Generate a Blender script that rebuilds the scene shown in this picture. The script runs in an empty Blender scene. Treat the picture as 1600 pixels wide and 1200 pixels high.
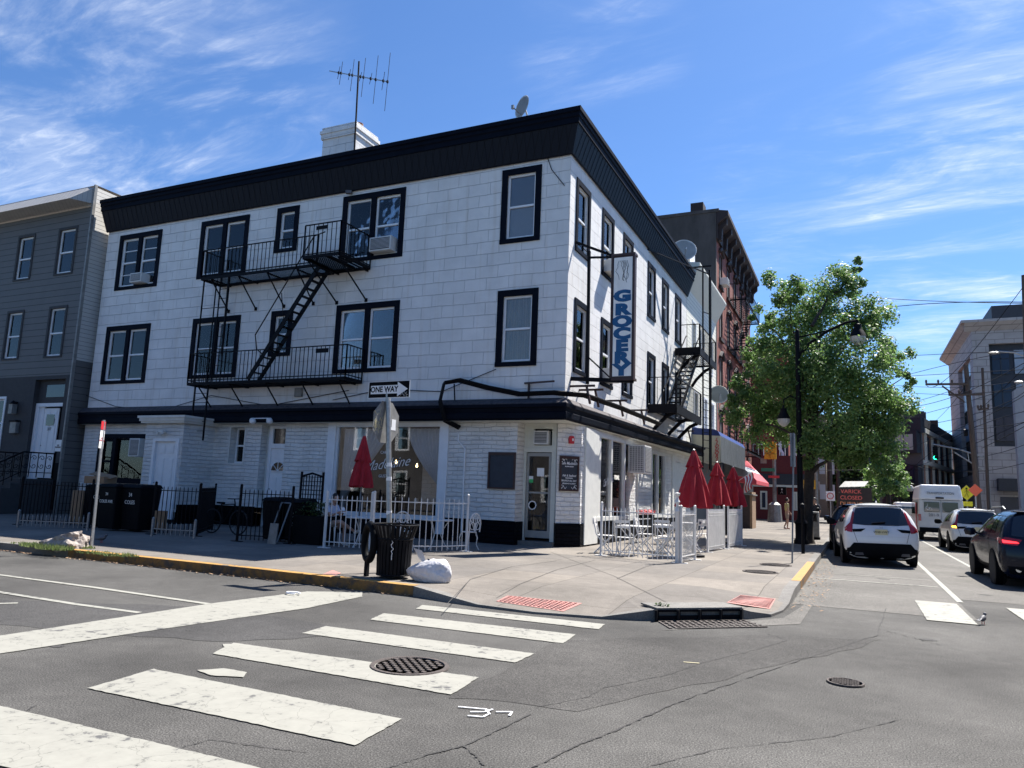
import bpy, bmesh, math, random
from mathutils import Vector, Matrix
from mathutils.bvhtree import BVHTree
from mathutils import noise as NZ
random.seed(7)
S = bpy.context.scene
COL = S.collection
PI = math.pi
# ------------------------------------------------------------------ camera
CR = Matrix(((0.90702181, 0.02779583, 0.42016523),
             (0.41942462, -0.14812394, -0.89562397),
             (0.03734192, 0.98857812, -0.1460099)))
CP = Vector((7.41114944, -19.34827776, 1.62))
FP = 1148.825
cam_d = bpy.data.cameras.new('camera'); cam = bpy.data.objects.new('camera', cam_d); COL.objects.link(cam)
mw = CR.to_4x4(); mw.translation = CP; cam.matrix_world = mw
cam_d.sensor_width = 36; cam_d.lens = FP / 1600 * 36; cam_d.clip_end = 3000; cam_d.clip_start = .05
S.camera = cam
def AT(px, py, ax, val):
    """world point where the sight line through a photo pixel meets the plane  axis = value"""
    r = CR @ Vector((px - 800, 600 - py, -FP)); t = (val - CP[ax]) / r[ax]
    return CP + r * t
def G(px, py, z=.15): return AT(px, py, 2, z)
# ------------------------------------------------------------------ materials
def hexc(h):
    h = h.lstrip('#'); c = [int(h[i:i+2], 16) / 255 for i in (0, 2, 4)]
    return tuple((x / 12.92 if x <= .04045 else ((x + .055) / 1.055) ** 2.4) for x in c) + (1,)
def mat(name, col, rough=.7, metal=0, var=.12, scale=6, bump=0, bscale=40, spec=.5, col2=None, coat=0, aniso=None, detail=4):
    m = bpy.data.materials.new(name); m.use_nodes = True; nt = m.node_tree; b = nt.nodes['Principled BSDF']
    c = col if len(col) == 4 else tuple(col) + (1,)
    b.inputs['Roughness'].default_value = rough; b.inputs['Metallic'].default_value = metal
    b.inputs['Specular IOR Level'].default_value = spec
    if coat: b.inputs['Coat Weight'].default_value = coat; b.inputs['Coat Roughness'].default_value = .03
    b.inputs['Base Color'].default_value = c
    geo = nt.nodes.new('ShaderNodeNewGeometry'); mp = nt.nodes.new('ShaderNodeMapping')
    nt.links.new(geo.outputs['Position'], mp.inputs[0])
    if aniso: mp.inputs['Scale'].default_value = aniso
    if var or col2:
        n = nt.nodes.new('ShaderNodeTexNoise'); n.inputs['Scale'].default_value = scale; n.inputs['Detail'].default_value = detail
        n.inputs['Roughness'].default_value = .65
        nt.links.new(mp.outputs[0], n.inputs['Vector'])
        r = nt.nodes.new('ShaderNodeValToRGB'); r.color_ramp.elements[0].position = .3; r.color_ramp.elements[1].position = .7
        lo = tuple(x * (1 - var) for x in c[:3]) + (1,) if not col2 else (tuple(col2) + (1,))[:4]
        r.color_ramp.elements[0].color = lo; r.color_ramp.elements[1].color = tuple(min(1, x * (1 + var * .6)) for x in c[:3]) + (1,)
        nt.links.new(n.outputs['Fac'], r.inputs[0]); nt.links.new(r.outputs[0], b.inputs['Base Color'])
    if bump:
        n2 = nt.nodes.new('ShaderNodeTexNoise'); n2.inputs['Scale'].default_value = bscale; n2.inputs['Detail'].default_value = 3
        nt.links.new(mp.outputs[0], n2.inputs['Vector'])
        bp = nt.nodes.new('ShaderNodeBump'); bp.inputs['Strength'].default_value = bump; bp.inputs['Distance'].default_value = .02
        nt.links.new(n2.outputs['Fac'], bp.inputs['Height']); nt.links.new(bp.outputs[0], b.inputs['Normal'])
    return m
def node(nt, t, **kw):
    n = nt.nodes.new(t)
    for k, v in kw.items():
        if k in n.inputs: n.inputs[k].default_value = v
        else: setattr(n, k, v)
    return n
def brickmat(name, c1, c2, mortar, bw, rh, ms, rough=.8, bump=.6, dist=.02, noise=.25, warp=0, nbump=.3, nscale=25, offs=.5, smooth=.15, squash=1, strata=0, streak=0):
    m = bpy.data.materials.new(name); m.use_nodes = True; nt = m.node_tree; b = nt.nodes['Principled BSDF']
    b.inputs['Roughness'].default_value = rough; L = nt.links.new; b.inputs['Specular IOR Level'].default_value = .06 if c1[0] < .01 else .4
    g = node(nt, 'ShaderNodeNewGeometry'); sp = node(nt, 'ShaderNodeSeparateXYZ'); L(g.outputs['Position'], sp.inputs[0])
    ad = node(nt, 'ShaderNodeMath', operation='ADD'); L(sp.outputs[0], ad.inputs[0]); L(sp.outputs[1], ad.inputs[1])
    cb = node(nt, 'ShaderNodeCombineXYZ'); L(ad.outputs[0], cb.inputs[0]); L(sp.outputs[2], cb.inputs[1])
    vec = cb.outputs[0]
    if warp:
        wn = node(nt, 'ShaderNodeTexNoise'); wn.inputs['Scale'].default_value = 1.7; wn.inputs['Detail'].default_value = 3; L(g.outputs['Position'], wn.inputs['Vector'])
        vm = node(nt, 'ShaderNodeVectorMath', operation='SUBTRACT'); L(wn.outputs['Color'], vm.inputs[0]); vm.inputs[1].default_value = (.5, .5, .5)
        vs = node(nt, 'ShaderNodeVectorMath', operation='MULTIPLY'); L(vm.outputs[0], vs.inputs[0]); vs.inputs[1].default_value = (warp, warp, 0)
        va = node(nt, 'ShaderNodeVectorMath', operation='ADD'); L(vec, va.inputs[0]); L(vs.outputs[0], va.inputs[1]); vec = va.outputs[0]
    br = node(nt, 'ShaderNodeTexBrick'); L(vec, br.inputs['Vector'])
    br.offset = offs; br.squash = squash
    br.inputs['Color1'].default_value = tuple(c1) + (1,); br.inputs['Color2'].default_value = tuple(c2) + (1,); br.inputs['Mortar'].default_value = tuple(mortar) + (1,)
    br.inputs['Scale'].default_value = 1; br.inputs['Mortar Size'].default_value = ms; br.inputs['Mortar Smooth'].default_value = smooth
    br.inputs['Brick Width'].default_value = bw; br.inputs['Row Height'].default_value = rh; br.inputs['Bias'].default_value = 0
    nz = node(nt, 'ShaderNodeTexNoise'); nz.inputs['Scale'].default_value = 1.3; nz.inputs['Detail'].default_value = 7; L(g.outputs['Position'], nz.inputs['Vector'])
    mr = node(nt, 'ShaderNodeMapRange'); L(nz.outputs['Fac'], mr.inputs[0]); mr.inputs['From Min'].default_value = .3; mr.inputs['From Max'].default_value = .7
    mr.inputs['To Min'].default_value = 1 - noise; mr.inputs['To Max'].default_value = 1.0
    mx = node(nt, 'ShaderNodeMix', data_type='RGBA', blend_type='MULTIPLY'); mx.inputs[0].default_value = 1
    L(br.outputs['Color'], mx.inputs[6]); L(mr.outputs[0], mx.inputs[7]); L(mx.outputs[2], b.inputs['Base Color'])
    if streak:
        s1 = node(nt, 'ShaderNodeMapping'); L(g.outputs['Position'], s1.inputs[0]); s1.inputs['Scale'].default_value = (5, 5, .35)
        s2 = node(nt, 'ShaderNodeTexNoise'); s2.inputs['Scale'].default_value = 1; s2.inputs['Detail'].default_value = 6; L(s1.outputs[0], s2.inputs['Vector'])
        s3 = node(nt, 'ShaderNodeMapRange'); L(s2.outputs['Fac'], s3.inputs[0]); s3.inputs[1].default_value = .54; s3.inputs[2].default_value = .74; s3.inputs[3].default_value = 0; s3.inputs[4].default_value = streak * 2.2
        s4 = node(nt, 'ShaderNodeMix', data_type='RGBA', blend_type='MULTIPLY'); L(s3.outputs[0], s4.inputs[0]); L(mx.outputs[2], s4.inputs[6]); s4.inputs[7].default_value = (.72, .64, .54, 1); L(s4.outputs[2], b.inputs['Base Color'])
    n2 = node(nt, 'ShaderNodeTexNoise'); n2.inputs['Scale'].default_value = nscale; n2.inputs['Detail'].default_value = 5; L(g.outputs['Position'], n2.inputs['Vector'])
    iv = node(nt, 'ShaderNodeMath', operation='SUBTRACT'); iv.inputs[0].default_value = 1; L(br.outputs['Fac'], iv.inputs[1])
    ml = node(nt, 'ShaderNodeMath', operation='MULTIPLY_ADD'); L(n2.outputs['Fac'], ml.inputs[0]); ml.inputs[1].default_value = nbump; L(iv.outputs[0], ml.inputs[2])
    if strata:
        sm = node(nt, 'ShaderNodeMapping'); L(g.outputs['Position'], sm.inputs[0]); sm.inputs['Scale'].default_value = (1.6, 1.6, 13)
        sn = node(nt, 'ShaderNodeTexNoise'); sn.inputs['Scale'].default_value = 1.1; sn.inputs['Detail'].default_value = 4; L(sm.outputs[0], sn.inputs['Vector'])
        m3 = node(nt, 'ShaderNodeMath', operation='MULTIPLY_ADD'); L(sn.outputs['Fac'], m3.inputs[0]); m3.inputs[1].default_value = strata; L(ml.outputs[0], m3.inputs[2]); ml = m3
    bp = node(nt, 'ShaderNodeBump'); bp.inputs['Strength'].default_value = bump; bp.inputs['Distance'].default_value = dist
    L(ml.outputs[0], bp.inputs['Height']); L(bp.outputs[0], b.inputs['Normal'])
    return m
def sidingmat(name, c, pitch=.2, dark=.35, rough=.6, vertical=False, off=0, noise=.1):
    """horizontal lap boards: saw-tooth bump"""
    m = bpy.data.materials.new(name); m.use_nodes = True; nt = m.node_tree; b = nt.nodes['Principled BSDF']; L = nt.links.new
    b.inputs['Roughness'].default_value = rough; b.inputs['Specular IOR Level'].default_value = .15 if c[0] < .01 else .4
    g = node(nt, 'ShaderNodeNewGeometry'); sp = node(nt, 'ShaderNodeSeparateXYZ'); L(g.outputs['Position'], sp.inputs[0])
    src = sp.outputs[2]
    if vertical:
        ad = node(nt, 'ShaderNodeMath', operation='ADD'); L(sp.outputs[0], ad.inputs[0]); L(sp.outputs[1], ad.inputs[1]); src = ad.outputs[0]
    dv = node(nt, 'ShaderNodeMath', operation='MULTIPLY'); L(src, dv.inputs[0]); dv.inputs[1].default_value = 1 / pitch
    fr = node(nt, 'ShaderNodeMath', operation='FRACT'); L(dv.outputs[0], fr.inputs[0])
    rp = node(nt, 'ShaderNodeValToRGB'); L(fr.outputs[0], rp.inputs[0]); e = rp.color_ramp.elements
    d = tuple(x * (1 - dark) for x in c) + (1,)
    e[0].position = 0; e[0].color = d; e[1].position = .08; e[1].color = tuple(c) + (1,)
    x = rp.color_ramp.elements.new(.05); x.color = d
    nz = node(nt, 'ShaderNodeTexNoise'); nz.inputs['Scale'].default_value = 2.5; nz.inputs['Detail'].default_value = 6; L(g.outputs['Position'], nz.inputs['Vector'])
    mr = node(nt, 'ShaderNodeMapRange'); L(nz.outputs['Fac'], mr.inputs[0]); mr.inputs['To Min'].default_value = 1 - noise; mr.inputs['To Max'].default_value = 1 + noise
    mx = node(nt, 'ShaderNodeMix', data_type='RGBA', blend_type='MULTIPLY'); mx.inputs[0].default_value = 1
    L(rp.outputs[0], mx.inputs[6]); L(mr.outputs[0], mx.inputs[7]); L(mx.outputs[2], b.inputs['Base Color'])
    bp = node(nt, 'ShaderNodeBump'); bp.inputs['Strength'].default_value = .8; bp.inputs['Distance'].default_value = .02; bp.invert = not vertical
    L(fr.outputs[0], bp.inputs['Height'])
    if vertical:
        bp.inputs['Strength'].default_value = .4; L(rp.outputs[0], bp.inputs['Height'])
    L(bp.outputs[0], b.inputs['Normal'])
    return m
def glassmat(name, tint=.75, refl=1.0, rough=.02, col=(1, 1, 1), wave=.06):
    m = bpy.data.materials.new(name); m.use_nodes = True; nt = m.node_tree; L = nt.links.new
    nt.nodes.remove(nt.nodes['Principled BSDF']); out = nt.nodes['Material Output']
    t = node(nt, 'ShaderNodeBsdfTransparent'); t.inputs[0].default_value = (tint * col[0], tint * col[1], tint * col[2], 1)
    gl = node(nt, 'ShaderNodeBsdfGlossy'); gl.inputs['Roughness'].default_value = rough; gl.inputs[0].default_value = (refl, refl, refl, 1)
    fr = node(nt, 'ShaderNodeFresnel'); fr.inputs[0].default_value = 1.55
    g = node(nt, 'ShaderNodeNewGeometry'); nz = node(nt, 'ShaderNodeTexNoise'); nz.inputs['Scale'].default_value = 1.5; L(g.outputs['Position'], nz.inputs['Vector'])
    bp = node(nt, 'ShaderNodeBump'); bp.inputs['Strength'].default_value = wave; bp.inputs['Distance'].default_value = .05; L(nz.outputs['Fac'], bp.inputs['Height']); L(bp.outputs[0], gl.inputs['Normal'])
    ad = node(nt, 'ShaderNodeMath', operation='ADD'); L(fr.outputs[0], ad.inputs[0]); ad.inputs[1].default_value = .0
    mx = node(nt, 'ShaderNodeMixShader'); L(ad.outputs[0], mx.inputs[0]); L(t.outputs[0], mx.inputs[1]); L(gl.outputs[0], mx.inputs[2]); L(mx.outputs[0], out.inputs[0])
    return m
def emit(name, col, st):
    m = bpy.data.materials.new(name); m.use_nodes = True; b = m.node_tree.nodes['Principled BSDF']
    b.inputs['Base Color'].default_value = tuple(x * .5 for x in col) + (1,); b.inputs['Emission Color'].default_value = tuple(col) + (1,); b.inputs['Emission Strength'].default_value = st
    return m
M = {}
M['block'] = brickmat('painted_block', (.80, .79, .77), (.765, .755, .735), (.66, .66, .65), .76, .385, .008, bump=1, dist=.05, noise=.15, warp=.06, streak=.16, nbump=.14, nscale=9, smooth=.35)
M['stone'] = brickmat('painted_ledgestone', (.79, .78, .75), (.74, .73, .70), (.66, .65, .63), .42, .13, .010, bump=.75, dist=.05, noise=.22, warp=.10, nbump=1.0, nscale=8, smooth=1.0, offs=.37, strata=.8)
M['basestone'] = brickmat('black_painted_stone', (.0045, .0055, .009), (.0035, .0045, .007), (.002, .002, .003), .78, .105, .012, bump=1, dist=.04, noise=.3, warp=.12, nbump=.8, nscale=14, rough=.55, smooth=.5)
M['navy'] = mat('navy_black_paint', (.0045, .0065, .013), .6, spec=.06, var=.25, scale=3, bump=.1, bscale=30)
M['mansard'] = sidingmat('navy_board_panels', (.008, .0115, .020), .26, .8, .5, vertical=True)
M['iron'] = mat('black_iron', (.005, .0055, .008), .6, 0, spec=.12, var=.3, scale=20)
M['whitetrim'] = mat('white_trim_paint', (.78, .79, .80), .45, var=.06, scale=4)
M['stonetrim'] = mat('cream_trim_paint', (.66, .66, .62), .6, var=.1, scale=4)
M['whiteiron'] = mat('white_painted_iron', (.66, .65, .63), .5, var=.14, scale=5)
M['glass'] = glassmat('window_glass', .8)
M['shopglass'] = glassmat('shop_glass', .95, wave=.008)
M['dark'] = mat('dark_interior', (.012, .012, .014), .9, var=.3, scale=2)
M['room'] = mat('room_wall', (.06, .055, .05), .9, var=.3, scale=2)
M['curtain'] = sidingmat('curtain_cloth', (.62, .60, .54), .075, .45, .9, vertical=True)
M['sheer'] = sidingmat('sheer_curtain_cloth', (.74, .78, .84), .06, .5, .9, vertical=True)
M['bluecurtain'] = sidingmat('blue_curtain', (.08, .22, .52), .09, .4, .9, vertical=True)
M['shade'] = mat('window_shade', (.38, .41, .46), .8, var=.05)
M['shadelight'] = mat('pale_window_shade', (.66, .69, .74), .8, var=.05)
M['wood'] = mat('brown_board', (.30, .20, .12), .8, var=.3, scale=3)
M['ac'] = mat('air_conditioner_plastic', (.62, .62, .60), .5, var=.08)
M['grille'] = mat('grey_grille', (.10, .10, .11), .6, var=.2, scale=60)
M['roofing'] = mat('dark_roof_membrane', (.05, .05, .055), .85, var=.3)
M['shingle'] = mat('weathered_band_top', (.07, .06, .065), .85, var=.5, scale=8, bump=.6, bscale=20)
M['brick'] = brickmat('red_brick', (.30, .085, .055), (.24, .065, .045), (.20, .10, .08), .22, .075, .008, bump=.3, noise=.3)
M['brickfar'] = brickmat('far_brick', (.46, .23, .15), (.38, .19, .125), (.3, .22, .18), .5, .16, .02, bump=.2, noise=.4)
M['darkwall'] = mat('dark_stucco', (.075, .07, .068), .9, var=.35, scale=1.2, aniso=(1, 1, .4), bump=.2)
M['brown'] = mat('dark_brown_cornice', (.028, .018, .018), .7, var=.3, scale=5)
M['greysiding'] = sidingmat('grey_lap_siding', (.125, .119, .112), .27, .85)
M['greystucco'] = mat('grey_stucco', (.048, .048, .050), .8, var=.15, bump=.2)
M['whitesiding'] = sidingmat('white_lap_siding', (.50, .48, .44), .17, .9)
M['creamsiding'] = sidingmat('cream_lap_siding', (.66, .65, .57), .21, .85)
M['cream'] = mat('cream_metal', (.62, .62, .55), .6, var=.06)
M['greige'] = sidingmat('standing_seam_greige', (.42, .40, .37), .23, .45, vertical=True)
M['red'] = mat('red_canvas', (.36, .012, .022), .85, var=.22, scale=5, bump=.2, bscale=25)
M['black'] = mat('black_plastic', (.006, .007, .009), .6, spec=.06, var=.2)
M['tyre'] = mat('tyre_rubber', (.014, .014, .015), .85, var=.2)
M['rim'] = mat('alloy_rim', (.30, .30, .32), .35, .8, var=.1)
M['darkrim'] = mat('dark_alloy_rim', (.05, .05, .055), .35, .8, var=.1)
M['carwhite'] = mat('white_car_paint', (.74, .74, .73), .3, var=.03, coat=.8)
M['carblack'] = mat('black_car_paint', (.004, .005, .008), .3, var=.05, spec=.2, coat=.4)
M['carnavy'] = mat('navy_car_paint', (.004, .007, .018), .2, var=.05, spec=.2, coat=.25)
M['carglass'] = mat('car_glass', (.012, .014, .018), .04, var=0, spec=.8)
M['chrome'] = mat('chrome', (.6, .6, .62), .15, 1, var=0)
M['redlamp'] = mat('red_lamp_plastic', (.32, .008, .015), .2, var=.1, coat=.6)
M['redlit'] = emit('lit_brake_lamp', (1, .03, .04), 1.6)
M['amberlit'] = emit('lit_turn_signal', (1, .62, .05), 3)
M['greenlit'] = emit('green_signal_light', (.02, 1, .45), 4)
M['ledred'] = emit('red_led', (1, .20, .17), .08)
M['ledamber'] = emit('amber_led', (1, .4, .2), .08)
M['bulb'] = emit('warm_bulb', (1, .72, .35), 6)
M['steel'] = mat('galvanised_steel', (.36, .37, .37), .45, .6, var=.25, scale=20)
M['signback'] = mat('aluminium_sign_back', (.24, .235, .22), .5, .2, var=.3, scale=6)
M['greypost'] = mat('grey_painted_post', (.16, .18, .20), .5, .3, var=.2, scale=10)
M['signwhite'] = mat('white_sign', (.80, .80, .80), .4, var=.04)
M['signblack'] = mat('black_sign', (.004, .004, .005), .5, var=.1, spec=.08)
M['signred'] = mat('red_sign', (.55, .03, .04), .4, var=.1)
M['signyellow'] = mat('yellow_sign', (.80, .72, .02), .4, var=.05)
M['signorange'] = mat('orange_sign', (.75, .13, .06), .4, var=.05)
M['signaly'] = mat('yellow_signal_housing', (.62, .33, .02), .5, var=.15)
M['signface'] = mat('aged_white_sign_face', (.90, .88, .82), .5, var=.12, scale=4, aniso=(1, 1, .3))
M['signblue'] = mat('blue_lettering', (.003, .085, .22), .5, var=.1)
M['pole'] = mat('utility_pole_wood', (.10, .075, .06), .9, var=.4, scale=8, aniso=(3, 3, .3), bump=.3)
M['bark'] = mat('bark', (.045, .034, .026), .95, var=.4, scale=12, bump=.8, bscale=18)
M['skin'] = mat('skin', (.42, .25, .18), .6, var=.06)
M['hair'] = mat('dark_hair', (.012, .009, .008), .6, var=.3, scale=40)
M['shirt'] = mat('white_shirt', (.58, .60, .72), .85, var=.06)
M['shorts'] = mat('tan_shorts', (.30, .22, .17), .85, var=.1)
M['yellowshirt'] = mat('pale_yellow_shirt', (.48, .40, .18), .85, var=.1)
M['darkcloth'] = mat('dark_cloth', (.03, .035, .05), .9, var=.2)
M['shoe'] = mat('pale_shoe', (.55, .55, .52), .7, var=.1)
M['rock'] = mat('broken_concrete', (.40, .35, .31), .9, var=.3, scale=9, col2=(.20, .17, .15), bump=.8, bscale=14)
M['cardboard'] = mat('cardboard', (.30, .19, .11), .85, var=.12)
M['castiron'] = mat('cast_iron_cover', (.075, .060, .053), .8, 0, var=.5, scale=30, bump=.5, bscale=60)
M['tactile'] = mat('brick_red_tactile', (.38, .17, .145), .85, var=.4, scale=5, col2=(.22, .13, .12))
M['crack'] = mat('crack_filler', (.040, .038, .036), .9, var=.2)
M['metal_awning'] = mat('weathered_corrugated_plastic', (.17, .185, .19), .5, var=.4, scale=3, aniso=(1, 1, .3), bump=.1)
M['awnblue'] = mat('blue_awning_vinyl', (.012, .035, .17), .5, var=.1)
M['awncream'] = mat('cream_awning_vinyl', (.56, .53, .42), .5, var=.12, scale=3)
M['awnred'] = mat('red_awning_cloth', (.55, .06, .08), .7, var=.1)
M['darkred'] = mat('dark_red_painted_wall', (.13, .018, .020), .8, var=.2)
M['redwall'] = brickmat('painted_red_brick', (.26, .045, .035), (.22, .04, .03), (.2, .04, .03), .22, .075, .006, bump=.2, noise=.2)
M['limestone'] = brickmat('pale_limestone', (.46, .43, .41), (.41, .385, .37), (.27, .25, .24), 1.5, .62, .035, bump=.4, noise=.2)
M['concretewall'] = mat('grey_concrete_wall', (.34, .35, .37), .85, var=.12, scale=2)
M['facadeglass'] = mat('dark_facade_glass', (.02, .03, .055), .12, var=.2, scale=.5, spec=.3)
M['facadedark'] = mat('dark_facade_panel', (.022, .028, .040), .6, var=.2)
M['greyfacade'] = mat('grey_facade_panel', (.11, .12, .125), .7, var=.1)
M['tan'] = mat('tan_render', (.36, .28, .21), .8, var=.15)
M['bag'] = mat('white_plastic_bag', (.62, .61, .62), .28, var=.16, scale=9, bump=.7, bscale=14, aniso=(1, 1, .45))
M['bagprint'] = mat('red_bag_print', (.40, .06, .06), .5, var=.2)
M['greenplant'] = mat('weed_leaf', (.09, .14, .03), .8, var=.4, scale=20)
M['lampglass'] = mat('frosted_lamp_glass', (.52, .50, .46), .3, var=.05)
M['mulch'] = mat('cream_wall_light', (.50, .50, .46), .7)
M['platey'] = mat('pale_yellow_plate', (.62, .56, .34), .4, var=.1)
M['terracotta'] = mat('clay_pot', (.26, .12, .07), .8, var=.2)
M['vanpanel'] = mat('white_van_paint', (.62, .61, .60), .45, var=.05, coat=.3)
M['sidebrown'] = mat('brown_kiosk_wood', (.07, .048, .04), .8, var=.2)
M['board'] = mat('chalk_board', (.025, .032, .045), .6, var=.2)
M['ledboard'] = mat('brown_led_panel', (.055, .038, .034), .7, var=.2)
M['boardframe'] = mat('board_frame_wood', (.045, .020, .016), .5, var=.2)
# leaf
def leafmat(name, c1, c2, tr=.35):
    m = bpy.data.materials.new(name); m.use_nodes = True; nt = m.node_tree; b = nt.nodes['Principled BSDF']; L = nt.links.new
    g = node(nt, 'ShaderNodeNewGeometry'); r = node(nt, 'ShaderNodeValToRGB'); L(g.outputs['Random Per Island'], r.inputs[0])
    r.color_ramp.elements[0].color = tuple(c1) + (1,); r.color_ramp.elements[1].color = tuple(c2) + (1,)
    L(r.outputs[0], b.inputs['Base Color']); b.inputs['Roughness'].default_value = .5
    t = node(nt, 'ShaderNodeBsdfTranslucent'); hs = node(nt, 'ShaderNodeHueSaturation'); hs.inputs['Value'].default_value = 1.5; L(r.outputs[0], hs.inputs['Color']); L(hs.outputs[0], t.inputs[0])
    mx = node(nt, 'ShaderNodeMixShader'); mx.inputs[0].default_value = tr; L(b.outputs[0], mx.inputs[1]); L(t.outputs[0], mx.inputs[2])
    L(mx.outputs[0], nt.nodes['Material Output'].inputs[0]); return m
M['leaf'] = leafmat('maple_leaf', (.058, .13, .035), (.175, .26, .075), .42)
M['leafdark'] = leafmat('dark_leaf', (.025, .055, .018), (.07, .11, .03))
M['grass'] = leafmat('weed_blade', (.07, .12, .03), (.19, .22, .08))
# asphalt
def groundmat(name, base, spk, sc=90, var=.16, rough=.9, bump=.35, patches=.15, joints=None):
    m = bpy.data.materials.new(name); m.use_nodes = True; nt = m.node_tree; b = nt.nodes['Principled BSDF']; L = nt.links.new
    b.inputs['Roughness'].default_value = rough; b.inputs['Specular IOR Level'].default_value = .3
    g = node(nt, 'ShaderNodeNewGeometry')
    n1 = node(nt, 'ShaderNodeTexNoise'); n1.inputs['Scale'].default_value = sc; n1.inputs['Detail'].default_value = 3; n1.inputs['Roughness'].default_value = .8
    n2 = node(nt, 'ShaderNodeTexNoise'); n2.inputs['Scale'].default_value = .45; n2.inputs['Detail'].default_value = 9; n2.inputs['Roughness'].default_value = .6
    n3 = node(nt, 'ShaderNodeTexNoise'); n3.inputs['Scale'].default_value = 6; n3.inputs['Detail'].default_value = 6
    for n in (n1, n2, n3): L(g.outputs['Position'], n.inputs['Vector'])
    r = node(nt, 'ShaderNodeValToRGB'); e = r.color_ramp.elements
    e[0].position = .33; e[0].color = tuple(x * (1 - spk) for x in base) + (1,); e[1].position = .72; e[1].color = tuple(min(1, x * (1 + spk * 1.6)) for x in base) + (1,)
    x = e.new(.52); x.color = tuple(base) + (1,)
    L(n1.outputs['Fac'], r.inputs[0])
    def mul(a, nz, lo, hi, f0=.3, f1=.7):
        mr = node(nt, 'ShaderNodeMapRange'); L(nz.outputs[0], mr.inputs[0]); mr.inputs[1].default_value = f0; mr.inputs[2].default_value = f1; mr.inputs[3].default_value = lo; mr.inputs[4].default_value = hi
        mx = node(nt, 'ShaderNodeMix', data_type='RGBA', blend_type='MULTIPLY'); mx.inputs[0].default_value = 1; L(a, mx.inputs[6]); L(mr.outputs[0], mx.inputs[7]); return mx.outputs[2]
    c = mul(r.outputs[0], n2, 1 - patches, 1 + patches); c = mul(c, n3, 1 - var * .6, 1 + var * .6)
    hgt = n1.outputs['Fac']
    if joints:
        bw, rh, ms, jc, ang = joints
        mp = node(nt, 'ShaderNodeMapping'); L(g.outputs['Position'], mp.inputs[0]); mp.inputs['Rotation'].default_value = (0, 0, ang); mp.inputs['Location'].default_value = (.3, .4, 0)
        br = node(nt, 'ShaderNodeTexBrick'); L(mp.outputs[0], br.inputs['Vector']); br.offset = .0
        br.inputs['Scale'].default_value = 1; br.inputs['Brick Width'].default_value = bw; br.inputs['Row Height'].default_value = rh; br.inputs['Mortar Size'].default_value = ms
        br.inputs['Color1'].default_value = (1, 1, 1, 1); br.inputs['Color2'].default_value = (.74, .76, .80, 1); br.inputs['Mortar'].default_value = (jc, jc, jc, 1)
        mx = node(nt, 'ShaderNodeMix', data_type='RGBA', blend_type='MULTIPLY'); mx.inputs[0].default_value = 1; L(c, mx.inputs[6]); L(br.outputs['Color'], mx.inputs[7]); c = mx.outputs[2]
    L(c, b.inputs['Base Color'])
    bp = node(nt, 'ShaderNodeBump'); bp.inputs['Strength'].default_value = bump; bp.inputs['Distance'].default_value = .01; L(hgt, bp.inputs['Height']); L(bp.outputs[0], b.inputs['Normal'])
    return m
M['asphalt'] = groundmat('asphalt', (.074, .071, .066), .95, 85, patches=.42, bump=.5)
M['asphaltold'] = groundmat('worn_asphalt', (.125, .118, .107), .7, 100, patches=.25)
M['concrete'] = groundmat('sidewalk_concrete', (.190, .168, .143), .22, 60, bump=.15, joints=(1.55, 1.45, .010, .5, 0), patches=.24)
M['kerb'] = groundmat('kerb_concrete', (.17, .162, .15), .25, 50, patches=.25)
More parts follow.
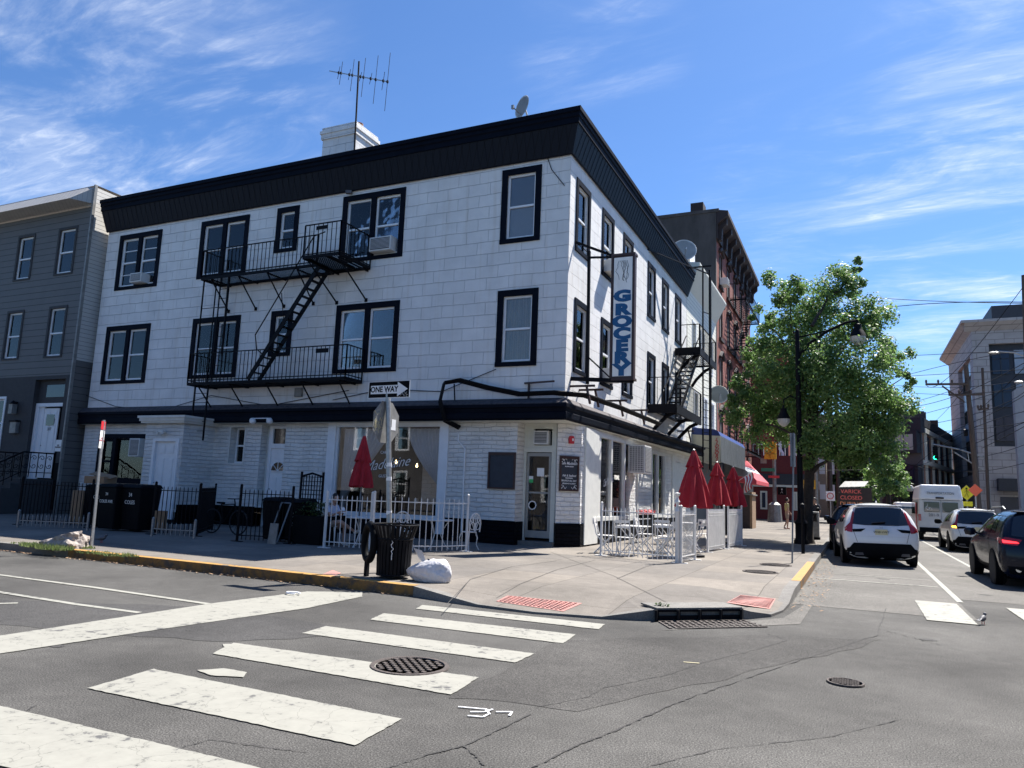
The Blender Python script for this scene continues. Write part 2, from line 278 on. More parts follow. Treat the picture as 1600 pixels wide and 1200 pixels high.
def paintmat(name, col, under, thr=.40, sc=5, soft=.05):
    m = bpy.data.materials.new(name); m.use_nodes = True; nt = m.node_tree; b = nt.nodes['Principled BSDF']; L = nt.links.new
    b.inputs['Roughness'].default_value = .75
    g = node(nt, 'ShaderNodeNewGeometry'); n = node(nt, 'ShaderNodeTexNoise'); n.inputs['Scale'].default_value = sc; n.inputs['Detail'].default_value = 10; n.inputs['Roughness'].default_value = .72
    L(g.outputs['Position'], n.inputs['Vector'])
    v = node(nt, 'ShaderNodeTexVoronoi', feature='DISTANCE_TO_EDGE'); v.inputs['Scale'].default_value = 2.6
    n4 = node(nt, 'ShaderNodeTexNoise'); n4.inputs['Scale'].default_value = 3; n4.inputs['Detail'].default_value = 5; L(g.outputs['Position'], n4.inputs['Vector'])
    va = node(nt, 'ShaderNodeMix', data_type='RGBA', blend_type='ADD'); va.inputs[0].default_value = .5; L(g.outputs['Position'], va.inputs[6]); L(n4.outputs['Color'], va.inputs[7]); L(va.outputs[2], v.inputs['Vector'])
    r = node(nt, 'ShaderNodeValToRGB'); e = r.color_ramp.elements; e[0].position = thr - soft; e[0].color = tuple(under) + (1,); e[1].position = thr + soft * .6; e[1].color = tuple(x * .9 for x in col) + (1,)
    x = e.new(.62); x.color = tuple(col) + (1,)
    n5 = node(nt, 'ShaderNodeTexNoise'); n5.inputs['Scale'].default_value = .9; n5.inputs['Detail'].default_value = 4; L(g.outputs['Position'], n5.inputs['Vector'])
    w5 = node(nt, 'ShaderNodeMath', operation='MULTIPLY_ADD'); L(n5.outputs['Fac'], w5.inputs[0]); w5.inputs[1].default_value = .36; w5.inputs[2].default_value = -.17; w6 = node(nt, 'ShaderNodeMath', operation='ADD'); L(n.outputs['Fac'], w6.inputs[0]); L(w5.outputs[0], w6.inputs[1])
    L(w6.outputs[0], r.inputs[0])
    cr = node(nt, 'ShaderNodeMapRange'); L(v.outputs['Distance'], cr.inputs[0]); cr.inputs[1].default_value = 0.0; cr.inputs[2].default_value = .010; cr.inputs[3].default_value = .58; cr.inputs[4].default_value = 1
    mx = node(nt, 'ShaderNodeMix', data_type='RGBA', blend_type='MULTIPLY'); mx.inputs[0].default_value = 1; L(r.outputs[0], mx.inputs[6]); L(cr.outputs[0], mx.inputs[7]); L(mx.outputs[2], b.inputs['Base Color'])
    return m
M['roadwhite'] = paintmat('worn_white_road_paint', (.275, .268, .232), (.085, .083, .08), .40, 7, .04)
M['roadthin'] = paintmat('thin_white_road_paint', (.30, .295, .255), (.10, .098, .09), .42, 9)
M['yellow'] = paintmat('worn_yellow_kerb_paint', (.40, .215, .05), (.12, .10, .08), .42, 7)
M['yellowface'] = paintmat('shaded_dirty_yellow_kerb_paint', (.26, .13, .03), (.07, .055, .045), .50, 5, .10)  # kerb face: its shade is painted into the colour along with the dirt
# ------------------------------------------------------------------ builders
ORG = {}
def tag(o, label=None, cat=None, group=None, kind=None):
    if label: o['label'] = label
    if cat: o['category'] = cat
    if group: o['group'] = group
    if kind: o['kind'] = kind
    return o
def thing(name, label, cat, loc=(0, 0, 0), group=None, rz=0):
    o = bpy.data.objects.new(name, None); COL.objects.link(o); o.location = loc; o.rotation_euler = (0, 0, rz); o.empty_display_size = .2
    ORG[o.name] = Vector(loc); return tag(o, label, cat, group)
class MB:
    """collects shapes into one mesh"""
    def __init__(s): s.v = []; s.f = []; s.mi = []; s.cur = 0
    def add(s, vs, fs):
        n = len(s.v); s.v += [tuple(v) for v in vs]; s.f += [tuple(i + n for i in f) for f in fs]; s.mi += [s.cur] * len(fs); return s
    def hexa(s, p):  # 8 pts: bottom 4 ccw, top 4
        return s.add(p, [(3, 2, 1, 0), (4, 5, 6, 7), (0, 1, 5, 4), (1, 2, 6, 5), (2, 3, 7, 6), (3, 0, 4, 7)])
    def box(s, x0, y0, z0, x1, y1, z1):
        x0, x1 = min(x0, x1), max(x0, x1); y0, y1 = min(y0, y1), max(y0, y1); z0, z1 = min(z0, z1), max(z0, z1)
        return s.hexa([(x0, y0, z0), (x1, y0, z0), (x1, y1, z0), (x0, y1, z0), (x0, y0, z1), (x1, y0, z1), (x1, y1, z1), (x0, y1, z1)])
    def obox(s, c, size, rz=0, rx=0, ry=0):
        R = Matrix.Rotation(rz, 3, 'Z') @ Matrix.Rotation(rx, 3, 'X') @ Matrix.Rotation(ry, 3, 'Y'); h = [q / 2 for q in size]; c = Vector(c)
        pts = [(-1, -1, -1), (1, -1, -1), (1, 1, -1), (-1, 1, -1), (-1, -1, 1), (1, -1, 1), (1, 1, 1), (-1, 1, 1)]
        return s.hexa([c + R @ Vector((a * h[0], b * h[1], d * h[2])) for a, b, d in pts])
    def bar(s, a, b, w=.03, h=None, up=(0, 0, 1)):
        a = Vector(a); b = Vector(b); d = (b - a)
        if d.length < 1e-6: return s
        d.normalize(); u = Vector(up)
        if abs(d.dot(u)) > .98: u = Vector((1, 0, 0))
        x = d.cross(u).normalized(); y = x.cross(d).normalized(); h = h or w; x *= w / 2; y *= h / 2
        return s.hexa([a - x - y, a + x - y, a + x + y, a - x + y, b - x - y, b + x - y, b + x + y, b - x + y])
    def tube(s, pts, r, n=8, cap=True):
        pts = [Vector(p) for p in pts]; rs = r if isinstance(r, (list, tuple)) else [r] * len(pts); base = len(s.v); u = None
        for i, p in enumerate(pts):
            d = (pts[min(i + 1, len(pts) - 1)] - pts[max(i - 1, 0)])
            d = d.normalized() if d.length > 1e-9 else Vector((0, 0, 1))
            if u is None:
                u = Vector((0, 0, 1)) if abs(d.z) < .9 else Vector((1, 0, 0))
            x = d.cross(u)
            if x.length < 1e-4: x = d.cross(Vector((0, 1, 0)))
            x.normalize(); y = x.cross(d).normalized(); u = y
            for k in range(n):
                a = 2 * PI * k / n; s.v.append(tuple(p + (x * math.cos(a) + y * math.sin(a)) * rs[i]))
        for i in range(len(pts) - 1):
            for k in range(n):
                s.f.append((base + i * n + k, base + i * n + (k + 1) % n, base + (i + 1) * n + (k + 1) % n, base + (i + 1) * n + k)); s.mi.append(s.cur)
        if cap:
            s.f.append(tuple(base + k for k in range(n))[::-1]); s.mi.append(s.cur)
            e = base + (len(pts) - 1) * n; s.f.append(tuple(e + k for k in range(n))); s.mi.append(s.cur)
        return s
    def lathe(s, c, prof, n=20, tilt=None, sx=1, sy=1):
        base = len(s.v); c = Vector(c)
        for r, z in prof:
            for k in range(n):
                a = 2 * PI * k / n; v = Vector((r * math.cos(a) * sx, r * math.sin(a) * sy, z))
                if tilt is not None: v = tilt @ v
                s.v.append(tuple(c + v))
        for i in range(len(prof) - 1):
            for k in range(n):
                s.f.append((base + i * n + k, base + i * n + (k + 1) % n, base + (i + 1) * n + (k + 1) % n, base + (i + 1) * n + k)); s.mi.append(s.cur)
        for i, rev in ((0, True), (len(prof) - 1, False)):
            if prof[i][0] > 1e-4:
                f = tuple(base + i * n + k for k in range(n)); s.f.append(f[::-1] if rev else f); s.mi.append(s.cur)
        return s
    def cyl(s, a, b, r, n=14): return s.tube([a, b], r, n)
    def prism(s, poly, off):
        """closed polygon (3D pts) extruded by vector off"""
        n = len(poly); off = Vector(off); P = [Vector(p) for p in poly]
        s.add(P + [p + off for p in P], [tuple(range(n))[::-1], tuple(range(n, 2 * n))] + [(i, (i + 1) % n, (i + 1) % n + n, i + n) for i in range(n)]); return s
    def quad(s, *p): return s.add(p, [tuple(range(len(p)))])
    def build(s, name, m, parent=None, smooth=False, local=False, bevel=0, **kw):
        me = bpy.data.meshes.new(name); o = bpy.data.objects.new(name, me); COL.objects.link(o)
        vs = s.v; org = Vector((0, 0, 0))
        if parent is not None:
            o.parent = parent; org = ORG.get(parent.name, Vector((0, 0, 0)))
            if not local: vs = [(v[0] - org.x, v[1] - org.y, v[2] - org.z) for v in vs]
        ORG[o.name] = org
        me.from_pydata(vs, [], s.f)
        for q in (m if isinstance(m, (list, tuple)) else [m]): me.materials.append(M[q] if isinstance(q, str) else q)
        me.polygons.foreach_set('material_index', s.mi)
        me.validate(); 
        bm = bmesh.new(); bm.from_mesh(me); bmesh.ops.recalc_face_normals(bm, faces=bm.faces) if not kw.pop('norecalc', False) else None; bm.to_mesh(me); bm.free()
        if smooth:
            me.polygons.foreach_set('use_smooth', [True] * len(me.polygons)); me.set_sharp_from_angle(angle=.7)
        if bevel:
            b = o.modifiers.new('bevel', 'BEVEL'); b.width = bevel; b.segments = 2; b.limit_method = 'ANGLE'; b.angle_limit = .8
        me.update(); tag(o, **kw); return o
def center_top(o, loc):
    """turn a one-mesh top-level thing into one whose origin is at its base"""
    loc = Vector(loc)
    for v in o.data.vertices: v.co -= loc
    o.location = loc; ORG[o.name] = loc
    return o
def text(body, size, m, name, parent, loc, X, Y, ext=.004, shear=0, align='CENTER', bold=0, sx=1, **kw):
    """flat lettering: X = reading direction, Y = up direction"""
    cu = bpy.data.curves.new('t', 'FONT'); cu.body = body; cu.size = size; cu.extrude = ext; cu.shear = shear; cu.align_x = align; cu.align_y = 'CENTER'; cu.offset = bold; cu.resolution_u = 3
    t = bpy.data.objects.new('t', cu); COL.objects.link(t); dg = bpy.context.evaluated_depsgraph_get(); me = bpy.data.meshes.new_from_object(t.evaluated_get(dg)); bpy.data.objects.remove(t); bpy.data.curves.remove(cu)
    X = Vector(X).normalized(); Y = Vector(Y).normalized(); Z = X.cross(Y); R = Matrix((X, Y, Z)).transposed()
    org = ORG.get(parent.name, Vector()) if parent else Vector()
    for v in me.vertices: v.co = R @ Vector((v.co.x * sx, v.co.y, v.co.z)) + Vector(loc) - org
    me.name = name; o = bpy.data.objects.new(name, me); COL.objects.link(o); o.parent = parent; me.materials.clear(); me.materials.append(M[m] if isinstance(m, str) else m); ORG[o.name] = org
    return tag(o, **kw)
class Fr:
    """a facade frame: u along the wall, d outward, z up"""
    def __init__(s, o, u): s.o = Vector(o); s.u = Vector((u[0], u[1], 0)).normalized(); s.n = Vector((s.u.y, -s.u.x, 0))
    def p(s, u, d, z): return s.o + s.u * u + s.n * d + Vector((0, 0, z))
    def box(s, mb, u0, u1, d0, d1, z0, z1):
        return mb.hexa([s.p(u0, d1, z0), s.p(u1, d1, z0), s.p(u1, d0, z0), s.p(u0, d0, z0), s.p(u0, d1, z1), s.p(u1, d1, z1), s.p(u1, d0, z1), s.p(u0, d0, z1)])
    def wall(s, mb, u0, u1, z0, z1, holes, d=0, depth=.3):
        us = sorted({u0, u1, *[h[0] for h in holes], *[h[1] for h in holes]}); zs = sorted({z0, z1, *[h[2] for h in holes], *[h[3] for h in holes]})
        us = [u for u in us if u0 <= u <= u1]; zs = [z for z in zs if z0 <= z <= z1]
        idx = {}
        def V(u, z):
            if (u, z) not in idx: idx[(u, z)] = len(mb.v); mb.v.append(tuple(s.p(u, d, z)))
            return idx[(u, z)]
        for a, b in zip(us, us[1:]):
            for c, e in zip(zs, zs[1:]):
                mu, mz = (a + b) / 2, (c + e) / 2
                if any(h[0] < mu < h[1] and h[2] < mz < h[3] for h in holes): continue
                mb.f.append((V(a, c), V(b, c), V(b, e), V(a, e))); mb.mi.append(mb.cur)
        for h in holes:
            a, b, c, e = h[:4]; q = [s.p(a, d, c), s.p(b, d, c), s.p(b, d, e), s.p(a, d, e)]; r = [x - s.n * depth for x in q]
            mb.add(q + r, [(0, 1, 5, 4), (1, 2, 6, 5), (2, 3, 7, 6), (3, 0, 4, 7)])
        return mb

M['paneblue'] = mat('pane_painted_reflection', (.26, .31, .37), .3, var=.35, scale=.6)  # window reflections put into the pane colour as a pale tone
M['asphaltdark'] = groundmat('asphalt_patch', (.056, .054, .052), .8, 95, patches=.3)
M['asphaltstain'] = groundmat('asphalt_stain', (.060, .057, .053), .9, 85, patches=.4)
M['doorgrey'] = mat('door_frame_grey', (.30, .30, .28), .5, var=.1)
# ================================================================== main building
FL = Fr((0, 0, 0), (1, 0)); FR = Fr((0, 0, 0), (0, 1)); RX = .2; FG = Fr((RX, 0, 0), (0, 1))
bld = thing('corner_building', 'white three storey corner building with black window trim and cafe on the ground floor', 'building', (0, 0, .15))
def gwin(parent, F, u0, u1, z0, z1, trim=.19, double=False, trimmat='navy', sash='whitetrim', split=.5, up=None, low=None, ext=.035, depth=.14, name='window', recess=.055, top=None, glass='glass', muntin=None, sill=False):
    """outer box incl. trim; returns (hole, window part)"""
    t = trim; tt = top if top is not None else trim
    mb = MB(); a, b, c, e = u0 + t, u1 - t, z0 + t * .7, z1 - tt
    F.box(mb, u0, u1, -.02, ext, e, z1); F.box(mb, u0, u1, -.02, ext + (.02 if sill else 0), z0, c); F.box(mb, u0, a, -.02, ext, c, e); F.box(mb, b, u1, -.02, ext, c, e)
    bays = [(a, b)]
    if double:
        m = (a + b) / 2; F.box(mb, m - t * .5, m + t * .5, -.06, ext - .01, c, e); bays = [(a, m - t * .5), (m + t * .5, b)]
    w = mb.build(name, trimmat, parent)
    s = .065
    for i, (p, q) in enumerate(bays):
        mb = MB(); r = -recess
        F.box(mb, p, p + s, r - .05, r, c, e); F.box(mb, q - s, q, r - .05, r, c, e); F.box(mb, p + s, q - s, r - .05, r, e - s, e); F.box(mb, p + s, q - s, r - .05, r, c, c + s * 1.2)
        zm = c + (e - c) * split; F.box(mb, p + s, q - s, r - .055, r + .012, zm - .03, zm + .03)
        if muntin:
            for k in range(1, muntin): zz = c + (e - c) * k / muntin; F.box(mb, p + s, q - s, r - .04, r - .012, zz - .015, zz + .015)
        mb.build('sash', sash, w)
        mb = MB(); F.box(mb, p + s * .5, q - s * .5, r - .035, r - .028, c + s * .5, e - s * .5); mb.build('pane', glass, w)
        U = up[i] if isinstance(up, (list, tuple)) else up; Lw = low[i] if isinstance(low, (list, tuple)) else low
        for k, (mm, za, zb) in enumerate(((U, zm, e), (Lw, c, zm))):
            if mm:
                mb = MB()
                n = 24; base = []
                for j in range(n + 1):
                    u = p + .02 + (q - p - .04) * j / n; dd = r - .075 - (.014 * math.sin(j * 1.9) if 'curtain' in mm else 0)
                    base.append((u, dd))
                for (ua, da), (ub, db) in zip(base, base[1:]): mb.quad(F.p(ua, da, za), F.p(ub, db, za), F.p(ub, db, zb), F.p(ua, da, zb))
                mb.build('curtain' if 'curtain' in mm else 'window_shade', mm, w, smooth=True, norecalc=True)
    hole = (a - .01, b + .01, c - .01, e + .01)
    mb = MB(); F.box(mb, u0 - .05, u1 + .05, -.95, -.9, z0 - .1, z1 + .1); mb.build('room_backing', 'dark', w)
    return hole
HL = []; HR = []
def wl(*a, **k): HL.append(gwin(bld, FL, *a, **k))
def wr(*a, **k): HR.append(gwin(bld, FR, *a, **k))
wl(-19.58, -17.16, 9.08, 11.40, double=True, up=['shade', 'room'], low=['wood', 'bluecurtain'], muntin=4)
wl(-15.02, -12.60, 9.15, 11.42, double=True, up=['shade', 'shadelight'], low=[None, None])
wl(-11.27, -10.26, 9.78, 11.46, up='shade', low='shadelight')
wl(-8.33, -5.79, 9.1, 11.48, double=True, up=['shade', 'room'], low=['bluecurtain', 'bluecurtain'])
wl(-2.25, -.93, 9.1, 11.48, up='shade', low='shadelight', sill=True)
wl(-19.74, -17.23, 5.26, 7.6, double=True, up=['curtain', None], low=['curtain', 'curtain'])
wl(-14.95, -12.58, 5.33, 7.61, double=True, up=['curtain', 'curtain'], low=['shade', None])
wl(-11.13, -10.16, 6.0, 7.63, up='shade', low='shadelight')
wl(-8.28, -5.76, 5.3, 7.63, double=True, up=['room', None], low=['curtain', None])
wl(-2.24, -.91, 5.3, 7.63, up='curtain', low='curtain', sill=True)
R3 = [(.5, 1.8), (3.03, 4.33), (5.5, 6.8), (8.98, 10.25), (11.45, 12.68), (14.03, 15.3)]
for i, (a, b) in enumerate(R3):
    wr(a, b, 8.85, 11.15, up=['shadelight', 'shadelight', 'room', 'shade', 'room', 'shade'][i], low=[None, 'curtain', None, 'curtain', None, None][i], trim=.17, sill=True)
    wr(a + .08, b + .08, 5.18, 7.42, up=['curtain', 'room', 'shade', None, None, 'shade'][i], low=['curtain', 'curtain', 'shadelight', None, 'room', None][i], trim=.17, sill=True)
mb = MB(); FL.wall(mb, -20.35, 0, 3.7, 11.75, HL, depth=.16); FR.wall(mb, 0, 16.6, 3.7, 11.75, HR, depth=.16)
mb.quad((-20.35, 0, .15), (-20.35, 16.6, .15), (-20.35, 16.6, 12.5), (-20.35, 0, 12.5)); mb.quad((-20.35, 16.6, .15), (0, 16.6, .15), (0, 16.6, 12.5), (-20.35, 16.6, 12.5))
mb.build('upper_wall', 'block', bld, norecalc=True)
# quoin-like corner edge bead
mb = MB(); mb.quad((-20.35, 0, 12.55), (.2, 0, 12.55), (.2, 16.6, 12.55), (-20.35, 16.6, 12.55)); mb.build('roof', 'roofing', bld)
def sweep(mb, prof, st):
    base = len(mb.v); n = len(prof)
    for (bx, by), (ox, oy) in st:
        for d, z in prof: mb.v.append((bx + ox * d, by + oy * d, z))
    for i in range(len(st) - 1):
        for j in range(n - 1): mb.f.append((base + i * n + j, base + i * n + j + 1, base + (i + 1) * n + j + 1, base + (i + 1) * n + j)); mb.mi.append(mb.cur)
    for i in (0, len(st) - 1): mb.f.append(tuple(base + i * n + j for j in range(n))); mb.mi.append(mb.cur)
CS = [((-20.4, 0), (0, -1)), ((0, 0), (.85, -1)), ((0, 16.65), (.85, 0))]
mb = MB(); sweep(mb, [(0, 11.66), (.05, 11.62), (.09, 11.66), (.40, 12.40), (0, 12.40)], CS)
for k in range(76): x = -20.3 + k * .27; mb.bar((x, -.09, 11.665), (x, -.402, 12.395), .009, .014)
for k in range(61): y = .1 + k * .27; mb.bar((.078, y, 11.665), (.342, y, 12.395), .009, .014)
mb.build('cornice_panel', 'mansard', bld)
mb = MB(); sweep(mb, [(0, 12.402), (.44, 12.402), (.44, 12.56), (.48, 12.60), (.48, 12.70), (.53, 12.73), (.53, 12.86), (0, 12.90), (0, 12.402)][:-1], CS); mb.build('cornice_fascia', 'navy', bld)
# belt band over the shop front
BS = [((-20.5, 0), (0, -.55)), ((0, 0), (.5, -1)), ((0, 16.9), (1.75, 0))]
def bandprof(ds): return ds
mb = MB(); sweep(mb, [(-.0, 4.34), (.15, 4.30), (.40, 4.16), (.40, 4.12), (-.0, 4.12)], BS); mb.build('band_cap', 'shingle', bld, smooth=True)
mb = MB(); sweep(mb, [(0, 4.118), (.50, 4.118), (.50, 4.03), (.45, 4.0), (.42, 3.90), (.46, 3.87), (.46, 3.72), (.40, 3.66), (0, 3.66)], BS); mb.build('band_fascia', 'navy', bld)
mb = MB(); mb.quad((-20.4, -.005, 3.655), (-20.4, -.25, 3.655), (.2, -.45, 3.655), (.78, 16.8, 3.655), (0.0, 16.8, 3.655), (-.6, 1.5, 3.655), (-1.6, 1.4, 3.655), (-1.6, 0, 3.655)); mb.build('soffit', 'cream', bld)
# ground floor walls
G1 = gwin(bld, FL, -19.42, -16.5, 1.42, 3.29, trim=.17, double=False, split=.02, sash='navy', glass='glass')
mb = MB(); FL.box(mb, -18.62, -18.42, -.1, .03, 1.56, 3.12); FL.box(mb, -19.25, -18.62, -.08, -.02, 2.2, 2.27); FL.box(mb, -19.25, -18.62, -.08, -.02, 3.0, 3.06); mb.build('window_mullion', 'navy', bld)
mb = MB(); a = [(-17.95, 1.62), (-17.75, 2.2), (-17.6, 2.45), (-17.5, 2.9)]; mb.tube([FL.p(u, -.3, z) for u, z in a], .012); mb.tube([FL.p(u + .25, -.3, z + .1) for u, z in a], .01); mb.lathe(FL.p(-17.75, -.35, 1.66), [(.0, -.12), (.1, -.08), (.13, 0), (.1, .1), (0, .13)], 12); mb.build('hanging_lantern', 'lampglass', bld, smooth=True)
G2 = gwin(bld, FL, -12.62, -11.83, 2.22, 3.60, trim=.07, trimmat='stonetrim', recess=.28, ext=.01)
G2 = (G2[0], G2[1], G2[2], G2[3])
GW = (-8.2, -3.72, .8, 3.63); GD = (-11.14, -10.06, .15, 3.60)
mb = MB(); FL.wall(mb, -20.35, -1.43, .8, 3.70, [G1, G2, (GD[0], GD[1], .8, GD[3]), GW], depth=.32)
FG.wall(mb, .95, 16.6, .8, 3.66, [(1.2, 6.05, .8, 3.52), (9.1, 11.4, .8, 3.45)], depth=.3)
mb.quad((-1.43, 0, .8), (-1.43, .55, .8), (-1.43, .55, 3.7), (-1.43, 0, 3.7))
P1 = Vector((-.32, .36, 0)); P2 = Vector((RX, .95, 0)); P3 = Vector((-.42, .56, 0))
def pil(mb, z0, z1, o=0):
    n = Vector((.75, -.66, 0)) * o
    mb.quad(P1 + n + Vector((0, 0, z0)), P2 + n + Vector((0, 0, z0)), P2 + n + Vector((0, 0, z1)), P1 + n + Vector((0, 0, z1)))
    mb.quad(P3 + Vector((-o, 0, z0)), P1 + n + Vector((-o * .2, 0, z0)), P1 + n + Vector((-o * .2, 0, z1)), P3 + Vector((-o, 0, z1)))
pil(mb, .8, 3.7)
mb.build('ground_floor_wall', 'stone', bld, norecalc=True)
mb = MB(); FL.wall(mb, -20.35, GD[0], .1, .815, [], d=.03, depth=.02); FL.wall(mb, GD[1], GW[0], .1, .815, [], d=.03); FL.wall(mb, GW[0], GW[1], .1, .80, [], d=.03); FL.wall(mb, GW[1], -1.40, .1, .815, [], d=.03)
FL.box(mb, -20.35, GD[0], 0, .03, .79, .815); FL.box(mb, GD[1], -1.4, 0, .03, .79, .815)
mb.quad((-1.40, -.03, .1), (-1.40, .55, .1), (-1.40, .55, .8), (-1.40, -.03, .8)); FG.wall(mb, .93, 16.6, .1, .815, [], d=.03); pil(mb, .1, .815, .03)
mb.build('base_wall', 'basestone', bld, norecalc=True)
# narrow white front door with transom
mb = MB(); FL.box(mb, -11.13, -10.07, -.36, -.30, .15, 3.6); mb.build('door_recess', 'stonetrim', bld)
def paneldoor(F, u0, u1, z0, z1, d, m='whitetrim', fan=False, name='door', parent=None):
    mb = MB(); F.box(mb, u0, u1, d - .04, d, z0, z1); w = u1 - u0; h = z1 - z0
    rows = [(.05, .30), (.36, .78), (.84, .96)] if not fan else [(.05, .30), (.36, .62)]
    for a, b in rows:
        for c, e in ((.12, .45), (.55, .88)):
            x0, x1, y0, y1 = u0 + w * c, u0 + w * e, z0 + h * a, z0 + h * b
            F.box(mb, x0, x1, d, d + .012, y0, y1); F.box(mb, x0 + .03, x1 - .03, d + .012, d + .02, y0 + .04, y1 - .04)
    o = mb.build(name, m, parent or bld, bevel=.004)
    mb = MB(); mb.lathe(F.p(u0 + w * .1, d + .05, z0 + h * .46), [(0, -.03), (.03, 0), (0, .03)], 10); mb.build('handle', 'steel', o, smooth=True)
    if fan:
        mb = MB(); c = F.p(u0 + w * .5, d + .014, z0 + h * .70); mb.prism([c + F.u * (.3 * math.cos(a)) + Vector((0, 0, .3 * math.sin(a))) for a in [PI * k / 12 for k in range(13)]], F.n * .006); mb.build('fan_light', 'carglass', o)
        mb = MB()
        for k in range(1, 4): a = PI * k / 4; mb.bar(c + F.n * .01, c + F.n * .01 + F.u * (.3 * math.cos(a)) + Vector((0, 0, .3 * math.sin(a))), .02)
        mb.bar(c + F.n * .01 - F.u * .3, c + F.n * .01 + F.u * .3, .025); mb.build('glazing_bar', 'whitetrim', o)
    return o
mb = MB(); FL.box(mb, -10.97, -10.85, -.3, -.22, .2, 2.95); FL.box(mb, -10.12, -10.07, -.3, -.22, .2, 2.95); FL.box(mb, -10.97, -10.07, -.3, -.21, 2.82, 2.98); FL.box(mb, -10.97, -10.07, -.3, -.21, 3.5, 3.6); FL.box(mb, -10.97, -10.8, -.3, -.21, 2.98, 3.5); mb.build('door_frame', 'whitetrim', bld)
mb = MB(); FL.box(mb, -10.8, -10.09, -.29, -.27, 2.98, 3.5); mb.build('transom_window', 'carglass', bld)
paneldoor(FL, -10.85, -10.12, .25, 2.82, -.25, fan=True)
# cafe shop window
mb = MB()
for a, b in ((-8.24, -7.93), (-3.98, -3.70)): FL.box(mb, a, b, -.1, .05, .32, 3.655)
FL.box(mb, -7.93, -3.98, -.1, .04, 3.53, 3.655); FL.box(mb, -7.93, -3.98, -.1, .045, .70, .84); FL.box(mb, -4.05, -3.98, -.12, -.02, .84, 3.53); FL.box(mb, -7.93, -7.86, -.12, -.02, .84, 3.53)
sw = mb.build('shop_window', 'whitetrim', bld)
mb = MB(); FL.box(mb, -7.9, -4.02, -.08, -.07, .82, 3.55); mb.build('pane', 'shopglass', sw)
def drape(F, u0, u1, z0, z1, side, d=-.35, n=60, parent=None):
    mb = MB(); rows = 14; P = []
    for j in range(rows + 1):
        t = j / rows; z = z1 + (z0 - z1) * t * (.80 if side > 0 else 1); row = []
        for i in range(n + 1):
            s = i / n; gather = max(.1, 1 - .9 * (t / .85) ** (1.0 if side < 0 else 1.6))
            uu = (u0 + (u1 - u0) * s * gather) if side < 0 else (u1 - (u1 - u0) * s * gather)
            row.append(F.p(uu, d + .07 * math.sin(i * 1.05) * (1 - .4 * t), z + (.12 * s * math.sin(PI * t)) * 0))
        P.append(row)
    for j in range(rows):
        for i in range(n): mb.quad(P[j][i], P[j][i + 1], P[j + 1][i + 1], P[j + 1][i])
    return mb.build('curtain', 'sheer', parent, smooth=True, norecalc=True)
drape(FL, -7.85, -5.9, .9, 3.5, -1, parent=sw); drape(FL, -5.4, -4.05, .9, 3.5, 1, parent=sw)
mb = MB(); FL.box(mb, -8.4, -1.6, -2.6, -2.55, .2, 3.7); FL.box(mb, -8.45, -8.4, -2.6, -.3, .2, 3.7); FL.box(mb, -8.4, -1.6, -2.6, -.34, .18, .2); FL.box(mb, -8.4, -1.6, -2.6, -.34, 3.66, 3.7); cr = mb.build('cafe_room', 'room', bld)
mb = MB(); FL.box(mb, -5.9, -3.6, -2.2, -2.15, .3, 3.6); mb.build('mirrored_stone_panel', 'stone', cr)  # added stone panel imitating the house mirrored in the glass, no cafe wall
mb = MB(); FL.box(mb, -7.4, -6.2, -1.2, -.8, .2, 1.55); FL.box(mb, -5.6, -4.2, -1.3, -.7, .2, 1.15); mb.build('counter', 'black', cr, bevel=.02)
mb = MB(); [mb.lathe(FL.p(-5.3 + .45 * k, -.9, 1.15), [(.05, 0), (.07, .05), (.075, .16), (.0, .18)], 10) for k in range(3)]; mb.build('crockery', 'whitetrim', cr, smooth=True)
for u, z in ((-6.15, 2.45), (-5.35, 2.35), (-4.6, 2.2)):
    mb = MB(); mb.lathe(FL.p(u, -.9, z), [(0, -.045), (.03, -.03), (.03, .02), (.012, .05), (.012, .08)], 10); b_ = mb.build('light_bulb', 'bulb', cr, smooth=True)
    mb = MB(); mb.bar(FL.p(u, -.9, z + .08), FL.p(u, -.9, 3.6), .012); mb.build('bulb_cord', 'black', b_)
text('CAFE', .13, 'signwhite', 'lettering', sw, FL.p(-6.05, -.06, 2.72), (1, 0, 0), (0, 0, 1), ext=.001)
text('Madelaine', .46, 'signwhite', 'lettering', sw, FL.p(-5.95, -.06, 2.36), (1, 0, .13), (0, 0, 1), ext=.001, shear=.45, bold=-.004, sx=.92)
text('GUSTO', .13, 'signwhite', 'lettering', sw, FL.p(-6.0, -.06, 1.98), (1, 0, 0), (0, 0, 1), ext=.001)
# corner entrance
FD = Fr((0, .55, 0), (1, 0))
mb = MB(); FD.box(mb, -1.43, -1.36, -.08, .02, .27, 3.66); FD.box(mb, -.56, -.42, -.08, .02, .27, 3.66); FD.box(mb, -1.36, -.56, -.08, .02, 2.82, 2.93); FD.box(mb, -1.36, -.56, -.08, .015, 3.5, 3.66); FD.box(mb, -1.36, -1.13, -.08, .0, 2.93, 3.5)
FD.box(mb, -1.13, -.56, -.08, -.0, 2.93, 3.02); ef = mb.build('entrance_frame', 'cream', bld)
mb = MB(); FD.box(mb, -1.34, -1.27, -.06, -.01, .36, 2.8); FD.box(mb, -.65, -.58, -.06, -.01, .36, 2.8); FD.box(mb, -1.27, -.65, -.06, -.01, .36, .56); FD.box(mb, -1.27, -.65, -.06, -.01, 2.7, 2.8); FD.box(mb, -1.27, -.65, -.04, .02, 1.62, 1.67)
gd = mb.build('glass_door', 'doorgrey', bld)
mb = MB(); FD.box(mb, -1.27, -.65, -.045, -.035, .56, 2.7); mb.build('pane', 'shopglass', gd)
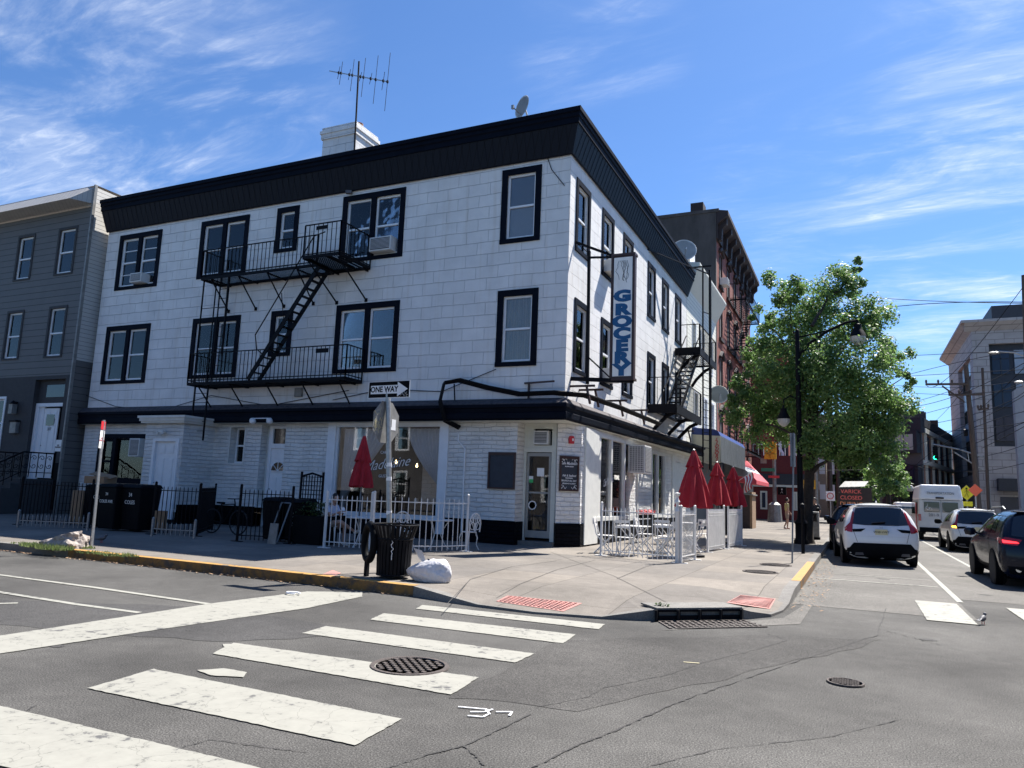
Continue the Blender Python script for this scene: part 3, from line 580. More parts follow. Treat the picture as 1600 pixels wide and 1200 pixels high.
mb = MB(); FD.box(mb, -1.02, -.80, -.03, -.026, 2.12, 2.36); FD.box(mb, -1.27, -1.14, -.03, -.026, 2.0, 2.12); mb.build('notice', 'signwhite', gd)
mb = MB(); FD.box(mb, -1.26, -1.14, -.03, -.025, 1.93, 2.03); mb.build('green_sticker', mat('green_sticker', (.05, .5, .15), .5), gd)
mb = MB(); mb.lathe(FD.p(-1.14, -.03, 1.28), [(.10, 0), (.13, 0), (.13, .004), (.10, .004), (.10, 0)], 24, tilt=Matrix.Rotation(PI / 2, 3, 'X')); mb.build('round_sticker', 'signwhite', gd)
mb = MB(); mb.box(-1.43, .2, .1, -.35, 1.2, .27); mb.build('door_step', 'kerb', bld)
mb = MB(); mb.box(-1.9, 3.2, .2, .1, 3.25, 3.6); mb.box(-1.5, 1.2, .2, -.4, 2.6, .22); mb.build('entrance_room', 'dark', bld)
# door-side menu boards (hang on the wall: part of it)
def board(name, c, X, w, h, label, cat, written=False):
    X = Vector(X).normalized(); N = Vector((X.y, -X.x, 0)); c = Vector(c); Z = Vector((0, 0, 1))
    t = thing(name, label, cat, c - Z * h / 2)
    mb = MB(); f = .05
    for a, b, e, g in ((-w / 2, w / 2, h / 2 - f * 1.6, h / 2), (-w / 2, w / 2, -h / 2, -h / 2 + f), (-w / 2, -w / 2 + f, -h / 2 + f, h / 2 - f * 1.6), (w / 2 - f, w / 2, -h / 2 + f, h / 2 - f * 1.6)):
        mb.prism([c + X * a + Z * e, c + X * b + Z * e, c + X * b + Z * g, c + X * a + Z * g], N * .06)
    mb.build('frame', 'boardframe', t)
    mb = MB(); mb.prism([c + X * -(w / 2 - f) + Z * -(h / 2 - f), c + X * (w / 2 - f) + Z * -(h / 2 - f), c + X * (w / 2 - f) + Z * (h / 2 - f * 1.6), c + X * -(w / 2 - f) + Z * (h / 2 - f * 1.6)], N * .03); mb.build('panel', 'board', t)
    if written:
        q = c + N * .034
        for b, s, dz, sh in (('Cafe Madelaine', .115, .29, .3), ('MODERN BISTRO', .042, .20, 0), ('Fish & Seafood', .085, -.06, .3), ('FARM BURGERS', .04, -.13, 0), ('BRUNCH ALL DAY', .068, -.205, 0), ('BREAKFAST & LUNCH', .05, -.285, 0)):
            text(b, s, 'signwhite', 'lettering', t, q + Z * dz, X, Z, ext=.001, shear=sh, sx=.86, bold=.001)
        mb = MB()
        for sg in (1, -1):
            for zz, k in ((.40, 1), (-.40, -1)):
                mb.tube([q + X * sg * (.27 - .17 * math.exp(-.5 * a) * 0 - .03 * a) + Z * (zz + k * .035 * math.sin(a * 1.6)) for a in [i * .25 for i in range(26)]], .006, 5)
                mb.tube([q + X * (sg * .22 + .05 * math.cos(a)) + Z * (zz - k * .03 + .04 * math.sin(a)) for a in [i * .6 for i in range(9)]], .006, 5)
        mb.build('scrollwork', 'signwhite', t)
    return t
board('menu_board', (-1.88, -.005, 2.24), (1, 0, 0), .87, 1.06, 'blank dark board on the white stone wall left of the corner entrance', 'board')
PX = (P2 - P1).normalized(); pc = (P1 + P2) / 2 + Vector((0, 0, 2.22))
board('menu_board', pc + Vector((PX.y, -PX.x, 0)) * .005 + PX * -.01, PX, .62, 1.0, 'dark menu board with white lettering on the pillar right of the corner entrance', 'board', True)
mb = MB(); al = pc + PX * .03 + Vector((0, 0, .98)); N = Vector((PX.y, -PX.x, 0)); mb.prism([al + PX * a + Vector((0, 0, b)) for a, b in ((-.07, -.12), (.07, -.12), (.08, .02), (.05, .1), (-.05, .1), (-.08, .02))], N * .09)
t = thing('alarm_bell', 'red fire alarm horn on the pillar above the lettered menu board', 'alarm', al); mb.build('housing', 'signred', t)
mb = MB(); mb.prism([al + N * .09 + PX * a + Vector((0, 0, b)) for a, b in ((0, -.04), (.05, -.04), (.05, .03), (0, .03))], N * .01); mb.build('strobe', 'signwhite', t)
def acbox(name, F, u0, u1, z0, z1, d0, d1, label, m='ac', vert=False):
    t = thing(name, label, 'air conditioner', F.p((u0 + u1) / 2, d0, z0), 'air conditioners on the facades')
    mb = MB(); F.box(mb, u0, u1, d0, d1, z0, z1); mb.build('case', m, t, bevel=.01)
    mb = MB(); F.box(mb, u0 + .05, u1 - .05, d1, d1 + .008, z0 + .05, z1 - .05); g = mb.build('grille', 'grille', t)
    mb = MB(); n = max(3, int((z1 - z0) / .05))
    for k in range(1, n): z = z0 + .05 + (z1 - z0 - .1) * k / n; F.box(mb, u0 + .05, u1 - .05, d1 + .008, d1 + .014, z - .006, z + .006)
    if vert:
        for k in range(1, 12): u = u0 + .05 + (u1 - u0 - .1) * k / 12; F.box(mb, u - .005, u + .005, d1 + .014, d1 + .018, z0 + .05, z1 - .05)
    mb.build('slats', 'ac', g)
    if vert:
        mb = MB(); F.box(mb, u0 - .01, u0, d0 + .05, d1 - .04, z0 + .06, z1 - .05); g2 = mb.build('side_grille', 'grille', t); mb = MB()
        for k in range(12): z = z0 + .1 + (z1 - z0 - .2) * k / 11; F.box(mb, u0 - .02, u0 - .01, d0 + .05, d1 - .04, z - .012, z + .012)
        for k in range(6): q = d0 + .06 + (d1 - d0 - .12) * k / 5; F.box(mb, u0 - .026, u0 - .02, q - .008, q + .008, z0 + .06, z1 - .05)
        mb.build('side_slats', 'ac', g2)
    return t
acbox('air_conditioner', FD, -1.12, -.64, 3.04, 3.44, -.1, .12, 'white air conditioner in the transom above the corner entrance door')
acbox('air_conditioner', FL, -18.36, -17.72, 9.25, 9.62, -.1, .3, 'white air conditioner in the leftmost top floor window of the white building')
acbox('air_conditioner', FL, -6.95, -6.1, 9.3, 9.78, -.1, .25, 'large white air conditioner in the top floor window right of the long fire escape')
acbox('air_conditioner', FL, -17.25, -16.7, 2.42, 3.1, -.05, .35, 'air conditioner beside the vestibule in the ground floor window')
acbox('air_conditioner', FR, 3.3, 4.05, 9.02, 9.42, -.05, .4, 'air conditioner sticking out of the side street top floor window behind the vertical sign')
acbox('air_conditioner', FR, 3.35, 4.1, 5.35, 5.75, -.05, .35, 'air conditioner sticking out of the side street second floor window under the vertical sign')
acbox('air_conditioner', FG, AT(1002, 741, 0, RX + .5).y, AT(1002, 741, 0, RX + .5).y + .9, 2.45, 3.42, 0.02, .62, 'tall beige air conditioning compressor mounted on the side street shop front', vert=True)
# side street shop front
mb = MB(); FG.box(mb, 1.2, AT(934, 750, 0, RX).y - .1, -.1, .06, .2, 3.6); FG.box(mb, 1.95, 6.05, -.1, .03, 3.44, 3.55); FG.box(mb, 1.95, 6.05, -.12, .08, .86, .98)
ys_ = [AT(p, 750, 0, RX).y for p in (936, 954.5, 975, 996)]
for k, y in enumerate(ys_): FG.box(mb, y - (.08 if k else .2), y + .07, -.1, .03, .98, 3.44)
sf = mb.build('shop_front', 'stonetrim', bld)
mb = MB(); FG.box(mb, 2.0, 6.0, -.07, -.06, .95, 3.46); mb.build('pane', 'shopglass', sf)
text('Cafe Madelaine', .34, 'signwhite', 'lettering', sf, FG.p(3.75, -.05, 2.1), (0, 1, .2), (0, 0, 1), ext=.001, shear=.4, sx=.5)
mb = MB(); FG.box(mb, 9.1, 11.4, -.1, .03, 3.35, 3.47); FG.box(mb, 9.1, 11.4, -.1, .06, .86, .98)
for y in (9.1, 10.1, 11.28): FG.box(mb, y, y + .12, -.1, .03, .98, 3.35)
sf2 = mb.build('shop_front', 'stonetrim', bld)
mb = MB(); FG.box(mb, 9.2, 11.3, -.07, -.06, .95, 3.38); mb.build('pane', 'shopglass', sf2)
mb = MB(); FG.box(mb, 1.2, 12, -1.6, -1.55, .2, 3.6); mb.build('shop_backing', 'dark', bld)
mb = MB(); FG.box(mb, 12.6, 13.2, 0, .05, .815, 3.5); FG.box(mb, 13.2, 14.3, .01, .03, .82, 3.2); mb.build('side_door', 'stonetrim', bld)
# vestibule on the long side
FV = Fr((0, -1.35, 0), (1, 0)); vx0, vx1 = -15.16, -13.32
mb = MB(); FV.wall(mb, vx0, vx1, .55, 3.55, [(-14.62, -13.60, .55, 2.95)], depth=.12)
mb.quad((vx1, -1.35, .8), (vx1, 0, .8), (vx1, 0, 3.55), (vx1, -1.35, 3.55)); mb.quad((vx0, 0, .8), (vx0, -1.35, .8), (vx0, -1.35, 3.55), (vx0, 0, 3.55))
ve = mb.build('vestibule', 'stone', bld, norecalc=True)
mb = MB(); mb.box(vx0 - .12, -1.5, 3.55, vx1 + .14, 0, 3.62); mb.box(vx0 - .16, -1.55, 3.62, vx1 + .2, 0, 3.72); mb.box(vx0 - .2, -1.6, 3.72, vx1 + .26, 0, 3.8); mb.build('vestibule_cap', 'stonetrim', ve)
mb = MB(); mb.box(vx0 - .02, -1.37, .1, vx1 + .02, -.03, .3); mb.quad((vx1 + .02, -1.36, .3), (vx1 + .02, 0, .3), (vx1 + .02, 0, .8), (vx1 + .02, -1.36, .8)); mb.build('vestibule_base', 'basestone', ve)
mb = MB(); FV.box(mb, -14.72, -14.60, -.1, .04, .3, 3.02); FV.box(mb, -13.62, -13.46, -.1, .04, .3, 3.02); FV.box(mb, -14.60, -13.62, -.1, .04, 2.92, 3.02); vd = mb.build('vestibule_door', 'whitetrim', ve)
paneldoor(FV, -14.60, -13.62, .3, 2.92, -.05, parent=vd, name='door_leaf')
mb = MB(); c = FV.p(-14.25, .12, 3.25); mb.obox(c, (.3, .12, .06)); mb.tube([FV.p(-14.25, 0, 3.3), c], .02); mb.lathe(c + Vector((-.12, -.05, -.03)), [(0, -.09), (.05, -.06), (.05, .02), (.02, .05)], 10); mb.lathe(c + Vector((.12, -.05, -.03)), [(0, -.09), (.05, -.06), (.05, .02), (.02, .05)], 10); mb.build('lamp', 'stonetrim', ve, smooth=True)
# chimney
mb = MB(); cz = [AT(503, 240, 1, 2.5), AT(553, 240, 1, 2.5)]; cx0, cx1 = cz[0].x, cz[1].x
CZ = AT(530, 196, 1, 2.5).z; mb.box(cx0, 2.5, 12.5, cx1, 3.9, CZ - .3); mb.box(cx0 - .06, 2.44, CZ - .5, cx1 + .06, 3.96, CZ - .28); mb.box(cx0 - .1, 2.4, CZ - .28, cx1 + .1, 4, CZ - .15); mb.box(cx0 - .04, 2.46, CZ - .15, cx1 + .04, 3.94, CZ); mb.build('chimney', 'block', bld)
for k in (0, 1):
    mb = MB(); x = cx0 + .75 + .5 * k; mb.lathe((x, 3.1, CZ), [(.17, 0), (.19, .26), (.15, .26), (.14, .1)], 14); mb.build('chimney_pot', 'terracotta', bld, smooth=True)
# TV aerial
p0 = AT(556, 225, 1, 2.3); t = thing('tv_aerial', 'tall rooftop television aerial on a mast beside the white chimney', 'aerial', (p0.x, 2.3, 12.55))
top = AT(561, 96, 1, 2.3); mb = MB(); mb.tube([(p0.x, 2.3, 12.55), top], .035, 6); mb.build('mast', 'iron', t)
bl, brr = AT(515, 111, 1, 2.3), AT(607, 128, 1, 2.3); bl.y = 2.9; brr.y = 1.7; brr = AT(607, 128, 1, 1.7); bl = AT(515, 111, 1, 2.9)
mb = MB(); mb.bar(bl, brr, .035); mb.build('boom', 'steel', t)
for f, ln in ((.17, .3), (.21, .55), (.36, .25), (.41, .75), (.55, .2), (.60, .9), (.72, .25), (.80, 1.1), (.92, .4), (.985, 1.3)):
    q = bl.lerp(brr, f); mb = MB(); mb.bar(q - Vector((.04, 0, ln * .9)), q + Vector((.04, 0, ln * .9)), .014); mb.obox(q, (.06, .06, .1)); mb.build('element', 'iron', t)
def dish(label, c, face, r, parent_z, arm=True, m='signback'):
    c = Vector(c); f = Vector(face).normalized(); R = f.to_track_quat('Z', 'Y').to_matrix(); t = thing('satellite_dish', label, 'satellite dish', (c.x, c.y, parent_z))
    mb = MB(); mb.lathe(c, [(r, .16 * r), (r * .98, .19 * r), (r * .7, .09 * r), (r * .35, .03 * r), (0, 0)], 28, tilt=R); mb.lathe(c, [(0, -.02), (r * .5, .03 * r), (r, .16 * r)], 28, tilt=R); mb.build('reflector', m, t, smooth=True)
    mb = MB(); e = c + f * r * 1.1 - Vector((0, 0, r * .45)); mb.tube([c - Vector((0, 0, r * .8)) + f * .05, e], .018, 6); mb.obox(e, (.08, .08, .12)); mb.build('feed_arm', 'steel', t)
    mb = MB(); mb.tube([c - f * .05, c - f * .15 - Vector((0, 0, r * .5)), (c.x - f.x * .15, c.y - f.y * .15, parent_z)], .03, 8); mb.build('mount', 'steel', t)
c = AT(818, 168, 1, .9); dish('small grey satellite dish on the roof edge of the white building', c, (-.515, -.857, .1), .38, 12.5, m='ac')
c = AT(1069, 392, 0, -.2); dish('large satellite dish on the roof behind the side street cornice', c, (.35, -1, .3), .62, 12.55, m='ac')
c = AT(1123, 617, 0, 1.1); dish('satellite dish on an arm of the cream siding building', c, (.3, -1, .3), .5, c.z - .9, m='cream')
# fire escape helper pieces
def rail(mb, a, b, h=1.05, n=None, post=.035, base=.12):
    a = Vector(a); b = Vector(b); L = (b - a).length; n = n or max(2, int(L / .17)); Z = Vector((0, 0, 1))
    mb.bar(a + Z * h, b + Z * h, .04, .03); mb.bar(a + Z * base, b + Z * base, .03)
    for k in range(n + 1): p = a.lerp(b, k / n); mb.bar(p, p + Z * h, .018 if k not in (0, n) else post)
fe = thing('fire_escape', 'long black iron fire escape with two balconies on the shaded white wall', 'fire escape', (-11, 0, 4.9))
def platform(mb, x0, x1, y0, y1, z, slats=True, axis='x'):
    for a, b in (((x0, y0), (x1, y0)), ((x0, y1), (x1, y1)), ((x0, y0), (x0, y1)), ((x1, y0), (x1, y1))): mb.bar((a[0], a[1], z), (b[0], b[1], z), .05, .1)
    n = int(abs((y1 - y0) if axis == 'x' else (x1 - x0)) / .085)
    for k in range(1, n):
        if axis == 'x': y = y0 + (y1 - y0) * k / n; mb.bar((x0, y, z + .02), (x1, y, z + .02), .035, .012)
        else: x = x0 + (x1 - x0) * k / n; mb.bar((x, y0, z + .02), (x, y1, z + .02), .035, .012)
zu, zl = 8.78, 4.98
mb = MB(); platform(mb, -13.68, -8.5, -.95, -.04, zu); mb.build('upper_platform', 'iron', fe)
mb = MB(); platform(mb, -8.45, -7.02, -1.65, -.04, zu + .03, axis='y'); platform(mb, -8.45, -7.6, -1.6, -.1, zu + .05); mb.build('landing', 'iron', fe)
mb = MB(); platform(mb, -13.9, -7.04, -.9, -.04, zl); mb.build('lower_platform', 'iron', fe)
mb = MB(); rail(mb, (-13.68, -.95, zu), (-8.5, -.95, zu)); rail(mb, (-13.68, -.95, zu), (-13.68, -.04, zu)); rail(mb, (-8.45, -1.65, zu), (-7.02, -1.65, zu), 1.1); rail(mb, (-7.02, -1.65, zu), (-7.02, -.04, zu), 1.1)
mb.bar((-8.5, -.95, zu + 1.05), (-8.5, -.95, zu), .05); mb.build('upper_railing', 'iron', fe)
mb = MB(); rail(mb, (-13.9, -.9, zl), (-7.04, -.9, zl), 1.08); rail(mb, (-13.9, -.9, zl), (-13.9, -.04, zl), 1.08); rail(mb, (-7.04, -.9, zl), (-7.04, -.04, zl), 1.08); mb.build('lower_railing', 'iron', fe)
mb = MB(); mb.obox((-8.0, -.93, zl + .92), (.5, .02, .14)); mb.obox((-7.75, -1.68, zu + .95), (.45, .02, .12)); mb.build('name_plate', 'iron', fe)
for z, ys, xs in ((zu, -.95, (-13.2, -11.9, -10.6, -9.3)), (zu, -1.6, (-8.3, -7.1)), (zl, -.9, (-13.4, -11.9, -10.3, -8.8, -7.3))):
    for x in xs:
        mb = MB(); mb.bar((x, ys, z - .05), (x, -.02, z - .05 - min(1.0, -ys)), .035); mb.bar((x, ys, z - .06), (x, -.02, z - .06), .04, .05); mb.obox((x, -.02, z - .05 - min(1.0, -ys)), (.1, .03, .12)); mb.build('bracket', 'iron', fe)
# stair between the balconies
A = Vector((-8.3, -.75, zu)); B = Vector((-11.0, -.75, zl + .06))
mb = MB()
for dy in (-.24, .24): mb.bar(A + Vector((0, dy, 0)), B + Vector((0, dy, 0)), .035, .15)
mb.build('stair_stringer', 'iron', fe)
for k in range(1, 15):
    p = A.lerp(B, k / 15); mb = MB(); mb.obox(p, (.17, .46, .025)); mb.build('tread', 'iron', fe)
mb = MB(); o = Vector((-.35, -.22, .85)); hr = [A + Vector((.1, -.24, 1.1)), A + Vector((-.35, -.24, 1.0)), A.lerp(B, .82) + o, A.lerp(B, .86) + Vector((-.1, -.24, .5)), A.lerp(B, .80) + Vector((0, -.24, .1))]; mb.tube(hr, .02, 6); mb.bar(A.lerp(B, .45) + o, A.lerp(B, .5) + Vector((0, -.24, .05)), .02); mb.build('handrail', 'iron', fe)
def ladder(mb, p, q, w=.42, n=10, dirv=(1, 0, 0), r=.035):
    p = Vector(p); q = Vector(q); d = Vector(dirv) * w / 2
    mb.bar(p - d, q - d, r); mb.bar(p + d, q + d, r)
    for k in range(1, n): m_ = p.lerp(q, k / n); mb.bar(m_ - d, m_ + d, .018)
mb = MB(); ladder(mb, (-13.0, -.5, zu + 1.1), (-13.0, -.5, zl), n=14); mb.bar((-13.64, -.85, zu), (-13.64, -.85, zl), .04); mb.bar((-13.64, -.3, zu), (-13.64, -.3, zl), .035); mb.bar((-12.45, -.85, zu), (-12.45, -.85, zl + 1), .05)
mb.bar((-13.64, -.85, 7.7), (-12.45, -.85, 7.7), .02); mb.bar((-13.64, -.85, 6.2), (-12.45, -.85, 6.2), .02); mb.build('ladder', 'iron', fe)
mb = MB(); ladder(mb, (-13.3, -.8, zl), (-13.3, -.8, 3.0), w=.62, n=6, r=.045); mb.build('drop_ladder', 'iron', fe)
# side street fire escape
fr = thing('fire_escape', 'black iron fire escape with steep stair on the sunlit side street wall', 'fire escape', (.8, 12, 5.0))
z1, z2 = 5.15, 8.35; xw = 1.15
mb = MB(); platform(mb, .04, xw, 9.1, 14.2, z1, axis='y'); mb.bar((xw, 9.1, z1 - .05), (xw, 14.2, z1 - .05), .07, .34); mb.bar((.04, 9.1, z1 - .05), (xw, 9.1, z1 - .05), .07, .34); mb.build('lower_platform', 'iron', fr)
mb = MB(); platform(mb, .04, xw, 13.9, 18.2, z2, axis='y'); mb.bar((xw, 13.9, z2 - .05), (xw, 18.2, z2 - .05), .07, .34); mb.bar((.04, 13.9, z2 - .05), (xw, 13.9, z2 - .05), .07, .36); mb.build('upper_platform', 'iron', fr)
mb = MB(); rail(mb, (xw, 9.1, z1), (xw, 14.2, z1), 1.2, n=22, post=.06); rail(mb, (.04, 9.1, z1), (xw, 9.1, z1), 1.2, n=3); mb.build('lower_railing', 'iron', fr)
mb = MB(); rail(mb, (xw, 13.9, z2), (xw, 18.2, z2), 1.2, n=20, post=.06); rail(mb, (.3, 13.9, z2), (xw, 13.9, z2), 1.2, n=3); rail(mb, (.04, 18.2, z2), (xw, 18.2, z2), 1.2, n=3); mb.build('upper_railing', 'iron', fr)
A = Vector((.55, 15.2, z2)); B = Vector((.55, 11.2, z1 + .05)); mb = MB()
for dx in (-.3, .3): mb.bar(A + Vector((dx, 0, 0)), B + Vector((dx, 0, 0)), .05, .2)
mb.tube([A + Vector((-.32, .2, 1.0)), B + Vector((-.32, -.1, 1.0)), B + Vector((-.32, -.1, 0))], .03, 6); mb.tube([A + Vector((.32, .2, 1.0)), B + Vector((.32, -.1, 1.0)), B + Vector((.32, -.1, 0))], .03, 6); mb.build('stair_stringer', 'iron', fr)
for k in range(1, 13): p = A.lerp(B, k / 13); mb = MB(); mb.obox(p, (.6, .26, .035)); mb.build('tread', 'iron', fr)
mb = MB()
for x, y in ((1.1, 15.0), (1.3, 15.6), (1.15, 16.8)): mb.bar((x, y, 3.0), (x, y, 12.6), .065)
mb.bar((0, 8.9, 11.6), (1.25, 15.6, 12.4), .05); mb.bar((.1, 15.0, 12.6), (1.5, 15.0, 12.6), .06); mb.bar((1.1, 15, 4), (1.3, 15.6, 4), .03); mb.bar((1.1, 15, 10.4), (1.3, 15.6, 10.4), .03); [mb.bar((1.1, 15, 4 + .35 * k), (1.3, 15.6, 4 + .35 * k), .025) for k in range(12)]; mb.build('drop_ladder_guide', 'iron', fr)
for y, z in ((9.5, z1), (12, z1), (14, z1), (14.3, z2), (17.8, z2)):
    mb = MB(); mb.tube([(xw, y, z - .1), (.7, y, z - .3), (.25, y, z - .75), (.02, y, z - 1.1)], .08, 6); mb.build('bracket', 'iron', fr)
# vertical sign
sg = thing('vertical_shop_sign', 'tall narrow sign reading GROCERY in blue on a frame off the corner building', 'sign', (1.5, .6, 4.9))
mb = MB(); sx0, sx1, sy0, sy1 = 1.15, 1.80, .6, .86
mb.box(sx0, sy0, 4.93, sx1, sy1, 8.57); body_ = mb.build('cabinet', 'boardframe', sg)
mb = MB(); mb.box(sx0 + .05, sy0 - .012, 5.0, sx1 - .05, sy0, 8.5); mb.build('sign_face', 'signface', sg)
for k, ch in enumerate('GROCERY'):
    z = 7.33 - k * .352 - (.05 if k else 0)
    text(ch, .43, 'signblue', 'letter', sg, (1.465, sy0 - .016, z), (1, 0, 0), (0, 0, 1), ext=.003, bold=.03, sx=1.58)
mb = MB(); rr = random.Random(3)
for k in range(7):
    pts = []; x = 1.35 + k * .04; z = 8.4
    for i in range(10): pts.append((x, sy0 - .016, z)); x += rr.uniform(-.05, .05); z -= rr.uniform(.03, .1)
    mb.tube([(min(1.72, max(1.22, a)), b, c) for a, b, c in pts], .006, 4)
mb.build('line_drawing', 'grille', sg)
mb = MB(); mb.box(sx0 - .03, sy0 - .03, 4.88, sx1 + .03, sy1 + .03, 4.95); mb.box(sx0 - .03, sy0 - .03, 8.55, sx1 + .03, sy1 + .03, 8.62); mb.box(sx0 - .03, sy0 - .03, 4.95, sx0 + .03, sy0 + .0, 8.55); mb.box(sx1 - .03, sy0 - .03, 4.95, sx1 + .03, sy0, 8.55); mb.build('frame', 'boardframe', sg)
mb = MB(); mb.bar((.46, .6, 4.8), (.42, .6, 8.8), .08); mb.bar((.44, .6, 8.6), (1.2, .65, 8.55), .04, .06); mb.bar((0, .5, 9.1), (1.15, .7, 8.6), .05, .07); mb.bar((0, .46, 4.95), (1.8, .7, 4.86), .09, .11); mb.bar((.46, .6, 5.6), (1.15, .65, 4.95), .04); mb.bar((0, .5, 9.1), (.45, .6, 8.7), .02); mb.build('bracket', 'iron', sg)
# iron stubs of an old awning frame along the band
for i, (px, py) in enumerate(((836, 595), (896, 597), (910, 606), (950, 622), (985, 640), (1062, 668))):
    x = .02 if i else -1.2
    t0 = thing('iron_stub_bracket', ['rusty iron stub bracket on the long wall left of the corner', 'rusty iron stub bracket on the side wall nearest the corner', 'second iron stub bracket from the corner under the vertical sign', 'yellowed iron stub bracket right of the vertical sign', 'iron stub bracket nearest the side fire escape', 'iron stub bracket under the side fire escape'][i], 'bracket', (0, 0, 4.2), 'iron stubs above the shop band')
    mb = MB()
    if i == 0: mb.bar((-1.25, -.02, 4.78), (-.2, -.35, 4.76), .05); mb.bar((-1.1, -.05, 4.76), (-1.1, -.05, 4.2), .05)
    else:
        y = AT(px, py, 0, .1).y; z = 4.72; mb.bar((0, y, z), (.75, y, z), .06); mb.bar((.5, y, z), (.62, y, 4.2), .06)
    mb.build('arm', 'boardframe', t0)
# conduit / cable loop over the band
t = thing('cable_loop', 'thick black cables looping over the band above the shop window', 'cable', (-3.7, -.3, 4.1))
mb = MB()
for k in range(3):
    o = Vector((.05 * k, -.04 * k, .03 * k)); mb.tube([Vector(p) + o for p in ((-3.35, -.05, 3.45), (-3.7, -.35, 3.65), (-3.75, -.6, 4.2), (-3.7, -.5, 4.75), (-3.3, -.3, 4.85), (-2.4, -.15, 4.62), (-1.4, -.1, 4.42), (-.3, -.2, 4.42), (.45, .3, 4.4), (.7, 3, 4.36), (.75, 8, 4.34))], .035, 6)
mb.bar((-3.5, -.2, 4.8), (-3.45, -.2, 4.3), .03); mb.build('cables', 'iron', t, smooth=True)
t = thing('floodlight', 'pair of white floodlight heads on the band above the narrow door', 'light', (-10.9, -.3, 3.7))
for x in (-11.2, -10.45): mb = MB(); mb.lathe((x, -.42, 3.72), [(0, -.1), (.1, -.09), (.11, 0), (.05, .08), (0, .1)], 12, tilt=Matrix.Rotation(1.1, 3, 'X')); mb.build('lamp_head', 'whitetrim', t, smooth=True)
mb = MB(); mb.bar((-11.2, -.35, 3.8), (-10.45, -.35, 3.8), .03); mb.build('bracket', 'whitetrim', t)
t = thing('security_camera', 'small camera under the cornice above the top floor window', 'camera', (-8.0, 0, 11.5)); mb = MB(); mb.obox((-8.05, -.12, 11.58), (.2, .12, .1), .4); mb.bar((-8.1, 0, 11.6), (-8.05, -.1, 11.6), .03); mb.build('body', 'grille', t)
t = thing('junction_box', 'small grey junction box under the lower fire escape balcony', 'box', (-9.6, 0, 4.6)); mb = MB(); mb.box(-9.75, -.1, 4.55, -9.45, 0, 4.85); mb.build('box', 'signback', t, bevel=.01)
t = thing('downpipe', 'thin white pipe on the stone wall right of the cafe window', 'pipe', (-3.2, -.05, .2)); mb = MB(); mb.tube([(-3.35, -.02, 3.3), (-3.35, -.05, 3.1), (-3.1, -.05, 2.85), (-3.1, -.05, .4)], .025, 6); mb.build('pipe', 'whitetrim', t)
for pts, lb in (([AT(x, y, 1, -.03) for x, y in ((855, 245), (862, 265), (882, 290))], 'loose cable on the top floor wall by the corner'), ([AT(x, y, 1, -.04) for x, y in ((520, 625), (600, 608), (690, 612), (775, 577))], 'loose cable sagging across the wall above the band'), ([AT(x, y, 1, -.04) for x, y in ((135, 618), (180, 635), (250, 642), (330, 618), (420, 634), (545, 610))], 'long loose cable drooping above the band on the left')):
    t = thing('wall_cable', lb, 'cable', pts[0]); mb = MB(); mb.tube(pts, .012, 5); mb.build('cable', 'iron', t)
# ================================================================== ground
mb = MB(); mb.quad((-400, -300, 0), (500, -300, 0), (500, 900, 0), (-400, 900, 0)); road = mb.build('road', 'asphalt', kind='structure')
OUT = [(-90, -9.35, .15), (-7, -9.33, .15), (-2, -9.36, .15), (1.25, -9.46, .15), (1.9, -9.62, .09), (2.5, -9.76, .035), (3.4, -9.80, .025), (4.3, -9.62, .03), (4.8, -9.38, .12), (4.98, -9.25, .15), (5.88, -8.44, .15), (6.02, -8.28, .10), (6.25, -7.9, .035), (6.36, -7.3, .03), (6.39, -6.6, .05), (6.39, -5.4, .15), (6.39, 1.4, .15), (6.39, 42.5, .15)]
INN = [(-90, -8.1), (-7, -8.1), (-2, -8.1), (1.1, -8.1), (1.9, -8.1), (2.4, -8.1), (3.1, -8.1), (3.7, -8.1), (4.05, -8.05), (4.2, -8.0), (4.75, -7.4), (4.85, -7.2), (4.95, -6.9), (5.0, -6.5), (5.05, -6.0), (5.1, -5.2), (5.1, 1.4), (5.1, 42.5)]
mb = MB(); n = len(OUT); vs = [p for p in OUT] + [(x, y, .15) for x, y in INN] + [(-90, 42.5, .15)]
mb.add(vs, [(i, i + 1, n + i + 1, n + i) for i in range(n - 1)] + [tuple(range(n, 2 * n)) + (2 * n,)])
side_o = mb.build('sidewalk', 'concrete', kind='structure')
def offs(pts, d):
    o = []
    for i in range(len(pts)):
        a = Vector(pts[max(0, i - 1)][:2]); b = Vector(pts[min(len(pts) - 1, i + 1)][:2]); t = (b - a).normalized(); nrm = Vector((-t.y, t.x)); o.append((pts[i][0] + nrm.x * d, pts[i][1] + nrm.y * d, pts[i][2]))
    return o
def kerbstrip(pts, w, dz, out, mname, name, **k):
    i_ = offs(pts, w); o_ = offs(pts, -out); mb = MB()
    for a in range(len(pts) - 1):
        mb.quad(Vector(o_[a]) + Vector((0, 0, dz)), Vector(o_[a + 1]) + Vector((0, 0, dz)), Vector(i_[a + 1]) + Vector((0, 0, dz)), Vector(i_[a]) + Vector((0, 0, dz)))
        lo = lambda p: (p[0] - (0), p[1], -.01)
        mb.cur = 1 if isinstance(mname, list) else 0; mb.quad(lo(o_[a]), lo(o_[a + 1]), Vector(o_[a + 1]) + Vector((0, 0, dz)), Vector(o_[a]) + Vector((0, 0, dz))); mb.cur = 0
    return mb.build(name, mname, **k)
def dense(pts, step=.6):
    r = []
    for a, b in zip(pts, pts[1:]):
        a = Vector(a); b = Vector(b); m_ = max(1, int((b - a).length / step)) if (b - a).length < 40 else 1
        for k in range(m_): r.append(tuple(a.lerp(b, k / m_)))
    r.append(pts[-1]); return r
ks = kerbstrip(OUT, .17, .004, .012, 'kerb', 'kerb', kind='structure')
rk = random.Random(5)
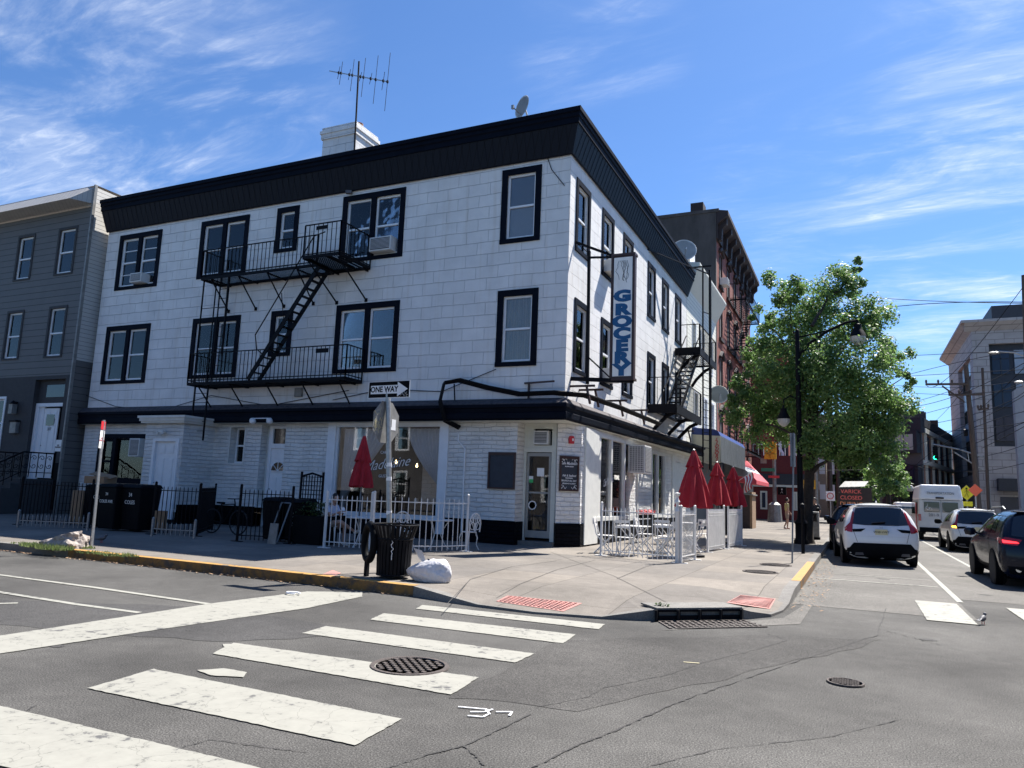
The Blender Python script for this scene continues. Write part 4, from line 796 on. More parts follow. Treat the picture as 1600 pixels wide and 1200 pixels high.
def jit(p): return [(x, y + rk.uniform(-.001, .001), z) for x, y, z in p]
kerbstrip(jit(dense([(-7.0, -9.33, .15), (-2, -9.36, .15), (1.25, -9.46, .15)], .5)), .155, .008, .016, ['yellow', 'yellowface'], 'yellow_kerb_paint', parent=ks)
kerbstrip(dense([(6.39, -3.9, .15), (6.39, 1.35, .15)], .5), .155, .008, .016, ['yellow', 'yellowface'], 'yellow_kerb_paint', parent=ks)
# sidewalk score lines that run diagonally at the corner
def strip(pts, w, z, name, m, parent, jitter=0):
    P = [Vector((p[0], p[1], z if len(p) < 3 else p[2])) for p in pts]; mb = MB(); L_ = []; R_ = []
    for i, p in enumerate(P):
        t = (P[min(i + 1, len(P) - 1)] - P[max(0, i - 1)]).normalized(); nr = Vector((-t.y, t.x, 0)); ww = w * (1 + rk.uniform(-jitter, jitter))
        L_.append(p + nr * ww / 2); R_.append(p - nr * ww / 2)
    for i in range(len(P) - 1): mb.quad(R_[i], R_[i + 1], L_[i + 1], L_[i])
    return mb.build(name, m, parent)
def pxline(pts, z): return [tuple(G(x, y, z)) for x, y in pts]
for l in ([(700, 942), (735, 905), (800, 885), (870, 876)], [(860, 862), (960, 900), (1040, 940), (1075, 950)], [(964, 904), (1010, 885), (1100, 868)], [(780, 925), (870, 890), (930, 875)]): strip(pxline(l, .157), .011, None, 'sidewalk_joint', 'crack', side_o)
# road wear: lighter old asphalt in the parking lane, patches
for poly, m_ in (([(6.42, -6.2), (9.0, -6.2), (9.0, 42), (6.42, 42)], 'asphaltold'), ([(9.0, -3.4), (13.2, -3.4), (13.2, 42), (9.0, 42)], 'asphaltold')):
    mb = MB(); mb.quad(*[(x, y, .004) for x, y in poly]); mb.build('worn_lane', m_, road)
def mark(poly, name='crosswalk_stripe', m_='roadwhite', z=.008):
    mb = MB(); r_ = []
    P = [Vector((x, y, z)) for x, y in poly]
    for i in range(len(P)):
        a, b = P[i], P[(i + 1) % len(P)]; n_ = max(1, int((b - a).length / .05))
        for k in range(n_): q = a.lerp(b, k / n_); r_.append(q + Vector((rk.uniform(-.006, .006), rk.uniform(-.006, .006), 0)))
    mb.quad(*r_); return mb.build(name, m_, road)
for poly in ([(660, 945), (945, 975), (935, 983), (650, 951)], [(600, 958), (900, 991), (880, 1005), (578, 968)], [(510, 978), (835, 1021), (805, 1035), (472, 989)], [(365, 1004), (748, 1058), (705, 1085), (332, 1021)], [(240, 1045), (628, 1123), (555, 1164), (137, 1075)]):
    mark([tuple(G(x, y, .008))[:2] for x, y in poly])
mark([(1.9, -15.9), (4.35, -15.85), (4.4, -16.5), (1.95, -16.6)]); mark([(1.9, -17.3), (4.35, -17.3), (4.4, -17.9), (1.95, -17.95)])
mark([tuple(G(x, y, .008))[:2] for x, y in ((0, 993), (335, 942), (480, 924), (566, 925), (566, 932), (480, 950), (250, 983), (0, 1021), (-100, 1040), (-100, 1010))], 'stop_line')
strip(pxline([(-60, 888), (0, 898), (150, 918), (330, 944)], .008), .09, None, 'lane_line', 'roadthin', road, .15)
strip(pxline([(-60, 913), (0, 925), (120, 944), (218, 957)], .008), .09, None, 'lane_line', 'roadthin', road, .15)
strip(pxline([(-40, 944), (28, 942)], .008), .08, None, 'lane_line', 'roadthin', road, .15)
strip([(9.02, -3.9), (9.02, 3), (9.02, 12), (9.02, 40)], .10, .010, 'lane_line', 'roadthin', road)
strip([(10.33, 5.5), (10.33, 12), (10.33, 22), (10.33, 40)], .10, .010, 'lane_line', 'roadthin', road)
for k in range(3): mark([(8.3 + 1.35 * k, -4.2), (8.93 + 1.35 * k, -4.2), (8.93 + 1.35 * k, -6.7), (8.3 + 1.35 * k, -6.7)], z=.012)
strip([(6.6, -1.4), (8.9, -1.3)], .07, .010, 'parking_line', 'roadthin', road, .5); strip([(6.9, .1), (8.9, .2)], .06, .010, 'parking_line', 'roadthin', road, .5)
for poly in ([(308, 1047), (350, 1044), (386, 1050), (380, 1058), (330, 1055)], [(348, 1006), (378, 1006), (380, 1012), (352, 1014)]): mark([tuple(G(x, y, .009))[:2] for x, y in poly], 'paint_blot', z=.009)
mb = MB()
for l in ([(716, 1104), (760, 1108), (765, 1116)], [(735, 1112), (757, 1112), (770, 1108)], [(731, 1118), (755, 1120), (762, 1116)], [(775, 1112), (800, 1112), (796, 1118)]):
    P = pxline(l, .009)
    for a, b in zip(P, P[1:]): mb.bar(a, b, .018, .003)
mb.build('survey_paint_mark', 'signwhite', road)
strip(pxline([(1068, 1034), (1093, 1036)], .009), .018, None, 'paint_dash', 'platey', road)
def wiggle(l, z=.006, n=9, amp=2.2):
    r_ = []
    for a, b in zip(l, l[1:]):
        for k in range(n): t = k / n; r_.append((a[0] + (b[0] - a[0]) * t + rk.uniform(-amp, amp), a[1] + (b[1] - a[1]) * t + rk.uniform(-amp, amp) * .45))
    r_.append(l[-1]); return pxline(r_, z)
for l, w in (([(590, 1205), (670, 1178), (725, 1165), (830, 1115)], .022), ([(725, 1165), (745, 1182), (756, 1195)], .02), ([(830, 1200), (900, 1165), (960, 1142), (1050, 1100), (1120, 1075), (1260, 1028), (1370, 992), (1385, 950)], .02), ([(940, 1075), (1040, 1055), (1100, 1035), (1180, 1015), (1230, 1000), (1200, 990)], .014), ([(0, 1130), (60, 1100)], .01), ([(840, 1105), (920, 1088), (950, 1070)], .012), ([(1385, 985), (1480, 1010), (1600, 1040)], .012), ([(200, 1190), (330, 1155), (480, 1175)], .010), ([(1000, 1200), (1120, 1170), (1300, 1150), (1420, 1120)], .010)):
    strip(wiggle(l, n=16, amp=1.6), w * .6, None, 'crack', 'crack', road, .9)
# patch in front of the drain
mb = MB(); mb.quad(*[tuple(G(x, y, .005)) for x, y in ((1030, 985), (1250, 975), (1280, 930), (1225, 965))]); mb.build('gutter_dirt', 'asphaltold', road)
def patch(poly, m_, z, name='asphalt_patch'):
    mb = MB(); r_ = []; P = [Vector(G(x, y, z)) for x, y in poly]
    for i in range(len(P)):
        a_, b_ = P[i], P[(i + 1) % len(P)]; n_ = max(1, int((b_ - a_).length / .15))
        for k in range(n_): q = a_.lerp(b_, k / n_); o = NZ.noise(q * 1.7) * .10; r_.append(q + Vector((o, -o, 0)))
    mb.quad(*r_); mb.build(name, m_, road)
patch([(-200, 930), (330, 948), (560, 985), (455, 1000), (300, 1000), (-200, 960)], 'asphaltdark', .003)
patch([(880, 1000), (1190, 992), (1380, 1000), (1130, 1060), (900, 1110), (700, 1090)], 'asphaltstain', .003)
for x_, y_, r_s in ((1450, 1000, .10), (300, 985, .08), (1540, 930, .12), (1380, 905, .14), (90, 1010, .07)):
    p_ = G(x_, y_, 0); mb = MB(); mb.quad(*[(p_.x + r_s * (1 + .35 * NZ.noise(Vector((k * .6, x_, 0)))) * math.cos(2 * PI * k / 18), p_.y + r_s * .8 * (1 + .35 * NZ.noise(Vector((k * .6, y_, 3)))) * math.sin(2 * PI * k / 18), .0045) for k in range(18)]); mb.build('oil_stain', 'asphaltdark', road)
def cover(name, label, poly_c, r, z, m_='castiron', ring=True):
    t = thing(name, label, 'manhole cover', (poly_c[0], poly_c[1], z))
    mb = MB(); mb.lathe((poly_c[0], poly_c[1], z), [(0, .004), (r * .86, .004)], 32); 
    for k in range(-6, 7):
        for j in range(-6, 7):
            x, y = k * r / 7.5, j * r / 7.5
            if x * x + y * y < (r * .8) ** 2 and (k + j) % 2 == 0: mb.obox((poly_c[0] + x, poly_c[1] + y, z + .008), (r / 9, r / 9, .008))
    mb.build('lid', m_, t)
    mb = MB(); mb.lathe((poly_c[0], poly_c[1], z), [(r * .88, 0), (r * .9, .012), (r, .012), (r * 1.02, 0)], 32); mb.build('rim', m_, t)
mc = G(640, 1042, 0); cover('manhole_cover', 'large patterned iron manhole cover between the crosswalk stripes', mc, .36, .006)
mc = G(1321, 1068, 0); cover('manhole_cover', 'small round iron cover alone in the open road on the right', mc, .16, .006)
mc = G(1188, 894, .15); cover('manhole_cover', 'sidewalk manhole cover nearer to the camera of the two by the side kerb', mc, .36, .156)
mc = G(1212, 883, .15); cover('manhole_cover', 'sidewalk manhole cover farther of the two by the side kerb', mc, .36, .156)
# storm drain
t = thing('storm_drain', 'black iron storm drain inlet with slots set in the corner kerb', 'drain', (5.4, -8.85, 0))
a = Vector((4.95, -9.30, 0)); b = Vector((5.92, -8.43, 0)); u = (b - a).normalized(); nn = Vector((u.y, -u.x, 0)); Z = Vector((0, 0, 1)); Ln = (b - a).length
mb = MB(); mb.prism([a - nn * .45 + Z * .150, a + nn * .03 + Z * .150, b + nn * .03 + Z * .150, b - nn * .45 + Z * .150], Z * .022); mb.build('top_plate', 'kerb', t)
mb = MB()
for k in range(5): q = a.lerp(b, k / 4); mb.bar(q + nn * .02, q + nn * .02 + Z * .15, .12, .03)
mb.bar(a + nn * .02 + Z * .135, b + nn * .02 + Z * .135, .03, .03); mb.bar(a + nn * .02 + Z * .045, b + nn * .02 + Z * .045, .03, .05); mb.build('slotted_face', 'iron', t)
mb = MB(); c0, c1 = a + nn * .08 + Z * .008, b + nn * .08 + Z * .008
for k in range(16): q = c0.lerp(c1, k / 15); mb.bar(q, q + nn * .5 - u * .1, .03, .012)
for k in range(5): mb.bar(c0 + nn * (.5 * k / 4), c1 + nn * (.5 * k / 4), .025, .014)
mb.build('grate', 'castiron', t)
rl = random.Random(31); mb = MB()
for _ in range(900):
    s_ = rl.random(); x = -14 + 15.5 * rl.random() if s_ < .7 else rl.uniform(6.42, 6.9); y = (-9.40 - abs(rl.gauss(0, .09))) if s_ < .7 else rl.uniform(-7, 4); r_ = rl.uniform(.012, .035); a_ = rl.uniform(0, 6.3); u_ = Vector((math.cos(a_), math.sin(a_), rl.uniform(-.3, .3))) * r_; v_ = Vector((-math.sin(a_), math.cos(a_), rl.uniform(-.3, .3))) * r_ * .55; q = Vector((x, y, .02)); mb.add([q - u_, q - v_, q + u_, q + v_], [(0, 1, 2, 3)])
mb.build('fallen_leaves', 'cardboard', kind='stuff', norecalc=True)
def bird(label, p, yaw, s=1):
    t = thing('pigeon', label, 'bird', p); bm = bmesh.new(); R_ = Matrix.Rotation(yaw, 3, 'Z')
    bmesh.ops.create_uvsphere(bm, u_segments=14, v_segments=10, radius=1)
    for v in bm.verts:
        x, y, z = v.co; k = 1 - .35 * max(0, -x); q = Vector((x * .12 - (.07 if x < -.8 else 0), y * .055 * k, z * .06 * k + .11 + x * .025)); v.co = R_ @ q * s
    bmesh.ops.create_uvsphere(bm, u_segments=10, v_segments=8, radius=1, matrix=Matrix.Translation(R_ @ Vector((.12, 0, .19)) * s) @ Matrix.Scale(.032 * s, 4))
    me = bpy.data.meshes.new('body'); bm.to_mesh(me); bm.free(); me.polygons.foreach_set('use_smooth', [True] * len(me.polygons)); o = bpy.data.objects.new('body', me); COL.objects.link(o); o.parent = t; me.materials.append(M['grille'])
    mb = MB(); P_ = lambda x, y, z: Vector(p) + R_ @ Vector((x, y, z)) * s
    mb.tube([P_(.08, 0, .13), P_(.12, 0, .19)], [.032 * s, .022 * s], 8); mb.tube([P_(.145, 0, .19), P_(.18, 0, .18)], [.009 * s, .002], 6); mb.prism([P_(-.1, -.025, .10), P_(-.1, .025, .10), P_(-.24, .035, .075), P_(-.24, -.035, .075)], (0, 0, .008)); mb.build('tail_and_beak', 'grille', t)
    for s_ in (-1, 1): mb = MB(); mb.tube([P_(.01, .02 * s_, .06), P_(.0, .022 * s_, 0)], .005, 5); mb.bar(P_(0, .022 * s_, .003), P_(.03, .024 * s_, .003), .008); mb.build('leg', 'signred', t)
bird('dark pigeon standing on the shaded sidewalk right of the left sign post', G(158, 848), .3, .9)
bird('small dark pigeon on the sunny road beside the right hand crosswalk bar', G(1536, 975, .01), 1.1, .7)
t = thing('paper_scrap', 'curled white paper scrap on the road just above the long stop line', 'litter', G(458, 928, .0)); p_ = G(458, 928, .02); mb = MB(); mb.tube([p_ + Vector((.11 * math.cos(k * .55), .07 * math.sin(k * .55), .015)) for k in range(11)], .014, 5); mb.build('paper', 'signwhite', t)
bvh = BVHTree.FromObject(side_o, bpy.context.evaluated_depsgraph_get())
def onside(px, py, up=.006):
    r = (CR @ Vector((px - 800, 600 - py, -FP))).normalized(); h = bvh.ray_cast(CP, r); return (h[0] if h[0] else G(px, py)) + Vector((0, 0, up))
for q4 in ([(775, 940), (793, 931), (910, 943), (880, 956)], [(1135, 942), (1157, 930), (1212, 936), (1203, 952)], [(503, 898), (520, 891), (533, 896), (518, 903)]):
    P = [onside(*p) for p in q4]; mb = MB(); mb.quad(*P); tp = mb.build('tactile_paving', 'tactile', side_o)
    mb = MB(); nu, nv = (16, 9) if q4[0][0] != 503 else (1, 1)
    for i in range(1, nu):
        for j in range(1, nv): q = P[0].lerp(P[3], i / nu).lerp(P[1].lerp(P[2], i / nu), j / nv); mb.obox(q + Vector((0, 0, .006)), (.035, .035, .01))
    if nu > 1: mb.build('studs', 'tactile', tp)
# far kerbs and sidewalks
mb = MB(); mb.box(13.3, -2, -.05, 60, 42.5, .14); mb.box(-60, 49, -.05, 5.4, 400, .14); mb.box(13.6, 49, -.05, 80, 400, .14); mb.build('far_sidewalk', 'kerb', kind='structure')
# weeds and rock
def tuft(mb, c, n, r, h, rd):
    for _ in range(n):
        a = rd.uniform(0, 6.28); d = r * rd.random() ** .6; p = Vector((c[0] + d * math.cos(a), c[1] + d * .5 * math.sin(a), c[2])); l = Vector((rd.uniform(-.5, .5), rd.uniform(-.5, .5), 1)).normalized() * h * rd.uniform(.4, 1); s = Vector((math.cos(a * 3), math.sin(a * 3), 0)) * .012
        mb.add([p - s, p + s, p + l], [(0, 1, 2)])
rd = random.Random(11); mb = MB()
for px, py, n_, r_, h_ in ((60, 854, 400, .5, .10), (85, 858, 500, .5, .13), (110, 853, 400, .45, .13), (125, 856, 200, .4, .08), (150, 864, 160, .5, .05), (185, 868, 160, .5, .05), (40, 850, 120, .4, .05), (203, 868, 40, .2, .08)):
    tuft(mb, G(px, py, .155), n_, r_, h_, rd)
mb.build('weeds', 'grass', kind='stuff', norecalc=True)
mb = MB(); p = G(1034, 966, .01)
for _ in range(120):
    q = p + Vector((rd.uniform(-.09, .09), rd.uniform(-.06, .06), rd.uniform(.0, .2))); s = .025; a = Vector((rd.uniform(-1, 1), rd.uniform(-1, 1), rd.uniform(-.3, .6))).normalized(); bb = a.cross(Vector((0, 0, 1))).normalized(); mb.add([q - a * s, q + bb * s * .6, q + a * s, q - bb * s * .6], [(0, 1, 2, 3)])
tag(center_top(mb.build('weed', 'leafdark', norecalc=True), p), 'small green weed growing from the left end of the storm drain', 'weed')
bmr = bmesh.new(); bmesh.ops.create_icosphere(bmr, subdivisions=4, radius=1)
for v in bmr.verts:
    c = v.co.copy(); k = 1 + .35 * NZ.noise(c * 1.6) + .12 * NZ.noise(c * 5); q = c * k
    q.x = max(-.85, min(.8, q.x)); q.z = min(q.z, .62 + .35 * q.x); v.co = Vector((q.x * .55, q.y * .3, q.z * .30))
me = bpy.data.meshes.new('concrete_chunk'); bmr.to_mesh(me); bmr.free(); o = bpy.data.objects.new('concrete_chunk', me); COL.objects.link(o); me.materials.append(M['rock']); o.location = G(96, 856, .15) + Vector((0, .1, .06)); o.rotation_euler = (0, -.12, .1); tag(o, 'pale broken concrete chunk lying in weeds by the yellow kerb', 'rock')
# ================================================================== grey house
GB = Fr((0, -.6, 0), (1, 0)); gh = thing('grey_house', 'dark grey clapboard row house with white sash windows at the left edge', 'building', (-24, -.6, .15))
HH = []
for (u0, u1, z0, z1_) in ((-25.36, -24.2, 9.82, 11.85), (-22.65, -21.45, 9.82, 11.88), (-25.4, -24.25, 6.36, 8.5), (-22.6, -21.45, 6.34, 8.5)):
    HH.append(gwin(gh, GB, u0, u1, z0, z1_, trim=.1, trimmat='greystucco', recess=.06, up=None, low='curtain' if u0 < -24 and z0 < 9 else None, ext=.03, split=.48))
HH.append(gwin(gh, GB, -26.9, -24.65, 2.6, 4.8, trim=.1, trimmat='whitetrim', recess=.06, up='curtain', low='curtain'))
DH = (-22.9, -21.0, 1.45, 5.45)
mb = MB(); GB.wall(mb, -34, -20.6, 5.6, 12.6, HH[:4] + [], depth=.1); mb.build('siding_wall', 'greysiding', gh, norecalc=True)
mb = MB(); GB.wall(mb, -34, -20.6, .1, 5.6, [HH[4], DH], depth=.35); mb.build('ground_floor_wall', 'greystucco', gh, norecalc=True)
mb = MB(); mb.quad((-20.6, -.6, 6.2), (-20.6, 14, 6.2), (-20.6, 14, 13.2), (-20.6, -.6, 13.4)); mb.build('side_wall', 'whitesiding', gh, norecalc=True)
mb = MB(); mb.quad((-20.6, -.6, .1), (-20.6, 14, .1), (-20.6, 14, 6.2), (-20.6, -.6, 6.2)); mb.build('lower_side_wall', 'greysiding', gh, norecalc=True)
mb = MB(); mb.box(-20.66, -.68, .1, -20.58, -.56, 13.5); mb.build('corner_board', 'signback', gh)
mb = MB(); P = [(-.1, 12.62), (-.75, 12.72), (-.02, 13.48)]; mb.prism([(-34, y - .6, z) for y, z in P], (12.9, 0, 0)); mb.build('roof_awning', 'greige', gh)
mb = MB(); mb.quad((-21.1, -.7, 12.62), (-21.1, -1.35, 12.72), (-20.64, -.62, 12.7), (-20.64, -.61, 12.6)); mb.add([(-21.1, -1.35, 12.722), (-20.66, -.63, 12.7), (-21.1, -.62, 13.48), (-20.7, -.62, 13.4)], [(0, 1, 3, 2)]); mb.quad((-34, -.62, 13.5), (-20.6, -.62, 13.5), (-20.6, 12, 13.5), (-34, 12, 13.5)); mb.build('awning_end', 'greige', gh)
GD2 = Fr((0, -.35, 0), (1, 0)); mb = MB(); mb.box(-23.1, -.2, 1.3, -20.8, -.1, 5.6); mb.build('hall_backing', 'dark', gh)
mb = MB(); GD2.box(mb, -22.9, -22.72, -.05, .1, 1.45, 4.5); GD2.box(mb, -21.2, -21.0, -.05, .1, 1.45, 4.5); GD2.box(mb, -22.72, -21.2, -.05, .1, 4.36, 4.5); GD2.box(mb, -22.72, -22.45, -.05, .02, 1.45, 4.36); df = mb.build('door_frame', 'whitetrim', gh)
dd = paneldoor(GD2, -22.45, -21.55, 1.5, 4.3, .0, parent=df, name='front_door')
mb = MB(); GD2.box(mb, -22.25, -21.75, .02, .03, 3.6, 4.05); mb.build('door_light', 'carglass', dd)
text('317', .17, 'signblack', 'house_number', dd, GD2.p(-22.0, .022, 3.45), (1, 0, 0), (0, 0, 1))
mb = MB(); GD2.box(mb, -22.9, -21.0, -.05, .05, 4.5, 5.45); tf = mb.build('transom', 'greystucco', gh)
mb = MB(); GD2.box(mb, -22.4, -21.1, .05, .06, 4.75, 5.25); mb.build('pane', 'carglass', tf)
t = thing('wall_lantern', 'clear glass lantern beside the door of the grey house', 'lantern', GB.p(-23.9, 0, 4.1)); mb = MB(); GB.box(mb, -24.02, -23.78, .06, .26, 4.05, 4.45); mb.build('glass', 'signback', t); mb = MB(); mb.lathe(GB.p(-23.9, .16, 4.45), [(.16, 0), (.05, .12), (0, .16)], 8); GB.box(mb, -23.94, -23.86, 0, .1, 4.5, 4.56); mb.build('cap', 'iron', t)
t = thing('mailbox', 'grey mailbox on the grey house wall below the lantern', 'mailbox', GB.p(-23.75, 0, 3.3)); mb = MB(); GB.box(mb, -23.95, -23.55, 0, .16, 3.25, 3.75); mb.build('box', 'signback', t, bevel=.02); mb = MB(); GB.box(mb, -23.97, -23.53, 0, .2, 3.72, 3.79); mb.build('lid', 'iron', t)
t = thing('wall_sign', 'small white notice on the grey house wall by the corner', 'sign', GB.p(-20.9, 0, 2.7)); mb = MB(); GB.box(mb, -21.1, -20.72, .01, .03, 2.55, 3.0); mb.build('plate', 'signwhite', t); text('NO\nDUMPING', .075, 'signblack', 'lettering', t, GB.p(-20.91, .036, 2.75), (1, 0, 0), (0, 0, 1))
mb = MB(); GB.box(mb, -21.0, -20.64, -.01, .02, .3, 2.1); mb.build('basement_door', 'black', gh)
# stoop
st = thing('stoop', 'dark front stoop with steps and scrolled iron railing at the grey house', 'steps', (-22, -2, .15))
mb = MB(); mb.box(-23.1, -1.9, .15, -20.95, -.62, 1.45)
for k in range(7): mb.box(-23.1, -1.9 - .32 * (k + 1), .15, -20.95, -1.9 - .32 * k, 1.45 - .18 * (k + 1))
mb.build('steps', 'greystucco', st)
for x in (-20.98, -23.05):
    mb = MB(); P0, P1_, P2_ = Vector((x, -.7, 2.45)), Vector((x, -1.9, 2.45)), Vector((x, -4.2, 1.2))
    for a, b in ((P0, P1_), (P1_, P2_)):
        mb.bar(a, b, .06, .05); dn = Vector((0, 0, -.75)); mb.bar(a + dn, b + dn, .03)
        n_ = max(2, int((b - a).length / .3))
        for k in range(n_ + 1): q = a.lerp(b, k / n_); mb.bar(q, q + dn * 1.25, .025)
        for k in range(n_):
            q = a.lerp(b, (k + .5) / n_); v = (b - a).normalized()
            for s_, zc in ((1, -.2), (-1, -.5)): mb.tube([q + Vector((0, 0, zc)) + v * (.11 * (1 - j * .09) * math.cos(j * .8 * s_)) + Vector((0, 0, .11 * (1 - j * .09) * math.sin(j * .8 * s_))) for j in range(10)], .012, 5)
    mb.build('railing', 'iron', st)
# ================================================================== fences
def picket_fence(label, a, b, h=1.3, m_='iron', gap=.11, base=0, group='black picket fences', rails=(.12, .92), posts=True, z=.15, name='iron_fence', bow=0, r=.016, foot=True):
    a = Vector((a[0], a[1], z)); b = Vector((b[0], b[1], z)); L_ = (b - a).length; d = (b - a).normalized(); nr = Vector((-d.y, d.x, 0)); Z = Vector((0, 0, 1))
    t = thing(name, label, 'fence', a.lerp(b, .5), group)
    P = lambda s: a.lerp(b, s) + nr * (bow * math.sin(PI * s))
    n_ = max(2, int(L_ / gap)); mb = MB()
    for k in range(1, n_): q = P(k / n_); mb.bar(q + Z * (.05 + base), q + Z * (h - .03), r, r, up=d); mb.lathe(q + Z * (h - .03), [(r * .9, 0), (0, .05)], 4)
    mb.build('pickets', m_, t)
    for f in rails:
        mb = MB(); [mb.bar(P(k / 8) + Z * h * f, P((k + 1) / 8) + Z * h * f, .03, .022) for k in range(8)]; mb.build('rail', m_, t)
    if posts:
        for s in (0, 1):
            mb = MB(); q = P(s); mb.bar(q, q + Z * (h + .08), .05, .05, up=d); mb.lathe(q + Z * (h + .08), [(.03, 0), (.035, .03), (0, .06)], 8)
            if foot: mb.obox(q + Z * .008, (.3, .12, .016))
            mb.build('post', m_, t)
    return t
g4 = lambda x, y: tuple(G(x, y))[:2]
picket_fence('black picket fence in front of the grey house stoop and bins', g4(27, 820), g4(138, 825), 1.28)
picket_fence('black picket fence in front of the white vestibule door', g4(236, 835), g4(306, 838), 1.28)
picket_fence('short black fence return right of the vestibule fence', g4(307, 838), g4(331, 828), 1.28, bow=0)
picket_fence('black picket fence with dark bins behind it below the narrow door', g4(370, 846), g4(452, 850), 1.3)
for a, b, lb in (((27, 824), (136, 829), 'low silver picket edging at the foot of the fence by the grey house'), ((237, 838), (303, 842), 'low silver picket edging at the foot of the vestibule fence')):
    t = picket_fence(lb, g4(*a), g4(*b), .36, 'steel', .13, rails=(.55,), group='low silver edgings', name='fence_edging', foot=False)
picket_fence('white picket fence panel in front of the seated person', g4(506, 856), g4(577, 861), 1.24, 'whiteiron', .13, group='white cafe fence panels', name='white_fence')
picket_fence('curved white picket fence panel behind the street trash can', g4(580, 862), g4(728, 862), 1.26, 'whiteiron', .14, group='white cafe fence panels', name='white_fence', bow=-.35)
picket_fence('white picket fence panel around the side street tables nearest the corner', (1.60, -1.36), (3.64, -1.9), 1.2, 'whiteiron', .12, group='white cafe fence panels', name='white_fence', bow=-.12, r=.015)
picket_fence('short white fence panel turning up the side street beside the nearest umbrella', (3.70, -1.88), (3.78, -.65), 1.2, 'whiteiron', .10, group='white cafe fence panels', name='white_fence', r=.012)
picket_fence('white fence panel along the side street between the first and second umbrella', (3.55, 2.35), (3.7, 4.3), 1.2, 'whiteiron', .085, group='white cafe fence panels', name='white_fence', r=.028, rails=(.12, .92, .86))
picket_fence('white fence panel along the side street farthest from the corner', (3.75, 4.8), (3.9, 6.7), 1.2, 'whiteiron', .085, group='white cafe fence panels', name='white_fence', r=.028, rails=(.12, .92, .86))
t = thing('turned_post', 'white turned newel post at the corner of the side street cafe fence', 'post', (3.62, -1.9, .15))
mb = MB(); mb.lathe((3.62, -1.93, .15), [(.05, 0), (.05, 1.15), (.07, 1.18), (.04, 1.24), (.035, 1.34), (.065, 1.40), (.035, 1.46), (.03, 1.52), (.065, 1.56), (.07, 1.6), (0, 1.62)], 14); mb.build('post', 'whiteiron', t, smooth=True)
# trellis
t = thing('trellis', 'tall dark lattice panel beside the cafe window', 'trellis', (-6.0, -1.6, .15))
q0, q1 = AT(464, 830, 1, -2.2), AT(499, 830, 1, -2.2); x0, x1 = q0.x, q1.x; y = -2.2
mb = MB(); mb.bar((x0, y, .15), (x0 + .02, y, 2.0), .05); mb.bar((x1, y, .15), (x1, y, 2.0), .05); mb.tube([(x0, y, 1.86), ((x0 + x1) / 2, y, 1.96), (x1, y, 1.86)], .03, 6); mb.build('frame', 'iron', t)
mb = MB()
for k in range(1, 8): x = x0 + (x1 - x0) * k / 8; mb.bar((x, y, .8), (x, y, 1.9), .02)
for k in range(9): z = .85 + k * .125; mb.bar((x0, y, z), (x1, y, z), .02)
mb.build('lattice', 'iron', t)
# bins and boxes behind the fences
def cart(label, c, w=.6, d=.65, h=1.05, txt=None, rz=0, group='black wheeled bins', fs=.13):
    t = thing('wheeled_bin', label, 'bin', (c[0], c[1], .15), group, 0)
    C0 = Vector((c[0], c[1], 0)); R = Matrix.Rotation(rz, 3, 'Z')
    def q(x, y, z): return C0 + R @ Vector((x, y, 0)) + Vector((0, 0, z))
    mb = MB(); a = .82; mb.hexa([q(-w / 2 * a, -d / 2 * a, .2), q(w / 2 * a, -d / 2 * a, .2), q(w / 2 * a, d / 2 * a, .2), q(-w / 2 * a, d / 2 * a, .2), q(-w / 2, -d / 2, .15 + h), q(w / 2, -d / 2, .15 + h), q(w / 2, d / 2, .15 + h), q(-w / 2, d / 2, .15 + h)]); mb.build('body', 'black', t, bevel=.03)
    mb = MB(); mb.hexa([q(-w / 2 - .03, -d / 2 - .04, .15 + h), q(w / 2 + .03, -d / 2 - .04, .15 + h), q(w / 2 + .03, d / 2 + .03, .15 + h), q(-w / 2 - .03, d / 2 + .03, .15 + h), q(-w / 2 + .04, -d / 2 + .04, .24 + h), q(w / 2 - .04, -d / 2 + .04, .24 + h), q(w / 2 - .04, d / 2 - .02, .26 + h), q(-w / 2 + .04, d / 2 - .02, .26 + h)]); mb.build('lid', 'black', t, bevel=.03)
    for s in (-1, 1): mb = MB(); mb.tube([q(s * w * .36, d / 2 * .9, .27), q(s * w * .46, d / 2 * .9, .27)], .12, 14); mb.build('wheel', 'tyre', t)
    if txt: 
        for k, s_ in enumerate(txt.split('\n')): text(s_, fs, 'signface', 'lettering', t, q(0, -d / 2 * .975 - .012, .15 + h * (.84 - .17 * k)), R @ Vector((1, 0, 0)), Vector((0, -.09, 1)), ext=.002, sx=.9)
    return t
b1 = G(163, 829); b2 = G(200, 831)
cart('black wheeled bin with faint white lettering left of the 34 COLES bin', (b1.x, b1.y + .3), .75, .7, 1.2, '34\nCOLES AVE', fs=.12)
cart('black wheeled bin lettered 34 COLES in white under the ground floor window', (b2.x, b2.y + .3), .8, .7, 1.2, '34\nCOLES', fs=.15)
b3 = G(118, 826); cart('black wheeled bin behind the right end of the grey house fence', (b3.x - .2, b3.y + 1.0), .62, .6, 1.05, 'COLES')
b4 = G(415, 848); cart('black wheeled bin with white scribble left behind the fence below the narrow door', (b4.x - .25, b4.y + .65), .62, .6, 1.02)
b5 = G(440, 849); t = cart('black wheeled bin with a vertical white scrawl beside the dark planter', (b5.x - .0, b5.y + .6), .6, .6, 1.0); text('COLES', .13, 'signface', 'lettering', t, (b5.x, b5.y + .6 - .32, .75), (0, 0, -1), (1, 0, 0), ext=.002)
t = thing('planter', 'dark planter box with wilting plants left of the white cafe fence', 'planter', (G(480, 851).x, -4.3, .15)); px_ = G(478, 851); mb = MB(); mb.box(px_.x - .45, px_.y, .15, px_.x + .4, px_.y + .7, .85); mb.build('box', 'black', t, bevel=.02)
mb = MB()
